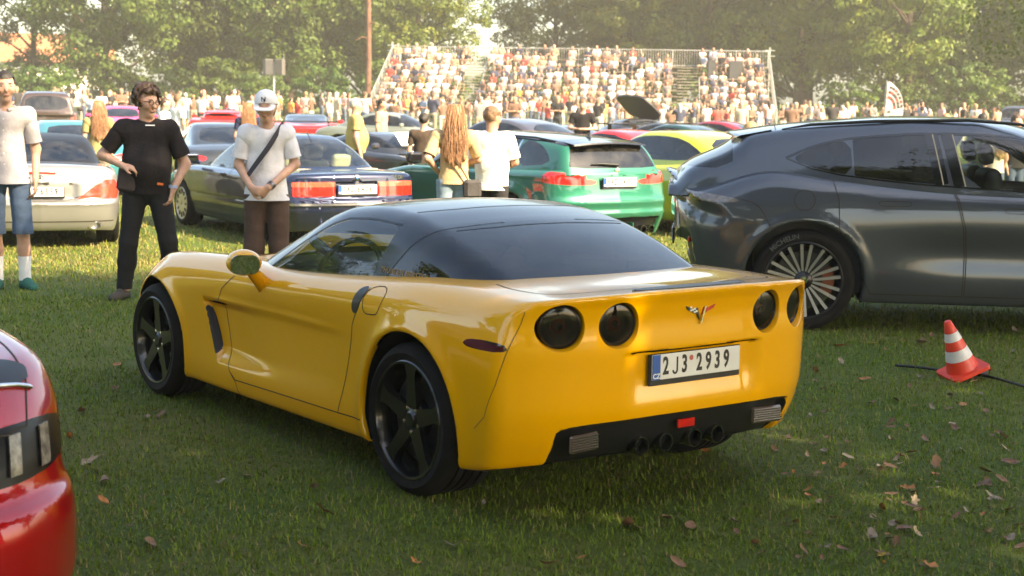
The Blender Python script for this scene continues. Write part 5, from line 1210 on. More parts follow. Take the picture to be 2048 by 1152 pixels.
# ---- silver roadster seen from behind
SILVER = paint('silver_paint', (.30, .29, .28), .6, .36, .03)
def build_sl():
    def rear(x, ay, z): return .035 * (1 - sstep(.36, .44, ay)) * sstep(.56, .58, z) * (1 - sstep(.755, .765, z)) - .012 * bump(z, .53, .03)
    S = gen_spec([(-2.4, .80), (-2.1, .88), (-1.28, .915), (0, .90), (1.28, .91), (1.9, .84), (2.3, .7)], [(.15, -.08), (.3, -.03), (.5, 0), (.7, 0), (.85, -.03), (.95, -.09), (1.1, -.16)],
                 [(-2.4, .915), (-2.2, .955), (-1.9, .985), (-1.3, .985), (-.5, .93), (.9, .90), (1.5, .84), (2.0, .72), (2.3, .6)], [(-2.4, .07), (-1.5, .06), (0, .05), (2.3, .06)], .93,
                 [(.15, 2.1), (.25, 2.2), (.40, 2.25), (.52, 2.265), (.58, 2.22), (.75, 2.20), (.86, 2.17), (.93, 2.16)], [(0, 0), (.4, .03), (.65, .09), (.8, .18), (.92, .34)],
                 [(.15, 2.1), (.4, 2.25), (.7, 2.15)], [(0, 0), (.5, .08), (.8, .25), (.95, .45)], [(1.28, .32, .36), (-1.28, .32, .36)],
                 [(-1.7, .58), (-1.2, .68), (-.4, .73), (.4, .73), (1.0, .68)], .95, .38,
                 [(1.1, .86), (.85, .96), (.5, 1.14), (.2, 1.25), (-.1, 1.295), (-.5, 1.28), (-.75, 1.24), (-1.1, 1.10), (-1.45, .95), (-1.6, .88)],
                 tcurve=.35, kf=.4, kr=.35, crown=.10, r_g=.09, roof_mid=-.2, r_st=[(-2.4, .05), (-2.1, .10), (2.4, .10)], r_rs=.12, rear=rear)
    S['hw2'] = 1.0; S['zmax'] = 1.32
    root = empty('silver_roadster', (-6.13, 19.75, -.09), .30 + math.pi / 2)
    tag(root, 'silver roadster seen from behind, with triangular red tail lights and oval exhaust', 'car')
    lamp = [(.40, .575), (.87, .575), (.90, .70), (.84, .80), (.72, .80)]
    hull, green = build_body(S, (-2.42, .1), (2.35, 1.05), .030, root, SILVER, CLEAR, [('side_window', smooth_poly([(.7, .95), (.2, 1.17), (-.1, 1.225), (-.45, 1.22), (-.75, 1.12), (-.95, .98)], 1), TINT)],
        [[(.8, .93), (-.5, .93), (-.55, .35), (-.4, .25), (.8, .25)]], [('tail_light', lamp, mat('red_lens_pale', (.62, .05, .03), .15, coat=1, var=.25, vscale=9), -1, 'pair')], [],
        [('rear_window', smooth_poly([(-.3, .99), (.55, .99), (.58, 1.03), (.46, 1.16), (.38, 1.205), (-.3, 1.225)], 1), TINT, -1), ('windscreen', smooth_poly([(-.3, .94), (.62, .94), (.48, 1.2), (-.3, 1.25)], 1), CLEAR, 1)], BLACK)
    czech_plate(root, ('5A3', '6359'), (rear_pt(hull, 0, .66)[0] - .030, 0, .665), Matrix(FACE_BACK), BLACK, True)
    on_rear(hull, box(.34, .022, .012, (0, 0, 0), .004), 0, .885, mat('red_lens_small', (.6, .03, .02), .2), root, 'high_brake_light')
    ring = lathe([(.032, .004), (.036, .008), (.040, .004), (.036, 0), (.032, .004)], 24); on_rear(hull, ring, 0, .825, CHROME, root, 'star_badge_ring')
    for k in range(3):
        a = math.pi / 2 + k * 2 * math.pi / 3; on_rear(hull, prism([(.005 * math.cos(a + 1.57), .005 * math.sin(a + 1.57)), (.036 * math.cos(a), .036 * math.sin(a)), (.005 * math.cos(a - 1.57), .005 * math.sin(a - 1.57))], .006), 0, .825, CHROME, root, 'star_badge_arm')
    part('bumper_crease', surf_line(hull, [(y, .318) for y in np.linspace(-.82, .82, 30)], 'rear', .012, .002), GAP, root)
    part('tail_gap', surf_line(hull, smooth_poly([(-.70, .80), (-.40, .565), (0, .55), (.40, .565), (.70, .80)], 1, False), 'rear', .007, .002), GAP, root)
    for s in (1, -1):
        p = rear_pt(hull, s * .60, .27); e = lathe([(.075, 0), (.080, -.012), (.070, -.016), (.062, .0), (.06, .06), (0, .06)], 28, 'x'); V, N, T = e; V = V * [1, 1, .62]
        part('exhaust_tip', moved((V, N, T), xf((p[0], s * .60, .265))), CHROME, root); part('exhaust_bore', moved(lathe([(0, 0), (.05, 0)], 20, 'x'), xf((p[0] + .03, s * .60, .265), s=(1, 1, .6))), BLACK, root)
        for xa in (1.28, -1.28): add_wheel(root, 'sl', (xa, s * .895, .32), s > 0, lambda: wheel_parts('multi', .325, .24, .255, DARKALLOY))
    cabin(root, S, hull, (-1.1, .8), .66, .2, .88)
    for s in (1, -1): seat(root, -.1, s * .36, mat('tan_leather', (.45, .25, .17), .5), True, .62, 'seat', .26)
build_sl()
# ------------------------------------------------------------------ cars further back, and the red car at the edge of the frame
def far_spec(kind):
    sec = [(.15, -.08), (.3, -.03), (.5, 0), (.7, 0), (.85, -.03), (.95, -.08), (1.15, -.17)]; rp = [(0, 0), (.4, .03), (.7, .10), (.85, .22), (.95, .38)]; fp = [(0, 0), (.5, .08), (.8, .28), (.95, .5)]
    ax = [(1.3, .33, .37), (-1.3, .33, .37)]
    if kind == 'coupe':     # round-tailed rear-engine coupe
        S = gen_spec([(-2.3, .78), (-1.9, .88), (-1.2, .92), (0, .88), (1.3, .90), (1.9, .80), (2.3, .62)], sec, [(-2.3, .72), (-2.0, .86), (-1.5, .95), (-.5, .92), (.8, .88), (1.4, .80), (1.9, .68), (2.3, .5)], [(-2.3, .05), (0, .05), (1.3, -.02), (2.3, .05)], .92,
            [(.15, 2.05), (.35, 2.2), (.55, 2.23), (.75, 2.18), (.9, 2.05)], rp, [(.15, 2.1), (.4, 2.22), (.7, 2.05)], fp, ax, [(-2.0, .50), (-1.3, .66), (-.4, .73), (.5, .71), (1.1, .64)], .92, .42,
            [(1.1, .84), (.85, .93), (.45, 1.14), (.1, 1.27), (-.2, 1.305), (-.6, 1.28), (-1.0, 1.17), (-1.5, .98), (-1.9, .82)], kr=.2)
        win = [(.72, .93), (.2, 1.19), (-.1, 1.235), (-.5, 1.215), (-.9, 1.08), (-1.1, .97)]; rw = [(-.3, .97), (.52, .97), (.48, 1.12), (.40, 1.21), (-.3, 1.235)]; ww = [(-.3, .92), (.60, .92), (.46, 1.22), (-.3, 1.26)]
        lamp = smooth_poly([(.48, .66), (.80, .68), (.86, .74), (.80, .78), (.48, .75)], 1); S['zmax'] = 1.32
    elif kind == 'wedge':   # mid-engine supercar
        S = gen_spec([(-2.3, .88), (-1.9, .94), (-1.3, .97), (0, .90), (1.3, .95), (1.9, .86), (2.3, .66)], sec, [(-2.3, .86), (-2.0, .90), (-1.3, .95), (-.5, .95), (.4, .86), (1.2, .74), (1.9, .58), (2.3, .42)], [(-2.3, .03), (-1.3, -.02), (0, .05), (1.3, -.06), (2.3, .05)], .97,
            [(.15, 2.05), (.35, 2.18), (.6, 2.22), (.78, 2.25), (.92, 2.26)], rp, [(.15, 2.15), (.4, 2.28), (.6, 2.0)], fp, ax, [(-1.6, .48), (-1.0, .62), (-.2, .70), (.5, .68), (1.0, .60)], .90, .45,
            [(1.2, .76), (.9, .88), (.5, 1.04), (.1, 1.16), (-.2, 1.19), (-.6, 1.16), (-1.0, 1.08), (-1.5, .98), (-1.9, .88)], kr=.2)
        win = [(.68, .92), (.2, 1.09), (-.1, 1.13), (-.45, 1.11), (-.7, 1.0), (-.8, .94)]; rw = [(-.3, .99), (.40, .99), (.36, 1.08), (-.3, 1.13)]; ww = [(-.3, .86), (.56, .86), (.44, 1.1), (-.3, 1.15)]
        lamp = [(.52 + .075 * math.cos(t), .74 + .075 * math.sin(t)) for t in np.linspace(0, 2 * math.pi, 16, endpoint=False)]; S['zmax'] = 1.22
    elif kind == 'sedan':
        S = gen_spec([(-2.4, .80), (-2.0, .88), (-1.4, .91), (0, .90), (1.4, .91), (2.0, .84), (2.35, .72)], sec, [(-2.4, .94), (-2.2, 1.0), (-1.6, 1.02), (-.5, .97), (1.0, .96), (1.6, .89), (2.1, .78), (2.35, .66)], [(-2.4, .04), (2.3, .06)], .93,
            [(.15, 2.15), (.35, 2.3), (.55, 2.34), (.8, 2.30), (1.0, 2.24)], rp, [(.15, 2.2), (.5, 2.32), (.8, 2.2)], fp, [(1.4, .33, .37), (-1.4, .33, .37)], [(-2.0, .60), (-1.5, .70), (-.5, .76), (.6, .75), (1.2, .69)], .97, .38,
            [(1.3, .90), (1.05, .98), (.65, 1.2), (.3, 1.35), (0, 1.41), (-.5, 1.42), (-1.0, 1.36), (-1.4, 1.23), (-1.9, 1.0), (-2.1, .9)], kr=.25)
        win = smooth_poly([(.85, .985), (.45, 1.20), (.1, 1.32), (-.4, 1.345), (-.9, 1.31), (-1.35, 1.13), (-1.5, 1.02)], 1); rw = [(-.3, 1.02), (.55, 1.02), (.42, 1.30), (-.3, 1.34)]; ww = [(-.3, .98), (.62, .98), (.46, 1.32), (-.3, 1.36)]
        lamp = smooth_poly([(.42, .80), (.86, .80), (.90, .90), (.42, .90)], 1); S['zmax'] = 1.44
    else:                   # tall off-roader
        S = gen_spec([(-2.3, .86), (-2.0, .90), (0, .92), (1.9, .90), (2.25, .82)], [(.2, -.04), (.5, 0), (1.0, -.01), (1.2, -.04), (1.4, -.1)], [(-2.3, 1.2), (-.5, 1.18), (1.0, 1.16), (1.8, 1.10), (2.25, 1.0)], .03, .93,
            [(.2, 2.15), (.6, 2.22), (1.2, 2.2)], [(0, 0), (.6, .03), (.85, .10), (.95, .2)], [(.2, 2.15), (.7, 2.22), (1.1, 2.15)], [(0, 0), (.6, .05), (.85, .15), (.95, .3)], [(1.35, .38, .43), (-1.35, .38, .43)], [(-2.3, .76), (0, .80), (1.2, .77)], 1.15, .18,
            [(1.4, 1.08), (1.2, 1.18), (.85, 1.5), (.6, 1.68), (.3, 1.75), (-1.5, 1.75), (-2.0, 1.70), (-2.12, 1.62), (-2.25, 1.15)], kf=.15, kr=.05)
        win = smooth_poly([(1.0, 1.2), (.6, 1.56), (.4, 1.63), (-1.9, 1.61), (-1.95, 1.2)], 0); rw = [(-.3, 1.22), (.60, 1.22), (.56, 1.60), (-.3, 1.62)]; ww = [(-.3, 1.2), (.66, 1.2), (.60, 1.62), (-.3, 1.64)]
        lamp = [(.66, .85), (.80, .85), (.80, 1.05), (.66, 1.05)]; S['zmax'] = 1.78
    S['hw2'] = 1.06; S['gb'] = S.get('gb', .8)
    return S, win, rw, ww, lamp
def far_car(name, label, kind, col, pos, yaw, metal=.2, h=.050, roof_m=None, fn=None, glass_m=None, group=None):
    S, win, rw, ww, lamp = far_spec(kind); root = empty(name, pos, yaw + math.pi / 2); tag(root, label, 'car', group)
    pm = paint('paint_' + '_'.join('%03d' % int(c * 999) for c in col), col, metal, .35, .08); g = glass_m or TINT
    hull, green = build_body(S, (-2.5, .1), (2.45, 1.3), h, root, pm, g, [('side_window', win, g)], [], [('tail_light', lamp, REDLENS, -1, 'pair')], [('headlight', smooth_poly([(1.80, .58), (2.05, .52), (2.2, .50), (2.1, .62), (1.85, .66)] if kind != 'offroader' else [(2.1, .8), (2.2, .8), (2.2, .95), (2.1, .95)], 1), CLEARLENS)],
        [('rear_window', smooth_poly(rw, 1), g, -1), ('windscreen', smooth_poly(ww, 1), g, 1)], roof_m)
    for s in (1, -1):
        for xa, za, Ra in S['axles']: add_wheel(root, 'far', (xa, s * (S['W'](xa, .33) - .02), .33), s > 0, lambda: wheel_parts('multi', .33, .24, .24, DARKALLOY))
        part('mirror', moved(box(.10, .18, .11, (0, 0, 0), .035), xf((.55 if kind != 'sedan' else .7, s * 1.0, S['gb'] + .18))), pm, root, False)
    cabin(root, S, hull, (-1.2, .9), .62, .25, S['gb'] + .05)
    for s in (1, -1): seat(root, 0, s * .36, INTERIOR, True, .56, 'seat', S['gb'] - .62)
    if fn: fn(root, hull, green, pm)
    return root
def _wing(m, x=-2.05, z=1.02, w=.85, chord=.28, posts=.5):
    def f(root, hull, green, pm):
        mm = m or pm; part('rear_wing', box(chord, 2 * w, .03, (x, 0, z), .012), mm, root, False)
        for s in (1, -1): part('wing_post', box(.10, .025, z - .86, (x + .05, s * posts, (z + .86) / 2), .004), mm, root, False)
    return f
def gp(u, Y): q = at_depth(u, 200, Y); return q.x
far_car('lime_coupe', 'lime yellow saloon car parked between the green estate and the dark SUV', 'sedan', (.46, .50, .03), (2.35, 22.5, -.09), .60, .1)
far_car('dark_coupe', 'dark grey rear-engined coupe behind the navy coupe', 'coupe', (.035, .04, .045), (gp(437, 28.5), 28.5, -.09), .32, .5)
far_car('teal_coupe', 'teal coupe parked ahead of the silver roadster', 'coupe', (.035, .20, .23), (gp(132, 28.0), 28.0, -.09), .42, .3)
far_car('brown_offroader', 'dark brown tall off-roader behind the teal coupe', 'offroader', (.06, .04, .035), (gp(92, 46.0), 46.0, -.05), .3)
far_car('red_convertible', 'bright red mid-engined convertible with humps behind the seats', 'wedge', (.75, .02, .018), (gp(447, 50.0), 50.0, 0), .10, 0, 0.06, None, _wing(None, -1.2, 1.10, .62, .5, .45))
far_car('red_supercar', 'red mid-engined supercar with a black rear wing', 'wedge', (.70, .015, .02), (gp(612, 44.0), 44.0, 0), .14, 0, 0.06, GLOSSBLACK, _wing(GLOSSBLACK, -2.12, 1.0, .90, .25, .6))
far_car('pink_car', 'vivid pink sports car glimpsed behind the curly-haired man', 'coupe', (.55, .05, .16), (gp(243, 47.0), 47.0, 0), .25, 0)
def _bonnet(root, hull, green, pm):
    part('bonnet_sky_reflection', moved(box(1.05, 1.25, .02, (0, 0, 0), .008), xf((1.45, 0, .80), ry=.14)), mat('painted_sky_reflection', (.72, .58, .32), .25, coat=1), root, False)  # sky reflection on the dark bonnet, put in as a pale sheet
    part('paper_sheet', moved(box(.006, .42, .30, (0, 0, 0)), xf((.62, -.30, 1.08), ry=-.7)), mat('paper', (.85, .84, .80), .6), root, False)
far_car('dark_low_coupe', 'low dark grey coupe with a painted sky reflection on the bonnet and paper in its windscreen', 'wedge', (.05, .055, .065), (gp(782, 27.5), 27.8, -.09), -2.25, .5, .038, None, _bonnet, CLEAR)
far_car('grey_saloon', 'grey saloon with a shiny roof behind the green estate', 'sedan', (.10, .095, .11), (gp(1010, 31.0), 31.0, -.08), .75, .5)
far_car('silver_green_car', 'pale grey-green coupe far behind the low dark coupe', 'coupe', (.22, .24, .19), (gp(795, 41.0), 41.0, 0), -1.9, .4)
far_car('charcoal_winged_car', 'charcoal coupe with a tall spoiler beside the man with the phone', 'wedge', (.05, .05, .055), (gp(1110, 36.5), 36.5, -.05), .9, .3, 0.06, None, _wing(GLOSSBLACK, -2.0, 1.25, .85, .32, .5))
far_car('red_coupe', 'red coupe with a grey rear window behind the lime saloon', 'coupe', (.66, .02, .025), (gp(1232, 28.0), 28.0, -.09), .80, 0, .050)
far_car('dark_green_coupe', 'dark green coupe behind the red coupe', 'coupe', (.012, .05, .045), (gp(1345, 33.0), 33.0, -.05), .95, .3)
def _lid(root, hull, green, pm):
    part('raised_tail_lid', moved(prism(smooth_poly([(-.75, 0), (-.70, .95), (-.45, 1.12), (.45, 1.12), (.70, .95), (.75, 0)], 1), .06), Matrix.Translation((-.75, 0, 1.15)) @ Matrix.Rotation(math.radians(-90), 4, 'Z') @ Matrix.Rotation(math.radians(38), 4, 'X')), mat('lid_black', (.03, .03, .032), .5), root)
    _wing(GLOSSBLACK, -2.25, 1.05, .85, .3, .5)(root, hull, green, pm)
far_car('race_car', 'dark racing car with its rear lid raised and a black wing', 'wedge', (.08, .09, .11), (gp(1262, 46.0), 46.0, 0), 2.2, .3, 0.06, None, _lid)
far_car('yellow_black_car', 'yellow and black supercar in front of the crowd', 'wedge', (.80, .42, .01), (gp(1318, 40.0), 40.0, -.03), 1.0, 0, 0.06, GLOSSBLACK)
far_car('maroon_car', 'maroon coupe in front of the crowd beside the yellow and black supercar', 'coupe', (.22, .02, .035), (gp(1420, 38.0), 38.0, -.03), 1.1, .2, .06)
far_car('black_van', 'dark off-roader parked at the edge of the trees', 'offroader', (.05, .05, .055), (gp(2040, 72.0), 72.0, 0), 2.6)

# ---- red muscle car, only its front corner in view
CANDY = paint('candy_red_paint', (.34, .002, .006), .35, .28, .03)
def build_red():
    def front(x, ay, z): return 0
    S = gen_spec([(-2.4, .84), (-1.4, .95), (0, .92), (1.36, .955), (1.8, .93), (2.15, .88), (2.45, .78)], [(.15, .0), (.3, .03), (.45, .02), (.6, -.012), (.75, -.005), (.88, -.03), (1.0, -.1)],
        [(-2.4, 1.0), (-1.5, 1.04), (0, 1.0), (.9, 1.02), (1.5, .985), (1.9, .93), (2.2, .855), (2.4, .78), (2.5, .70)], [(-2.4, .04), (.5, .05), (1.5, .045), (2.1, .035), (2.5, .03)], .95,
        [(.15, 2.25), (.5, 2.4), (1.0, 2.35)], [(0, 0), (.5, .04), (.8, .16), (.95, .35)],
        [(.15, 2.36), (.28, 2.43), (.42, 2.44), (.52, 2.42), (.56, 2.36), (.66, 2.33), (.76, 2.29), (.86, 2.20), (.95, 2.05)], [(0, 0), (.4, .045), (.62, .12), (.76, .22), (.86, .34), (.96, .52)],
        [(1.36, .34, .39), (-1.36, .34, .39)], [(-1.9, .6), (-.5, .75), (.6, .74), (1.2, .68)], 1.0, .4, [(1.3, .94), (1.0, 1.06), (.5, 1.28), (.1, 1.37), (-.4, 1.38), (-.9, 1.3), (-1.6, 1.05), (-1.9, .95)], r_fs=.06, r_st=[(-2.4, .05), (1.5, .06), (2.5, .05)], kr=.25)
    S['hw2'] = 1.06; S['zmax'] = 1.4; S['gb'] = .9
    root = empty('red_muscle_car', (-3.30, 5.78, 0), -2.50 + math.pi / 2); tag(root, 'candy red muscle car of which only the front corner with a headlight shows', 'car')
    lamp = smooth_poly([(.40, .60), (.62, .595), (.86, .615), (.91, .66), (.90, .735), (.80, .765), (.60, .765), (.40, .75)], 1)
    hull, green = build_body(S, (-2.5, .1), (2.55, 1.1), .022, root, CANDY, TINT, [('side_window', [(.8, 1.02), (.2, 1.28), (-.5, 1.30), (-1.0, 1.05)], TINT)], [],
        [('headlight', lamp, mat('lamp_housing', (.006, .006, .007), .3, spec=.3), 1, 'pair'), ('grille', [(-.1, .58), (.36, .58), (.38, .75), (-.1, .76)], BLACK, 1, 'join'), ('lower_grille', smooth_poly([(-.1, .22), (.62, .24), (.66, .36), (-.1, .40)], 1), BLACK, 1, 'join')], [], [('windscreen', [(-.3, 1.02), (.62, 1.02), (.46, 1.3), (-.3, 1.36)], TINT, 1)], CANDY)
    bar = mat('light_bar', (.20, .18, .15), .25, coat=.4, var=.5, vscale=30)
    for s in (1, -1):
        for k, yc in enumerate((.50, .63, .755)):
            V = []; n = 9
            for i in range(n):
                z = .625 + .115 * i / (n - 1); y0 = yc + .10 * (z - .62)
                P, _h = cast(hull, [(3.2, s * y0, z), (3.2, s * (y0 + .045), z)], (-1, 0, 0), 1.8, 300); V += [P[0] + [.012, 0, 0], P[1] + [.008, 0, 0], P[1] - [.02, 0, 0], P[0] - [.02, 0, 0]]
            V = np.array(V); T = []
            for i in range(n - 1):
                for j in range(4): a, b = i * 4 + j, i * 4 + (j + 1) % 4; T += [(a, b, b + 4), (a, b + 4, a + 4)]
            T += [(0, 1, 2), (0, 2, 3), (4 * n - 4, 4 * n - 3, 4 * n - 2), (4 * n - 4, 4 * n - 2, 4 * n - 1)]
            part('daytime_light', flatm((V, None, np.array(T))), bar, root)
        part('bonnet_gap', surf_line(hull, smooth_poly([(2.28, s * .30), (2.20, s * .60), (2.08, s * .76), (1.6, s * .80), (1.0, s * .78)], 1, False), 'top', .007), GAP, root)
        part('bumper_gap', surf_line(hull, [(1.95, .72), (1.82, .66), (1.72, .60)], 'side', .006, .0012, s), GAP, root)
        # black vent panel on the bonnet with a bright lip
        pts = smooth_poly([(2.03, .36), (2.10, .40), (2.065, .62), (1.985, .775), (1.86, .80), (1.86, .36)], 1); g = [(x, y) for x in np.arange(1.84, 2.12, .012) for y in np.arange(.34, .82, .012)]
        P, _h = cast(hull, np.column_stack([[q[0] for q in g], [s * q[1] for q in g], np.full(len(g), 2.)]), (0, 0, -1), 2, 300); nx_, ny_ = len(np.arange(1.84, 2.12, .012)), len(np.arange(.34, .82, .012)); i_, j_ = np.meshgrid(np.arange(nx_ - 1), np.arange(ny_ - 1), indexing='ij'); a = (i_ * ny_ + j_).ravel(); T = np.concatenate([np.stack([a, a + ny_, a + ny_ + 1], 1), np.stack([a, a + ny_ + 1, a + 1], 1)]); T = T if s > 0 else T[:, ::-1]
        gn = grad(hull, P, .004); gn /= np.linalg.norm(gn, axis=1, keepdims=True); vm = (P + gn * .006, gn, T); vm = split(vm, sd_poly(vm[0][:, 0], np.abs(vm[0][:, 1]), pts))[0]; part('bonnet_vent', vm, BLACK, root)
        lp_ = smooth_poly([(2.105, .40), (2.07, .62), (1.99, .78)], 2, False); P, _h = cast(hull, [(x, s * y, 2) for x, y in lp_], (0, 0, -1), 2, 300); part('vent_lip', tube(P + [0, 0, .008], [.004] + [.009] * (len(lp_) - 2) + [.004], 6), CHROME, root)
        for xa in (1.36, -1.36): add_wheel(root, 'red', (xa, s * .94, .34), s > 0, lambda: wheel_parts('multi', .345, .25, .25, DARKALLOY))
    part('dashboard', box(2.6, 1.3, .1, (-.2, 0, .92)), INTERIOR, root, False)
build_red()
# ------------------------------------------------------------------ people
def hand(F, w, d, nrm, side, curl=.5, s=1.0):
    """palm and five fingers; w wrist, d pointing along the hand, nrm out of the palm"""
    w, d, nrm = A(*w), A(*d), A(*nrm); d /= np.linalg.norm(d); nrm = nrm - (nrm @ d) * d; nrm /= np.linalg.norm(nrm); lat = np.cross(d, nrm) * side
    for o in (-.026, -.008, .010, .026): F.cone(w + lat * o * .6 * s, w + (d * .088 + lat * o) * s, .016 * s, .014 * s, .012)
    for o, L in ((-.030, .060), (-.010, .076), (.011, .082), (.031, .072)):
        a = w + (d * .090 + lat * o) * s; d1 = d * math.cos(curl) + nrm * math.sin(curl); d2 = d * math.cos(curl * 2.2) + nrm * math.sin(curl * 2.2)
        b = a + d1 * L * .55 * s; F.cone(a, b, .0105 * s, .0095 * s, .006); F.cone(b, b + d2 * L * .5 * s, .0095 * s, .008 * s, .005)
    a = w + (d * .025 + lat * .030) * s; b = a + (d * .038 + lat * .030 + nrm * .012) * s; F.cone(a, b, .014 * s, .012 * s, .008); F.cone(b, b + (d * .034 + lat * .004 + nrm * .012) * s, .0115 * s, .009 * s, .006)
SKIN = mat('skin', (.52, .30, .21), .5, var=.12, vscale=20, sss=.08)
SKIN2 = mat('skin_tan', (.45, .24, .16), .5, var=.12, vscale=20, sss=.08)
def cloth(name, c, c2=None): return mat('cloth_' + name, c, .85, var=.12, vscale=9, bump_=.5, bscale=38, spec=.2)
HAIRM = {k: mat('hair_' + k, c, .55, var=.4, vscale=60, bump_=.6, bscale=90) for k, c in dict(brown=(.055, .028, .014), dark=(.02, .014, .010), blond=(.42, .26, .11), ginger=(.36, .185, .09), grey=(.50, .47, .43), lightbrown=(.16, .09, .045)).items()}
def rot2(v, a): c, s = math.cos(a), math.sin(a); return A(v[0] * c - v[1] * s, v[0] * s + v[1] * c, v[2])
STAND = dict(shL=(.185, 0, 1.45), elL=(.235, .02, 1.15), wrL=(.225, -.05, .90), shR=(-.185, 0, 1.45), elR=(-.235, .02, 1.15), wrR=(-.225, -.05, .90),
             hipL=(.095, 0, .93), knL=(.10, -.01, .50), anL=(.10, .03, .085), hipR=(-.095, 0, .93), knR=(-.10, -.01, .50), anR=(-.10, .03, .085),
             toeL=(.03, -1), toeR=(-.03, -1), head=(0, -.01, 1.645), look=0.0, nod=0.0, lean=0.0, hdL=None, hdR=None, nL=None, nR=None, curlL=.5, curlR=.5)
def person(name, label, loc, rz, H=1.78, pose=None, fat=1.0, shirt=('white', (.8, .8, .8)), sleeve=.62, hem=.90, legs=('jeans', (.05, .08, .14)), leg_end=.12, skin=None, hair='brown', hair_style='short', shoes=('black', (.02, .02, .02)),
           h=.0125, cat='person', group=None, extra=None, loose=1.0, face=True, hands=True, female=False, socks=None, collar=False):
    p = dict(STAND); p.update(pose or {}); skin = skin or SKIN
    J = {k: A(*v) for k, v in p.items() if isinstance(v, tuple) and len(v) == 3}
    root = empty(name, loc, rz); root.scale = (H / 1.78,) * 3; tag(root, label, cat, group)
    lk = p['look']; hd = J['head']
    def hp(x, y, z):    # head-local to body
        return hd + rot2(A(x, y * math.cos(p['nod']) - z * math.sin(p['nod']), y * math.sin(p['nod']) + z * math.cos(p['nod'])), lk)
    # body
    F = Field()
    F.cone(hp(0, .012, .030), hp(0, .022, .035), .083, .080, .03); F.cone(hp(0, -.018, -.02), hp(0, -.025, -.075), .066, .042, .04); F.ball(hp(0, -.055, -.095), .028, .03)
    F.cone(hp(0, -.086, .005), hp(0, -.108, -.028), .010, .016, .012); F.cone(hp(-.03, -.078, .028), hp(.03, -.078, .028), .014, .014, .015)
    for s in (-1, 1): F.cone(hp(s * .078, .012, .012), hp(s * .080, .016, -.02), .014, .010, .008); F.ball(hp(s * .042, -.062, -.022), .026, .03)
    F.cone(hp(-.018, -.088, -.062), hp(.018, -.088, -.062), .010, .010, .012)
    F.cone((hd[0] * .3, .02, 1.42), hp(0, .015, -.06), .062 * fat ** .5, .055 * fat ** .5, .03)
    F.cone((-.14, .01, 1.42), (.14, .01, 1.42), .062, .062, .05); F.cone((0, .0, 1.30), (0, 0, 1.02), .112, .105, .06, (1, .68, 1))
    for s in 'LR':
        F.cone(J['sh' + s], J['el' + s], .050 * fat ** .5, .040 * fat ** .5, .03); F.cone(J['el' + s], J['wr' + s], .041 * fat ** .5, .028, .03)
        d = A(*(p['hd' + s] or (J['wr' + s] - J['el' + s]))); n = A(*(p['n' + s] or ((-1 if s == 'L' else 1), 0, 0)))
        if hands: hand(F, J['wr' + s], d, n, 1 if s == 'L' else -1, p['curl' + s])
        else: F.cone(J['wr' + s], J['wr' + s] + d / np.linalg.norm(d) * .12, .030, .026, .02)
        F.cone(J['hip' + s] - A(0, 0, .06), J['kn' + s], .070 * fat ** .5, .054, .04); F.cone(J['kn' + s], (J['kn' + s] * .6 + J['an' + s] * .4) + A(0, .02, 0), .052, .054, .03); F.cone((J['kn' + s] * .6 + J['an' + s] * .4) + A(0, .02, 0), J['an' + s], .052, .036, .03)
        F.cone(J['an' + s], J['an' + s] + A(p['toe' + s][0] * .1, p['toe' + s][1] * .1, -.045), .034, .03, .03)
    body = part('body', F.mesh(h), skin, root)
    # shirt
    S = Field(); fw = fat; lo_ = loose
    S.cone((-.145, .012, 1.415), (.145, .012, 1.415), .078, .078, .06)
    S.cone((0, .005, 1.32), (0, .005, 1.16), (.158 if not female else .140) * fw, .155 * fw * (1 if not female else .86), .08, (1, .70, 1)); S.cone((0, .005, 1.16), (0, .0, hem - .05), .155 * fw * (1 if not female else .88), max((.158 if not female else .165) * fw * lo_, .197 if not female else .182), .06, (1, .76, 1))
    if fat > 1.08: S.ball((0, -.03 * fat, 1.12), .145 * fw, .08)
    if female: 
        for s in (-1, 1): S.ball((s * .075, -.075, 1.27), .070, .05)
    sh_end = {}; SL = {k: Field() for k in 'LR'}
    for s in 'LR':
        a, b = J['sh' + s], J['el' + s]; w_ = J['wr' + s]; e = a + (b - a) * min(sleeve, 1) ; sh_end[s] = (e, (b - a) / np.linalg.norm(b - a))
        S.cone(a + A(0, .008, -.012), a + (b - a) * .12, .070 * fat ** .5, .069 * fat ** .5, .05)
        SL[s].cone(a + A(0, .006, -.008), a + (b - a) * min(sleeve + .12, 1.05), .069 * fat ** .5, .068 * fat ** .5 * (lo_ ** .5 if sleeve < .9 else .85), .04)
        if sleeve > 1.2: SL[s].cone(b, w_, .058, .045, .03); sh_end[s] = (b + (w_ - b) * .95, (w_ - b) / np.linalg.norm(w_ - b))
    nzr = lambda x, y, z: .0035 * np.sin(31 * x + 9 * z + 2.2 * np.sin(17 * z + 5 * y)) * np.sin(23 * z - 13 * x) + .003 * np.sin(19 * x * z * 2 + 11 * y)
    sm = S.mesh(h * 1.1, nzr); V = sm[0]; fld = (hem) - V[:, 2]; sm = split(sm, fld)[0]
    for s in 'LR':
        e, d = sh_end[s]; sl_ = SL[s].mesh(h * 1.1, nzr); sl_ = split(sl_, (sl_[0] - e) @ d)[0]; sm = join([sm, sl_])
    V = sm[0]; nk = np.hypot(V[:, 0] - hd[0] * .3, V[:, 1] - .0) - .068; sm = split(sm, -np.maximum(nk, 1.455 + .25 * (V[:, 1]) - V[:, 2]))[0]
    sh = part('shirt', sm, shirt if not isinstance(shirt, tuple) else cloth(*shirt), root)
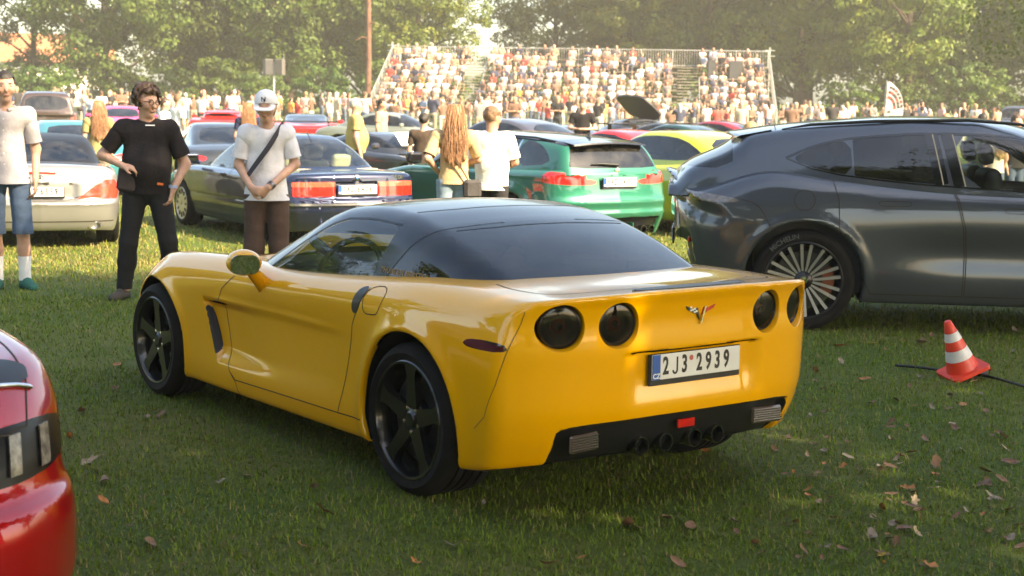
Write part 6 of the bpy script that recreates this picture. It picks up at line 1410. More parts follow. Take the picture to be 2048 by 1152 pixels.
    if collar:
        part('collar', tube([(math.cos(t) * .074, .01 + math.sin(t) * .074, 1.485 + .018 * math.sin(t)) for t in np.linspace(-1.2, 4.34, 18)], .016, 6), shirt if not isinstance(shirt, tuple) else cloth(*shirt), sh)
        for k in range(5): part('button', moved(lathe([(0, .003), (.006, .002), (.006, 0)], 8, 'y'), xf((0, -.128 - .008 * math.sin(k), 1.40 - .09 * k), rx=0)), WHITEPAINT, sh)
    # legs
    L = Field(); L.cone((-.05, .005, .97), (.05, .005, .97), .125 * fat, .125 * fat, .05, (1, .82, 1)); 
    for s in 'LR':
        L.cone(J['hip' + s], J['kn' + s], .098 * fat ** .6, .072 * loose ** .7, .03); L.cone(J['kn' + s], (J['kn' + s] * .6 + J['an' + s] * .4) + A(0, .015, 0), .072 * loose ** .7, .074 * loose ** .7, .03); L.cone((J['kn' + s] * .6 + J['an' + s] * .4) + A(0, .015, 0), J['an' + s], .074 * loose ** .7, .060 * loose ** .9, .03)
    lm = L.mesh(h * 1.1, lambda x, y, z: .003 * np.sin(41 * z + 13 * x) * np.sin(29 * z + 7 * y)); V = lm[0]; lm = split(lm, V[:, 2] - (hem + .05))[0]; V = lm[0]; lm = split(lm, leg_end - V[:, 2])[0]
    part('trousers' if leg_end < .3 else 'shorts', lm, legs if not isinstance(legs, tuple) else cloth(*legs), root)
    # shoes
    for s in 'LR':
        Z = Field(); a = J['an' + s]; t = A(p['toe' + s][0], p['toe' + s][1], 0); t /= np.linalg.norm(t)
        Z.cone((a[0], a[1], .055), a[:3] * A(1, 1, 0) + t * .16 + A(0, 0, .038), .047, .040, .03, (1, 1, .95)); Z.cone(a * A(1, 1, 0) - t * .03 + A(0, 0, .04), a * A(1, 1, 0) + t * .05 + A(0, 0, .075), .04, .036, .03)
        zm = Z.mesh(h * .9); V = zm[0]; V[:, 2] = np.maximum(V[:, 2], .002); o = part('shoe', (V, _nrm(V, zm[2]), zm[2]), cloth(*shoes), root)
        so, _ = split(zm, zm[0][:, 2] - .022); 
        if socks:
            q2 = J['kn' + s] * .6 + J['an' + s] * .4 + A(0, .02, 0); part('sock', tube([a, a + (q2 - a) * .35, a + (q2 - a) * .8], [.050, .047, .056], 12, False), cloth('sock', socks), root)
    # hair
    if hair:
        Hf = Field(); hm_ = HAIRM[hair]
        if hair_style == 'short': Hf.cone(hp(0, .020, .052), hp(0, .035, .030), .092, .084, .03); cut = .030
        elif hair_style == 'curly':
            rnd = random.Random(3); cut = .0
            Hf.cone(hp(0, .020, .055), hp(0, .040, .020), .098, .088, .03)
            for _ in range(60):
                v = np.array([rnd.gauss(0, 1), rnd.gauss(.25, 1), rnd.gauss(.45, .8)]); v /= np.linalg.norm(v)
                if v[1] < -.55 and v[2] < .35: continue
                Hf.ball(hp(*(v * A(.100, .112, .105) + A(0, .018, .045))), .026, .012)
        elif hair_style == 'long':
            Hf.cone(hp(0, .020, .045), hp(0, .035, .02), .094, .09, .03); cut = 0
            for k in range(9):
                x = -.085 + .17 * k / 8; Hf.cone(hp(x, .06, .0), (hd[0] + x * 1.25, .115 + .02 * math.cos(k * 2.1), 1.20 + .035 * math.sin(k * 1.7)), .036, .026, .02); 
            for k in range(5): x = -.06 + .12 * k / 4; Hf.cone((hd[0] + x * 1.5, .115, 1.24), (hd[0] + x * 1.1, .125, 1.12 + .03 * math.sin(k * 2)), .028, .008, .015)
        elif hair_style == 'bald': Hf.cone(hp(0, .045, .01), hp(0, .05, -.03), .078, .07, .03); cut = .1
        elif hair_style == 'cap': Hf.cone(hp(0, .035, .0), hp(0, .04, -.03), .084, .075, .03); cut = -.2
        hmesh = Hf.mesh(h, (lambda x, y, z: .007 * np.sin(150 * x + 6 * np.sin(9 * z)) + .004 * np.sin(61 * x + 8 * z)) if hair_style == 'long' else (lambda x, y, z: .005 * np.sin(90 * x + 40 * z) * np.sin(80 * z + 60 * y) + .003 * np.sin(170 * x)))
        V = hmesh[0] - hd; c_, s_ = math.cos(-lk), math.sin(-lk); X = V[:, 0] * c_ - V[:, 1] * s_; Y = V[:, 0] * s_ + V[:, 1] * c_; Zz = V[:, 2]
        fc = np.maximum(Y + .055 + .35 * np.maximum(Zz - .055, 0) * -1 - .02, Zz - .062 - .5 * np.maximum(Y + .09, 0)) if hair_style != 'long' else np.maximum(Y + .02, Zz - .07)
        side = np.maximum(np.where(Zz < -.015, Y - .02, -1.0), -1) if hair_style in ('short', 'curly', 'cap') else -np.ones(len(V))
        low = (-.075 - Zz) if hair_style in ('short', 'bald', 'cap') else (-.035 - Zz) if hair_style == 'curly' else (-.9 - Zz)
        keep = np.maximum(np.maximum(-fc, 0) * 0 + np.where(fc < 0, .01, -.01), low)
        hmesh = split(hmesh, np.maximum(np.where(fc < 0, -fc, -fc), low))[0]
        if hair_style in ('long', 'curly'):
            rs = random.Random(7); st_ = [hmesh]
            for k in range(300 if hair_style == 'long' else 110):
                if hair_style == 'long':
                    a0 = rs.uniform(-1.5, 1.5); x0, y0 = .098 * math.sin(a0), .05 + .062 * math.cos(a0) * rs.uniform(.85, 1.1); zt = rs.uniform(.02, .14); L_ = rs.uniform(.30, .56); sw = rs.uniform(-.03, .03)
                    st_.append(tube([hp(x0 * .8, y0 * .7, zt), hp(x0, y0 + .01, zt - L_ * .25), (hd[0] + x0 * 1.25 + sw * .4, y0 + .045, hd[2] + zt - L_ * .62), (hd[0] + x0 * 1.2 + sw, y0 + .05 + rs.uniform(-.01, .02), hd[2] + zt - L_)], [.002, .004, .0038, .001], 4, False))
                else:
                    v = np.array([rs.gauss(0, 1), rs.gauss(.3, 1), rs.gauss(.5, .8)]); v /= np.linalg.norm(v)
                    if v[1] < -.5 and v[2] < .4: continue
                    b0 = v * A(.112, .125, .120) + A(0, .018, .045); t1 = np.cross(v, A(rs.gauss(0, 1), rs.gauss(0, 1), rs.gauss(0, 1))); t1 /= np.linalg.norm(t1); st_.append(tube([hp(*(b0 - v * .02)), hp(*(b0 + t1 * .016 + v * .006)), hp(*(b0 + t1 * .032)), hp(*(b0 + t1 * .036 - v * .018))], [.006, .006, .005, .002], 4, False))
            hmesh = join(st_)
        part('hair', hmesh, hm_, root)
    if face:
        for s in (-1, 1):
            part('eye', moved(lathe([(0, -.006), (.009, -.003), (.011, .004)], 10, 'y'), Matrix.Translation(hp(s * .032, -.081, .010)) @ Matrix.Rotation(lk, 4, 'Z') @ Matrix.Diagonal((1.2, 1, .55, 1))), mat('eye', (.03, .02, .018), .2), root)
            part('eyebrow', tube([hp(s * .016, -.096, .031), hp(s * .034, -.096, .036), hp(s * .052, -.084, .031)], [.002, .0035, .002], 5), HAIRM[hair if hair not in ('grey',) else 'lightbrown'] if hair else HAIRM['brown'], root)
        part('mouth', tube([hp(-.024, -.089, -.060), hp(0, -.099, -.061), hp(.024, -.089, -.060)], [.002, .004, .002], 6), mat('lips', (.40, .17, .125), .5), root)
    if extra: extra(root, p, J, hp)
    return root

# man with glasses in black
def _glasses(root, p, J, hp):
    g = []
    for s in (-1, 1):
        a = np.linspace(0, 2 * math.pi, 17); g.append(tube([hp(s * .033 + .024 * math.cos(t), -.108 + .01 * abs(math.cos(t)), .010 + .018 * math.sin(t)) for t in a], .0028, 5, False)); g.append(tube([hp(s * .056, -.098, .016), hp(s * .080, .01, .012)], .0028, 5))
    g.append(tube([hp(-.010, -.110, .014), hp(.010, -.110, .014)], .003, 5)); part('glasses', join(g), BLACK, root)
    part('collar_lettering', moved(text_mesh('DIESEL', .016, .0005, .001, 1.3), Matrix.Translation((.03, -.115, 1.455)) @ Matrix.Rotation(math.radians(62), 4, 'X')), WHITEPAINT, root) if False else None
    part('collar_print', moved(box(.075, .003, .010, (0, 0, 0)), xf((.04, -.108, 1.462), rx=-.6)), WHITEPAINT, root, False)
    part('wristband', tube([J['wrL'] + A(0, 0, .02), J['wrL'] + A(0, 0, .045)], .036, 12, False), mat('band_blue', (.35, .42, .6), .6), root)
    part('orange_lanyard', moved(box(.05, .012, .02, (0, 0, 0), .004), xf((.12, -.155, .985), ry=.1)), mat('orange_fabric', (.75, .16, .02), .7), root, False)
    part('waist_bag', moved(box(.15, .05, .20, (0, 0, 0), .02), xf((-.15, -.13, 1.02), ry=.15)), cloth('bag', (.05, .04, .04)), root, False)
person('person', 'man with curly brown hair and glasses in a black T-shirt and black jeans', (-3.10, 12.90, -.02), .12, 1.82,
       dict(elR=(-.36, .02, 1.21), wrR=(-.175, -.155, 1.13), hdR=(1, -.25, -.12), nR=(0, .6, -1), curlR=.75, elL=(.305, .04, 1.14), wrL=(.215, -.075, .93), hdL=(-.25, -.1, -1), nL=(-1, .2, 0),
            anR=(-.205, .02, .085), knR=(-.155, -.03, .50), anL=(.20, .05, .085), knL=(.165, -.03, .50), look=.75, nod=.10, head=(.01, -.02, 1.645), toeR=(-.5, -1), toeL=(.4, -1)),
       1.17, ('black_tee', (.014, .011, .012)), .78, .90, ('black_jeans', (.016, .016, .018)), .10, None, 'brown', 'curly', ('grey_trainer', (.06, .055, .05)), extra=_glasses, loose=1.05)
# man in white T-shirt and cap
def _cap(root, p, J, hp):
    white = cloth('cap', (.80, .80, .82)); C = Field(); C.cone(hp(0, .012, .046), hp(0, .034, .040), .098, .094, .03, (1, 1, 1.02)); cm = C.mesh(.012); V = cm[0] - np.array(hp(0, 0, 0)); n = p['nod']
    cm = split(cm, .022 - (V[:, 2] + .12 * V[:, 1]))[0]; cap = part('cap', cm, white, root)
    pts = [(-.088, -.035), (-.086, -.10), (-.058, -.160), (0, -.182), (.058, -.160), (.086, -.10), (.088, -.035), (0, -.06)]
    V, N, T = prism(smooth_poly(pts, 1), .008); V2 = np.array([hp(x, y, .046 + z - .9 * x * x * 4 - .38 * (-.05 - y)) for x, y, z in V]); part('cap_brim', flatm((V2, None, T)), white, root)
    navy = mat('navy_thread', (.012, .016, .04), .7)
    for body_, dx, dz, sz in (('N', -.004, .004, .052), ('Y', .004, -.004, .056)):
        V, N, T = text_mesh(body_, sz, .001, .0008, 1.0); a = V[:, 0] / .105; V2 = np.array([hp((.104 + .002) * math.sin(t + dx * 6), .014 - (.106 + .001) * math.cos(t) - z, .074 + y + dz) for t, y, z in zip(a, V[:, 1], V[:, 2])]); part('cap_emblem', flatm((V2, None, T)), navy, root)
    # cross-body strap and small bag, watch
    st = [(.125, .07, 1.50), (.115, .0, 1.515), (.095, -.075, 1.455), (.03, -.135, 1.33), (-.06, -.145, 1.20), (-.135, -.125, 1.09), (-.175, -.03, 1.02)]
    P = smooth_poly(st, 2, False); Nn = P * A(1, 1, 0) - A(0, .02, 0); Nn /= np.linalg.norm(Nn, axis=1, keepdims=True); r1 = ribbon(P, Nn, .042, .012); part('bag_strap', r1, mat('strap_navy', (.03, .028, .04), .7), root)
    part('watch', tube([J['wrL'] + (J['elL'] - J['wrL']) * .05, J['wrL'] + (J['elL'] - J['wrL']) * .14], .036, 12, False), mat('watch_steel', (.12, .12, .13), .3, .8), root)
person('person', 'man in a white T-shirt and white baseball cap with a dark cross-body strap', (-2.06, 12.70, -.02), .10, 1.80,
       dict(shL=(.165, 0, 1.45), shR=(-.165, 0, 1.45), elR=(-.225, -.0, 1.17), wrR=(-.115, -.20, 1.00), hdR=(.75, -.35, -.35), nR=(.2, 1, 0), curlR=.9, elL=(.235, .0, 1.18), wrL=(.03, -.215, 1.00), hdL=(-1, -.1, -.45), nL=(0, 1, .2), curlL=.7, nod=.16, look=-.12, head=(.0, -.03, 1.645), anL=(.13, .03, .085), anR=(-.13, .03, .085)),
       0.93, ('white_tee', (.70, .69, .72)), .80, .885, ('brown_trousers', (.085, .052, .040)), .09, None, 'lightbrown', 'cap', ('brown_shoe', (.05, .03, .02)), extra=_cap, loose=1.22)
# man in pale shirt and denim shorts
person('person', 'young man in a pale grey button shirt, denim shorts and white socks', (-4.48, 13.48, -.03), .18, 1.94,
       dict(shL=(.170, 0, 1.45), shR=(-.170, 0, 1.45), elL=(.225, .04, 1.16), wrL=(.225, -.03, .905), look=.28, nod=-.05, anL=(.12, .03, .085), knL=(.115, -.01, .5), toeL=(.6, -1)), .84, ('pale_grey_shirt', (.40, .375, .39)), .82, .88, ('denim', (.075, .115, .19)), .47, None, 'dark', 'short', ('green_trainer', (.03, .13, .10)), loose=1.12, socks=(.75, .75, .74), collar=True)
# couple seen from behind
def _bag(root, p, J, hp):
    st = [(.135, -.04, 1.49), (.13, .06, 1.49), (.06, .135, 1.33), (-.03, .145, 1.15), (-.12, .135, 1.0), (-.17, .10, .90)]; P = smooth_poly(st, 2, False); Nn = P * A(1, 1, 0) + A(0, .02, 0); Nn /= np.linalg.norm(Nn, axis=1, keepdims=True)
    part('bag_strap', ribbon(P, Nn, .022, .014), cloth('strap_brown', (.09, .05, .03)), root); part('shoulder_bag', moved(box(.20, .09, .20, (0, 0, 0), .03), xf((-.19, .11, .88), rz=.3)), cloth('bag_dark', (.06, .055, .055)), root, False)
person('person', 'long-haired woman in a beige top and jeans, seen from behind', (-.63, 16.0, -.06), math.pi + .12, 1.74,
       dict(elL=(.29, .10, 1.20), wrL=(.17, -.05, 1.06), elR=(-.27, -.05, 1.19), wrR=(-.08, -.16, 1.12), look=.1), .98, ('beige_top', (.50, .36, .20)), .85, .93, ('light_jeans', (.20, .27, .34)), .08, None, 'ginger', 'long', ('white_shoe', (.5, .5, .5)), extra=lambda r, p, J, hp: _bag(r, p, J, hp), female=True, h=.014, loose=1.05)
person('person', 'man with cropped hair in a bright white T-shirt, seen from behind', (-.24, 16.35, -.06), math.pi - .25, 1.72,
       dict(elR=(-.25, -.06, 1.17), wrR=(-.12, -.22, 1.10), elL=(.27, -.03, 1.16), wrL=(.14, -.2, 1.08), look=-.5), 1.12, ('bright_tee', (.86, .84, .80)), .85, .86, ('dark_shorts', (.03, .028, .03)), .10, SKIN2, 'lightbrown', 'short', ('dark_shoe', (.03, .03, .03)), h=.014, loose=1.1)
MID = [  # label, u, v(head top), depth, H, rz, shirt, legs, hair, style, kwargs
    ('white-haired heavy man in a yellow polo shirt standing in profile', 712, 25.0, 1.80, math.pi * .5 + .2, ('yellow_polo', (.46, .34, .12)), ('dark_khaki', (.10, .085, .06)), 'grey', 'short', dict(fat=1.25)),
    ('red-haired woman in an olive top beside the teal car', 196, 23.6, 1.70, math.pi + .5, ('olive_top', (.25, .22, .10)), ('taupe_trousers', (.22, .18, .14)), 'ginger', 'long', dict(female=True)),
    ('ginger-haired woman in a navy top behind the man in the white cap', 497, 27.0, 1.69, math.pi + .2, ('navy_top', (.02, .025, .06)), ('grey_skirt', (.1, .1, .1)), 'ginger', 'long', dict(female=True)),
    ('tanned man in a sleeveless tan shirt near the dark low coupe', 764, 34.0, 1.77, math.pi * .5 - .3, ('tan_vest', (.50, .30, .19)), ('tan_shorts', (.3, .24, .17)), 'dark', 'short', dict(skin=SKIN2)),
    ('man in a black T-shirt looking down at his phone among the parked cars', 1166, 33.0, 1.84, -.05, ('black_tee2', (.015, .014, .015)), ('black_shorts', (.02, .02, .02)), 'lightbrown', 'short', dict(pose=dict(elR=(-.27, -.02, 1.17), wrR=(-.06, -.25, 1.16), hdR=(1, -.3, 0), elL=(.27, -.02, 1.17), wrL=(.06, -.25, 1.16), hdL=(-1, -.3, 0), nod=.35))),
    ('man in a white shirt bending slightly behind the black-shirted man', 330, 30.0, 1.73, math.pi * .5, ('white_shirt2', (.85, .83, .80)), ('jeans2', (.08, .11, .17)), 'brown', 'short', {}),
    ('man in a loose white shirt walking past the red convertible', 356, 33.0, 1.80, math.pi * .75, ('white_shirt3', (.82, .80, .78)), ('grey_trousers', (.2, .2, .21)), 'lightbrown', 'short', {}),
    ('blond person in white whose head shows above the SUV roof', 1503, 17.2, 1.62, math.pi, ('white_top4', (.8, .78, .74)), ('jeans4', (.1, .14, .2)), 'blond', 'short', {}),
    ('brown-haired man in dark red behind the SUV roof', 1830, 30.0, 1.70, math.pi, ('dark_red', (.20, .05, .05)), ('jeans5', (.08, .1, .15)), 'brown', 'short', {}),
    ('auburn-haired woman in grey behind the SUV roof', 1893, 31.0, 1.68, math.pi + .3, ('grey_top5', (.3, .27, .26)), ('jeans6', (.08, .1, .15)), 'ginger', 'short', dict(female=True)),
    ('dark-haired man in a dark green shirt behind the SUV bonnet', 1968, 27.0, 1.72, math.pi - .5, ('dark_green', (.04, .06, .04)), ('jeans7', (.08, .1, .15)), 'dark', 'short', {}),
    ('blond woman in cream behind the SUV windscreen', 1998, 24.0, 1.60, math.pi + .5, ('cream_top', (.55, .48, .38)), ('jeans8', (.1, .12, .18)), 'blond', 'long', dict(female=True)),
    ('man with sunglasses in a black shirt behind the SUV bonnet', 2036, 24.5, 1.72, .5, ('black_shirt8', (.03, .025, .025)), ('jeans9', (.08, .1, .15)), 'brown', 'short', {}),
    ('person in a dark brown waistcoat standing behind the long-haired woman', 848, 22.8, 1.60, math.pi, ('dark_brown', (.06, .040, .028)), ('brown_trousers2', (.06, .045, .035)), 'dark', 'short', {}),
]
for i, (lab, u, Y, H, rz, sh, lg, hr, st, kw) in enumerate(MID):
    q = at_depth(u, 200, Y); kw = dict(kw)
    person('person', lab, (q.x, Y, float(gz(q.x, Y))), rz, H, kw.pop('pose', None), shirt=sh, legs=lg, hair=hr, hair_style=st, h=.024, face=(i in (0, 4, 12)), hands=False, **kw)
# ------------------------------------------------------------------ grandstand and what stands round it
STEEL = mat('galvanised_steel', (.52, .50, .46), .45, .6, var=.15); PLANK = mat('stand_planks', (.20, .17, .13), .8, var=.3, vscale=6); STEPM = mat('stand_steps', (.28, .25, .18), .7, var=.2)
STAND_O = Vector((-8.75, 91.5, 0)); STAND_A = math.radians(-5.5); STAND_W = 24.0; ROWN = 10; RISE = .37; DEEP = .85
AISLES = ((5.0, 6.2), (18.3, 19.6))
def stand_pt(x, y, z): c, s = math.cos(STAND_A), math.sin(STAND_A); return (STAND_O.x + x * c - y * s, STAND_O.y + x * s + y * c, z)
def build_stand():
    root = empty('grandstand', STAND_O, STAND_A); tag(root, 'long steel grandstand with fenced back and two stair aisles, packed with spectators', 'grandstand')
    secs = [(0, AISLES[0][0]), (AISLES[0][1], AISLES[1][0]), (AISLES[1][1], STAND_W)]
    for i in range(ROWN):
        y = i * DEEP; z = .45 + i * RISE
        for a, b in secs:
            part('bench', box(b - a - .04, .34, .05, ((a + b) / 2, y + .50, z + .40), .01), PLANK, root, False); part('deck_plank', box(b - a - .04, DEEP, .04, ((a + b) / 2, y + DEEP / 2, z), .01), PLANK, root, False)
    for a, b in AISLES:
        for i in range(ROWN):
            for k in range(2): part('step', box(b - a, .40, .045, ((a + b) / 2, i * DEEP + .2 + k * .425, .45 + i * RISE + k * RISE / 2 - RISE / 2), .008), STEPM, root, False)
        for e in (a - .02, b + .02):
            if e < 6 or e > 19: part('aisle_rail', tube([(e, .3, 1.3), (e, .5 * ROWN * DEEP, 1.3 + .5 * ROWN * RISE)], .022, 6), STEEL, root)
    for x in np.linspace(.3, STAND_W - .3, 9):
        part('support_frame', join([tube([(x, .1, 0), (x, .1, .5)], .04, 6), tube([(x, ROWN * DEEP, 0), (x, ROWN * DEEP, .45 + ROWN * RISE)], .05, 6), tube([(x, .1, .4), (x, ROWN * DEEP, .40 + ROWN * RISE)], .05, 6), tube([(x, ROWN * DEEP * .5, 0), (x, ROWN * DEEP * .5, .4 + ROWN * RISE * .5)], .05, 6)]), STEEL, root)
    # back fence, one mesh shared by the panels
    n = 12; pw = STAND_W / n; zt = .45 + ROWN * RISE; yb = ROWN * DEEP - .02
    pan = [tube([(0, 0, 0), (0, 0, 1.1)], .035, 6), tube([(0, 0, 1.1), (pw, 0, 1.1)], .03, 6), tube([(0, 0, .12), (pw, 0, .12)], .025, 6)] + [tube([(pw * k / 13, 0, .12), (pw * k / 13, 0, 1.1)], .013, 4, False) for k in range(1, 13)]
    me = to_mesh('fence_panel', join(pan), STEEL)
    for i in range(n): link('fence_panel', me, root, (i * pw, yb, zt - .35))
    part('fence_post', tube([(STAND_W, yb, zt - .35), (STAND_W, yb, zt + .75)], .035, 6), STEEL, root)
    for x0, xl in ((0, -1), (STAND_W, 1)):   # sloping side fences
        a = np.array([x0 + xl * .05, -.3, 1.2]); b = np.array([x0 + xl * .05, yb - .1, zt + .75]); rails = [tube([a, b], .035, 6), tube([a - [0, 0, .95], b - [0, 0, .95]], .025, 6)]
        for k in range(0, 36): t = k / 35; p = a + (b - a) * t; rails.append(tube([p, p - [0, 0, .95]], .012 if k % 5 else .03, 4, False))
        part('side_fence', join(rails), STEEL, root)
        part('corner_post', tube([(x0 + xl * .1, yb, 0), (x0 + xl * .1, yb, zt + 1.0)], .045, 6), STEEL, root)
        for z in (zt + .45, zt + .8): part('scaffold_arm', tube([(x0 + xl * .1 - .3, yb, z), (x0 + xl * .1 + .35, yb, z)], .03, 6), STEEL, root)
build_stand()
SPKM = mat('speaker_cabinet', (.022, .022, .024), .6, var=.2); GRILLE = mat('speaker_grille', (.05, .05, .05), .8, bump_=.6, bscale=120)
for i, (x, y, w) in enumerate(((20.4, 5.9, .5), (21.9, 6.2, .85))):
    p = stand_pt(x, y, 2.95 + .05); root = empty('speaker_stack', p, STAND_A); tag(root, ['narrow black loudspeaker cabinet standing among the seats of the grandstand', 'wide black loudspeaker cabinet standing near the right end of the grandstand'][i], 'loudspeaker')
    part('cabinet', box(w, .5, 1.2, (0, 0, .6), .02), SPKM, root, False); part('grille', box(w - .1, .02, 1.08, (0, -.262, .61), .005), GRILLE, root, False)
def build_pa():
    p = at_depth(548, 200, 84); root = empty('speaker_tower', (p.x, 84, 0)); tag(root, 'pair of grey loudspeakers on a tall pole among the standing crowd', 'loudspeaker')
    part('pole', tube([(0, 0, 0), (0, 0, 3.4)], .05, 8), STEEL, root)
    for s, rz in ((-1, .5), (1, -.25)):
        c = part('cabinet', moved(box(.46, .42, .86, (0, 0, 0), .02), xf((s * .33, 0, 3.15), rz=rz)), mat('cabinet_grey', (.10, .09, .08), .6), root, False); part('grille', moved(box(.40, .012, .78, (0, -.218, 0)), xf((s * .33, 0, 3.15), rz=rz)), GRILLE, c, False)
        part('bracket', tube([(0, 0, 3.1), (s * .2, 0, 3.1)], .03, 6), STEEL, root)
    for a in (0, 2.1, 4.2): part('leg', tube([(0, 0, .9), (.6 * math.cos(a), .6 * math.sin(a), 0)], .025, 6), STEEL, root)
build_pa()
def build_flag():
    Y = 58; q = at_depth(1788, 240, Y); root = empty('feather_flag', (q.x, Y, 0), .15); tag(root, 'white feather flag printed with a red and black ring of squares', 'flag')
    out = smooth_poly([(-.38, .55), (-.36, 2.2), (-.33, 2.62), (-.10, 2.50), (.18, 2.20), (.32, 1.80), (.36, 1.3), (.30, .62)], 1); V, N, T = prism([(x, z) for x, z in out], .012)
    cl = part('flag_cloth', flatm((np.column_stack([V[:, 0], V[:, 2] + .05 * np.sin(V[:, 1] * 2.2), V[:, 1]]), None, T[:, ::-1])), mat('flag_white', (.36, .34, .34), .8), root)
    part('pole', tube([(-.40, .03, 0), (-.385, .03, 1.5), (-.37, .03, 2.3), (-.33, .03, 2.62)], .018, 6), STEEL, root)
    red = mat('flag_red', (.55, .04, .03), .8); blk = mat('flag_black', (.03, .03, .03), .8)
    for k in range(7):
        for j, r in enumerate((.36, .52, .66)):
            a = .15 + k * .2; x, z = -.33 + r * math.cos(a) * .9, 1.55 + r * math.sin(a) * 1.25
            if x > .28: continue
            part('print_square', moved(box(.09, .006, .11), xf((x, .05 * math.sin(z * 2.2) - .006, z), ry=-a)), red if (k + j) % 3 == 0 else blk, cl, False)
    for k in range(5): part('print_letter', moved(text_mesh('BLATNA'[k], .17, .002, .004), Matrix.Translation((-.22, -.008 + .05 * math.sin((1.45 - k * .17) * 2.2), 1.45 - k * .17)) @ Matrix.Rotation(math.pi / 2, 4, 'X') @ Matrix.Rotation(math.pi / 2, 4, 'Z')), blk, cl)
build_flag()
def build_house():
    Y = 165; q = at_depth(118, 150, Y); root = empty('white_house', (q.x, Y, 0), .25); tag(root, 'white house with an orange tiled roof glimpsed through the trees', 'house')
    wall = mat('render_white', (.72, .66, .58), .85, var=.1); roofm = mat('clay_tiles', (.42, .16, .07), .8, var=.3, vscale=3); pane = mat('dark_pane', (.05, .06, .07), .1, coat=1)
    part('wall', box(11, 8, 4.6, (0, 0, 2.3)), wall, root, False)
    V = np.array([(-5.9, -4.6, 4.5), (5.9, -4.6, 4.5), (5.9, 4.6, 4.5), (-5.9, 4.6, 4.5), (-5.9, 0, 7.6), (5.9, 0, 7.6)], float); T = np.array([(0, 1, 5), (0, 5, 4), (2, 3, 4), (2, 4, 5), (1, 2, 5), (3, 0, 4), (0, 3, 2), (0, 2, 1)]); rf = part('roof', flatm((V, None, T)), roofm, root); part('chimney', box(.7, .7, 1.6, (2, .8, 7.4)), wall, rf, False)
    for x in (-3.6, -1.2, 1.2, 3.6):
        for z in (1.3, 3.4):
            f = part('window', box(1.1, .10, 1.2, (x, -4.02, z), .02), WHITEPAINT, root, False); part('pane', box(.9, .02, 1.0, (x, -4.08, z)), pane, f, False)
build_house()

# ------------------------------------------------------------------ spectators
def omat(name, ramp=None):
    m, nt, out = _new(name); oi = nt.nodes.new('ShaderNodeObjectInfo'); b = nt.nodes.new('ShaderNodeBsdfPrincipled'); b.inputs['Roughness'].default_value = .8; nt.links.new(b.outputs[0], out.inputs[0])
    if ramp is None: nt.links.new(oi.outputs['Color'], b.inputs['Base Color'])
    else:
        rp = nt.nodes.new('ShaderNodeValToRGB'); rp.color_ramp.interpolation = 'CONSTANT'; e = rp.color_ramp.elements
        while len(e) < len(ramp): e.new(1.0)
        for i, c in enumerate(ramp): e[i].position = i / len(ramp); e[i].color = (*c, 1)
        nt.links.new(oi.outputs['Random'], rp.inputs[0]); nt.links.new(rp.outputs[0], b.inputs['Base Color'])
    return m
CROWD_M = [omat('spectator_shirt'), omat('spectator_skin', [(.44, .24, .16), (.38, .19, .125), (.48, .28, .20)]), omat('spectator_hair', [(.04, .025, .015), (.02, .015, .012), (.30, .18, .08), (.09, .05, .03), (.40, .38, .35), (.16, .09, .05)]), omat('spectator_legs', [(.05, .07, .12), (.03, .03, .035), (.25, .21, .15), (.10, .13, .18), (.45, .40, .33)])]
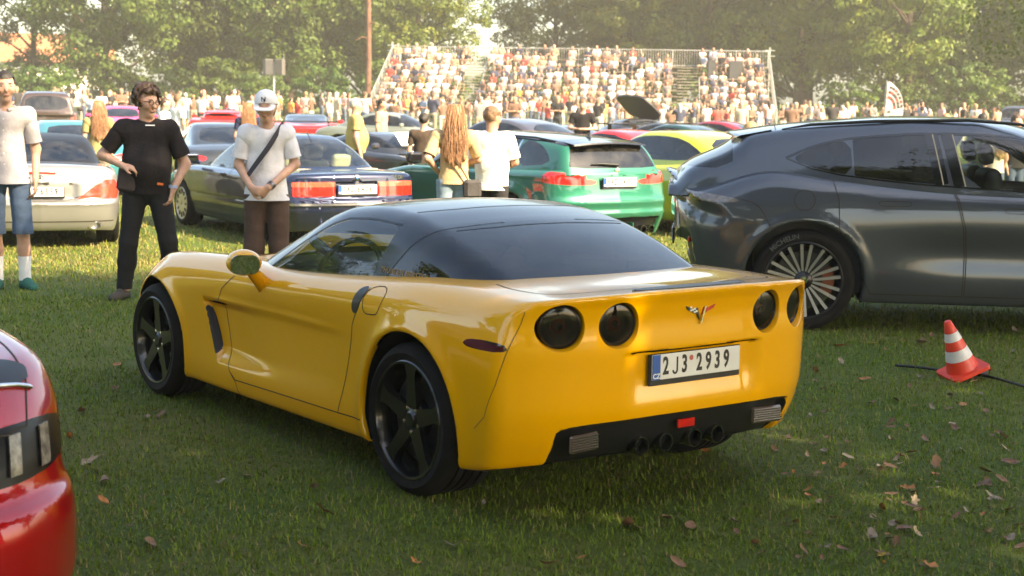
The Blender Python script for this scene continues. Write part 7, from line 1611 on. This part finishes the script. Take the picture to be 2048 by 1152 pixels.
def spectator_mesh(k, seated, h=.045):
    r = random.Random(k); J = {k2: A(*v) for k2, v in STAND.items() if isinstance(v, tuple) and len(v) == 3}
    arm = r.choice(['down', 'fold', 'raise', 'lap'])
    dz = -.48 if seated else 0
    for k2 in list(J):
        if k2[:2] in ('sh', 'el', 'wr', 'he'): J[k2] = J[k2] + A(0, .05 if seated else 0, dz)
    for s, g in (('L', 1), ('R', -1)):
        if arm == 'fold': J['el' + s] = J['sh' + s] + A(g * .06, -.05, -.27); J['wr' + s] = A(-g * .05, -.22, J['sh' + s][2] - .24)
        if arm == 'raise' and (s == 'L' or r.random() < .5): J['el' + s] = J['sh' + s] + A(g * .10, -.12, -.16); J['wr' + s] = J['sh' + s] + A(-g * .04, -.26, .08)
        if arm == 'lap' or (seated and arm == 'down'): J['el' + s] = J['sh' + s] + A(g * .08, -.05, -.27); J['wr' + s] = J['sh' + s] + A(-g * .06, -.30, -.36)
        if seated: J['hip' + s] = A(g * .10, .05, .47); J['kn' + s] = A(g * (.12 + .06 * r.random()), -.38, .50); J['an' + s] = A(g * .12, -.36, .08)
    zs = J['shL'][2]; hd = J['head']; ms = []
    Fs = Field(); Fs.cone((-.14, .04 if seated else .01, zs - .03), (.14, .04 if seated else .01, zs - .03), .085, .085, .06); Fs.cone((0, .04 if seated else 0, zs - .15), (0, .06 if seated else 0, zs - .52), .17, .165, .06, (1, .7, 1))
    for s in 'LR': Fs.cone(J['sh' + s], J['sh' + s] * .35 + J['el' + s] * .65, .075, .068, .04)
    ms.append((Fs.mesh(h), 0))
    Fk = Field(); Fk.cone(hd + A(0, .0, -.04), hd + A(0, .01, .04), .082, .092, .03); Fk.cone(hd + A(0, .02, -.2), hd, .06, .06, .03)
    for s in 'LR': Fk.cone(J['el' + s] * .5 + J['sh' + s] * .5, J['el' + s], .045, .042, .03); Fk.cone(J['el' + s], J['wr' + s], .043, .036, .03); Fk.ball(J['wr' + s] + (J['wr' + s] - J['el' + s]) * .25, .048, .02)
    short = r.random() < .5
    if short:
        for s in 'LR': Fk.cone(J['kn' + s], J['an' + s], .055, .045, .03)
    ms.append((Fk.mesh(h * .85), 1))
    Fh = Field(); Fh.cone(hd + A(0, .022, .05), hd + A(0, .045, .0), .088, .085, .03)
    if r.random() < .35: Fh.cone(hd + A(0, .06, 0), hd + A(0, .10, -.24), .085, .06, .03)
    ms.append((Fh.mesh(h * .85), 2))
    Fl = Field(); Fl.cone((-.06, .04 if seated else 0, (zs - .50)), (.06, .04 if seated else 0, zs - .50), .125, .125, .04)
    for s in 'LR':
        Fl.cone(J['hip' + s], J['kn' + s], .095, .075, .03)
        if not short: Fl.cone(J['kn' + s], J['an' + s], .074, .062, .03)
        Fl.cone(J['an' + s] + A(0, 0, -.03), J['an' + s] + A(0, -.14, -.04), .045, .04, .02)
    ms.append((Fl.mesh(h), 3))
    return join([m for m, _ in ms]), np.concatenate([np.full(len(m[2]), i) for m, i in ms])
SPEC_STAND = [spectator_mesh(100 + k, False) for k in range(8)]; SPEC_SIT = [spectator_mesh(200 + k, True) for k in range(8)]
ME_STAND = [to_mesh('spectator', m, CROWD_M, True, f) for m, f in SPEC_STAND]; ME_SIT = [to_mesh('spectator', m, CROWD_M, True, f) for m, f in SPEC_SIT]
PAL = [('white', (.60, .55, .52), 6), ('cream', (.46, .37, .29), 4), ('pale pink', (.52, .30, .26), 5), ('pale blue', (.24, .30, .40), 2), ('grey', (.20, .17, .165), 5), ('black', (.02, .018, .018), 6), ('navy', (.03, .035, .07), 3.5), ('red', (.50, .045, .035), 2), ('brown', (.15, .08, .05), 4), ('tan', (.34, .20, .13), 4), ('orange', (.70, .26, .05), .5), ('olive', (.17, .16, .07), 1)]
rc = random.Random(21)
def pick(): 
    w = [p[2] for p in PAL]; return rc.choices(PAL, w)[0]
def spectator(me, loc, rz, s, nm, col, where, grp, shared=True):
    o = link('spectator', me, None, loc, (0, 0, rz), (s, s, s)); o.color = (*col, 1); tag(o, 'spectator in a ' + nm + ' top ' + where, 'person', grp + ', ' + nm + ' tops'); return o
count = 0
for Y, n in ((60, 34), (66, 54), (72, 58), (79, 58), (86, 46)):
    for i in range(n):
        u = -20 + (i + .5 + rc.uniform(-.45, .45)) * 2090 / n; y = Y + rc.uniform(-2.4, 2.4)
        if y > 84 and 720 < u < 1560: y = 84 - rc.random()
        if y < 63 and (u < 250 or 560 < u < 700): continue
        if rc.random() < .35: u += rc.choice([-1, 1]) * rc.uniform(5, 26)
        x = at_depth(u, 200, y).x; nm, col, _ = pick(); q = rc.random()
        where = 'standing in the crowd near the trees' if u < 700 else 'standing in the crowd below the grandstand' if u < 1560 else 'standing in the crowd beside the grandstand'
        spectator(rc.choice(ME_STAND), (x, y, 0), math.pi + rc.gauss(0, .7) if q < .6 else rc.uniform(0, 6.28), rc.uniform(.84, 1.07), nm, col, where, 'spectators ' + where[9:]); count += 1
seats = []
for i in range(ROWN):
    x = .35
    while x < STAND_W - .3:
        if not any(a - .1 < x < b + .1 for a, b in AISLES) and rc.random() > (.10 if i < 8 else .22) and not (i in (6, 7) and 19.9 < x < 22.7): seats.append((x + rc.uniform(-.08, .08), i))
        x += .56
rc.shuffle(seats); seats.sort(key=lambda s: 0 if s[1] in (7, 8, 9) else 1)
nind = max(0, 300 - count); stuff = []
for k, (x, i) in enumerate(seats):
    p = stand_pt(x, i * DEEP + .50, .45 + i * RISE); rz = STAND_A + rc.gauss(0, .35); s = rc.uniform(.92, 1.06); nm, col, _ = pick(); v = rc.randrange(8)
    if k < nind: spectator(ME_SIT[v], p, rz, s, nm, col, 'sitting on the upper rows of the grandstand', 'spectators seated high on the grandstand')
    else: stuff.append((p, rz, s, nm, col, v))
def build_seated():
    LOW = [spectator_mesh(200 + k, True, .082) for k in range(8)]; mats_ = []; mi = {}
    for nm, col, _ in PAL: mi['s' + nm] = len(mats_); mats_.append(mat('seated_shirt_' + nm.replace(' ', '_'), col, .8))
    base = len(mats_); skins = [mat('seated_skin_%d' % i, c, .6) for i, c in enumerate([(.44, .24, .16), (.38, .19, .125)])]; hairs = [mat('seated_hair_%d' % i, c, .6) for i, c in enumerate([(.04, .025, .015), (.30, .18, .08), (.12, .07, .04)])]; legs = [mat('seated_legs_%d' % i, c, .8) for i, c in enumerate([(.05, .07, .12), (.03, .03, .035), (.30, .25, .18)])]; mats_ += skins + hairs + legs
    ms, fm = [], []
    for p, rz, s, nm, col, v in stuff:
        m, f = LOW[v]; ms.append(moved(m, xf(p, rz=rz, s=s))); mp = np.array([mi['s' + nm], base + rc.randrange(2), base + 2 + rc.randrange(3), base + 5 + rc.randrange(3)]); fm.append(mp[f])
    o = link('seated_crowd', to_mesh('seated_crowd', join(ms), mats_, True, np.concatenate(fm))); tag(o, 'mass of seated spectators filling the lower rows of the grandstand', 'crowd', kind='stuff')
build_seated()
# ------------------------------------------------------------------ cone, cable, fallen leaves
def build_cone():
    p = ground_at(1920, 757); root = empty('traffic_cone', (p.x + .02, p.y, .045)); root.rotation_euler = (math.radians(4), math.radians(-23), math.radians(10)); tag(root, 'orange and white striped traffic cone standing on the grass', 'traffic cone')
    org = mat('cone_orange', (.75, .045, .018), .45, var=.12, vscale=12, coat=.2); wht = mat('cone_white', (.68, .66, .64), .4, var=.12, vscale=12)
    part('base', moved(prism(rounded_rect(.27, .27, .03), .025), xf((0, 0, .002))), org, root)
    R = lambda z: .105 - (.105 - .024) * (z - .025) / .335
    zs = [(.025, .105, org), (.105, .175, wht), (.175, .235, org), (.235, .29, wht), (.29, .36, org)]
    for a, b, m in zs: part('stripe', lathe([(R(a) + (.001 if m is wht else 0), a), (R(b) + (.001 if m is wht else 0), b)] + ([(.018, .368), (.0, .37)] if b > .35 else []), 32), m, root)
build_cone()
def build_cable():
    pts = []
    for u, v in ((1790, 738), (1840, 742), (1880, 748), (1960, 757), (2000, 766), (2060, 785), (2150, 800)): p = ground_at(u, v); pts.append((p.x, p.y, .025))
    o = part('power_cable', tube(smooth_poly(pts, 2, False), .009, 8), BLACK); tag(o, 'black power cable running over the grass past the cone', 'cable')
    p = ground_at(1955, 756); c = part('cable_plug', tube([(p.x - .05, p.y + .01, .04), (p.x + .06, p.y - .01, .035)], [.03, .026], 10), mat('plug_grey', (.10, .10, .11), .5), o)
build_cable()
def leaf_obj_mesh(seed, m):
    r = random.Random(seed); n = 9; pts = []
    lob = r.choice([0, .22, .35])
    for i in range(2 * n):
        t = i / (2 * n) * 2 * math.pi; rad = .5 * (1 - .35 * abs(math.sin(t)) ** 1.2) * (1 + lob * math.cos(5 * t) * (1 if abs(math.cos(t)) < .95 else .3)); pts.append((rad * math.cos(t), rad * .80 * math.sin(t)))
    V = [(0, 0, 0)] + [(x, y, 0) for x, y in pts] + [(x * .55, y * .55, 0) for x, y in pts]; k = 2 * n; T = []
    for i in range(k):
        j = (i + 1) % k; T += [(0, 1 + k + i, 1 + k + j), (1 + k + i, 1 + i, 1 + j), (1 + k + i, 1 + j, 1 + k + j)]
    V = np.array(V); a, b, c = r.uniform(.2, .9), r.uniform(-.5, .8), r.uniform(0, 6)
    V[:, 2] = a * V[:, 0] ** 2 + b * V[:, 1] ** 2 + .10 * np.sin(V[:, 0] * 7 + c) * np.abs(V[:, 1]) + .10 * np.abs(V[:, 1]); V[:, 2] -= V[:, 2].min()
    st = tube([(.5, 0, V[1, 2]), (.75, .05, .02)], .02, 4, False); T = np.array(T)
    return to_mesh('fallen_leaf', join([(V, _nrm(V, T), T), st]), m)
LEAFC = [('dry brown', (.17, .085, .042)), ('pale tan', (.34, .25, .15)), ('orange brown', (.33, .13, .035)), ('grey brown', (.20, .15, .11)), ('yellow', (.42, .27, .05))]
LM = [[leaf_obj_mesh(10 * i + k, mat('leaf_litter_' + n.replace(' ', '_'), c, .75, var=.35, vscale=3)) for k in range(3)] for i, (n, c) in enumerate(LEAFC)]
rl = random.Random(4)
big = [(1730, 763), (1650, 780), (1745, 812), (1790, 805), (1850, 885), (1925, 815), (2005, 880), (1870, 935), (2020, 930), (1985, 1000), (1965, 975), (1840, 1030), (1745, 1080), (1780, 1085), (1355, 1135), (1255, 1058), (650, 1030), (300, 1095), (180, 928), (210, 970), (235, 735), (290, 755), (1740, 690), (1840, 690), (1680, 697), (2030, 665), (1265, 1060), (1380, 1060), (1620, 960)]
spots = [(u, v, rl.uniform(.07, .105)) for u, v in big]
for _ in range(600):
    if len(spots) >= 210: break
    v = 660 + 480 * rl.random() ** .8; u = rl.choice([rl.uniform(1450, 2060), rl.uniform(1450, 2060), rl.uniform(1600, 2060), rl.uniform(0, 1500)])
    if v < 800 and u < 1630 and u > 270: continue
    spots.append((u, v, rl.uniform(.032, .075)))
for u, v, s in spots:
    p = ground_at(u, v); i = rl.choices(range(5), [7, 1.6, 2.6, 2.4, 1.0])[0]; o = link('fallen_leaf', rl.choice(LM[i]), None, (p.x, p.y, .018 + float(gz(p.x, p.y))), (rl.gauss(0, .35), rl.gauss(0, .35), rl.uniform(0, 6.28)), (s, s, s * rl.uniform(.6, 1.3)))
    tag(o, LEAFC[i][0] + ' fallen leaf lying on the shaded grass', 'leaf', 'fallen ' + LEAFC[i][0] + ' leaves on the grass')
# ------------------------------------------------------------------ warm air between the camera and the trees
def build_haze():
    m, nt, out = _new('warm_haze'); v = nt.nodes.new('ShaderNodeVolumePrincipled'); v.inputs['Color'].default_value = (1.0, .93, .82, 1); v.inputs['Density'].default_value = .00095; v.inputs['Anisotropy'].default_value = .25; nt.links.new(v.outputs[0], out.inputs['Volume'])
    o = part('haze', box(180, 260, 32, (0, 70, 14.9)), m, None, False); tag(o, 'thin warm haze hanging over the park', 'haze', kind='stuff')
build_haze()
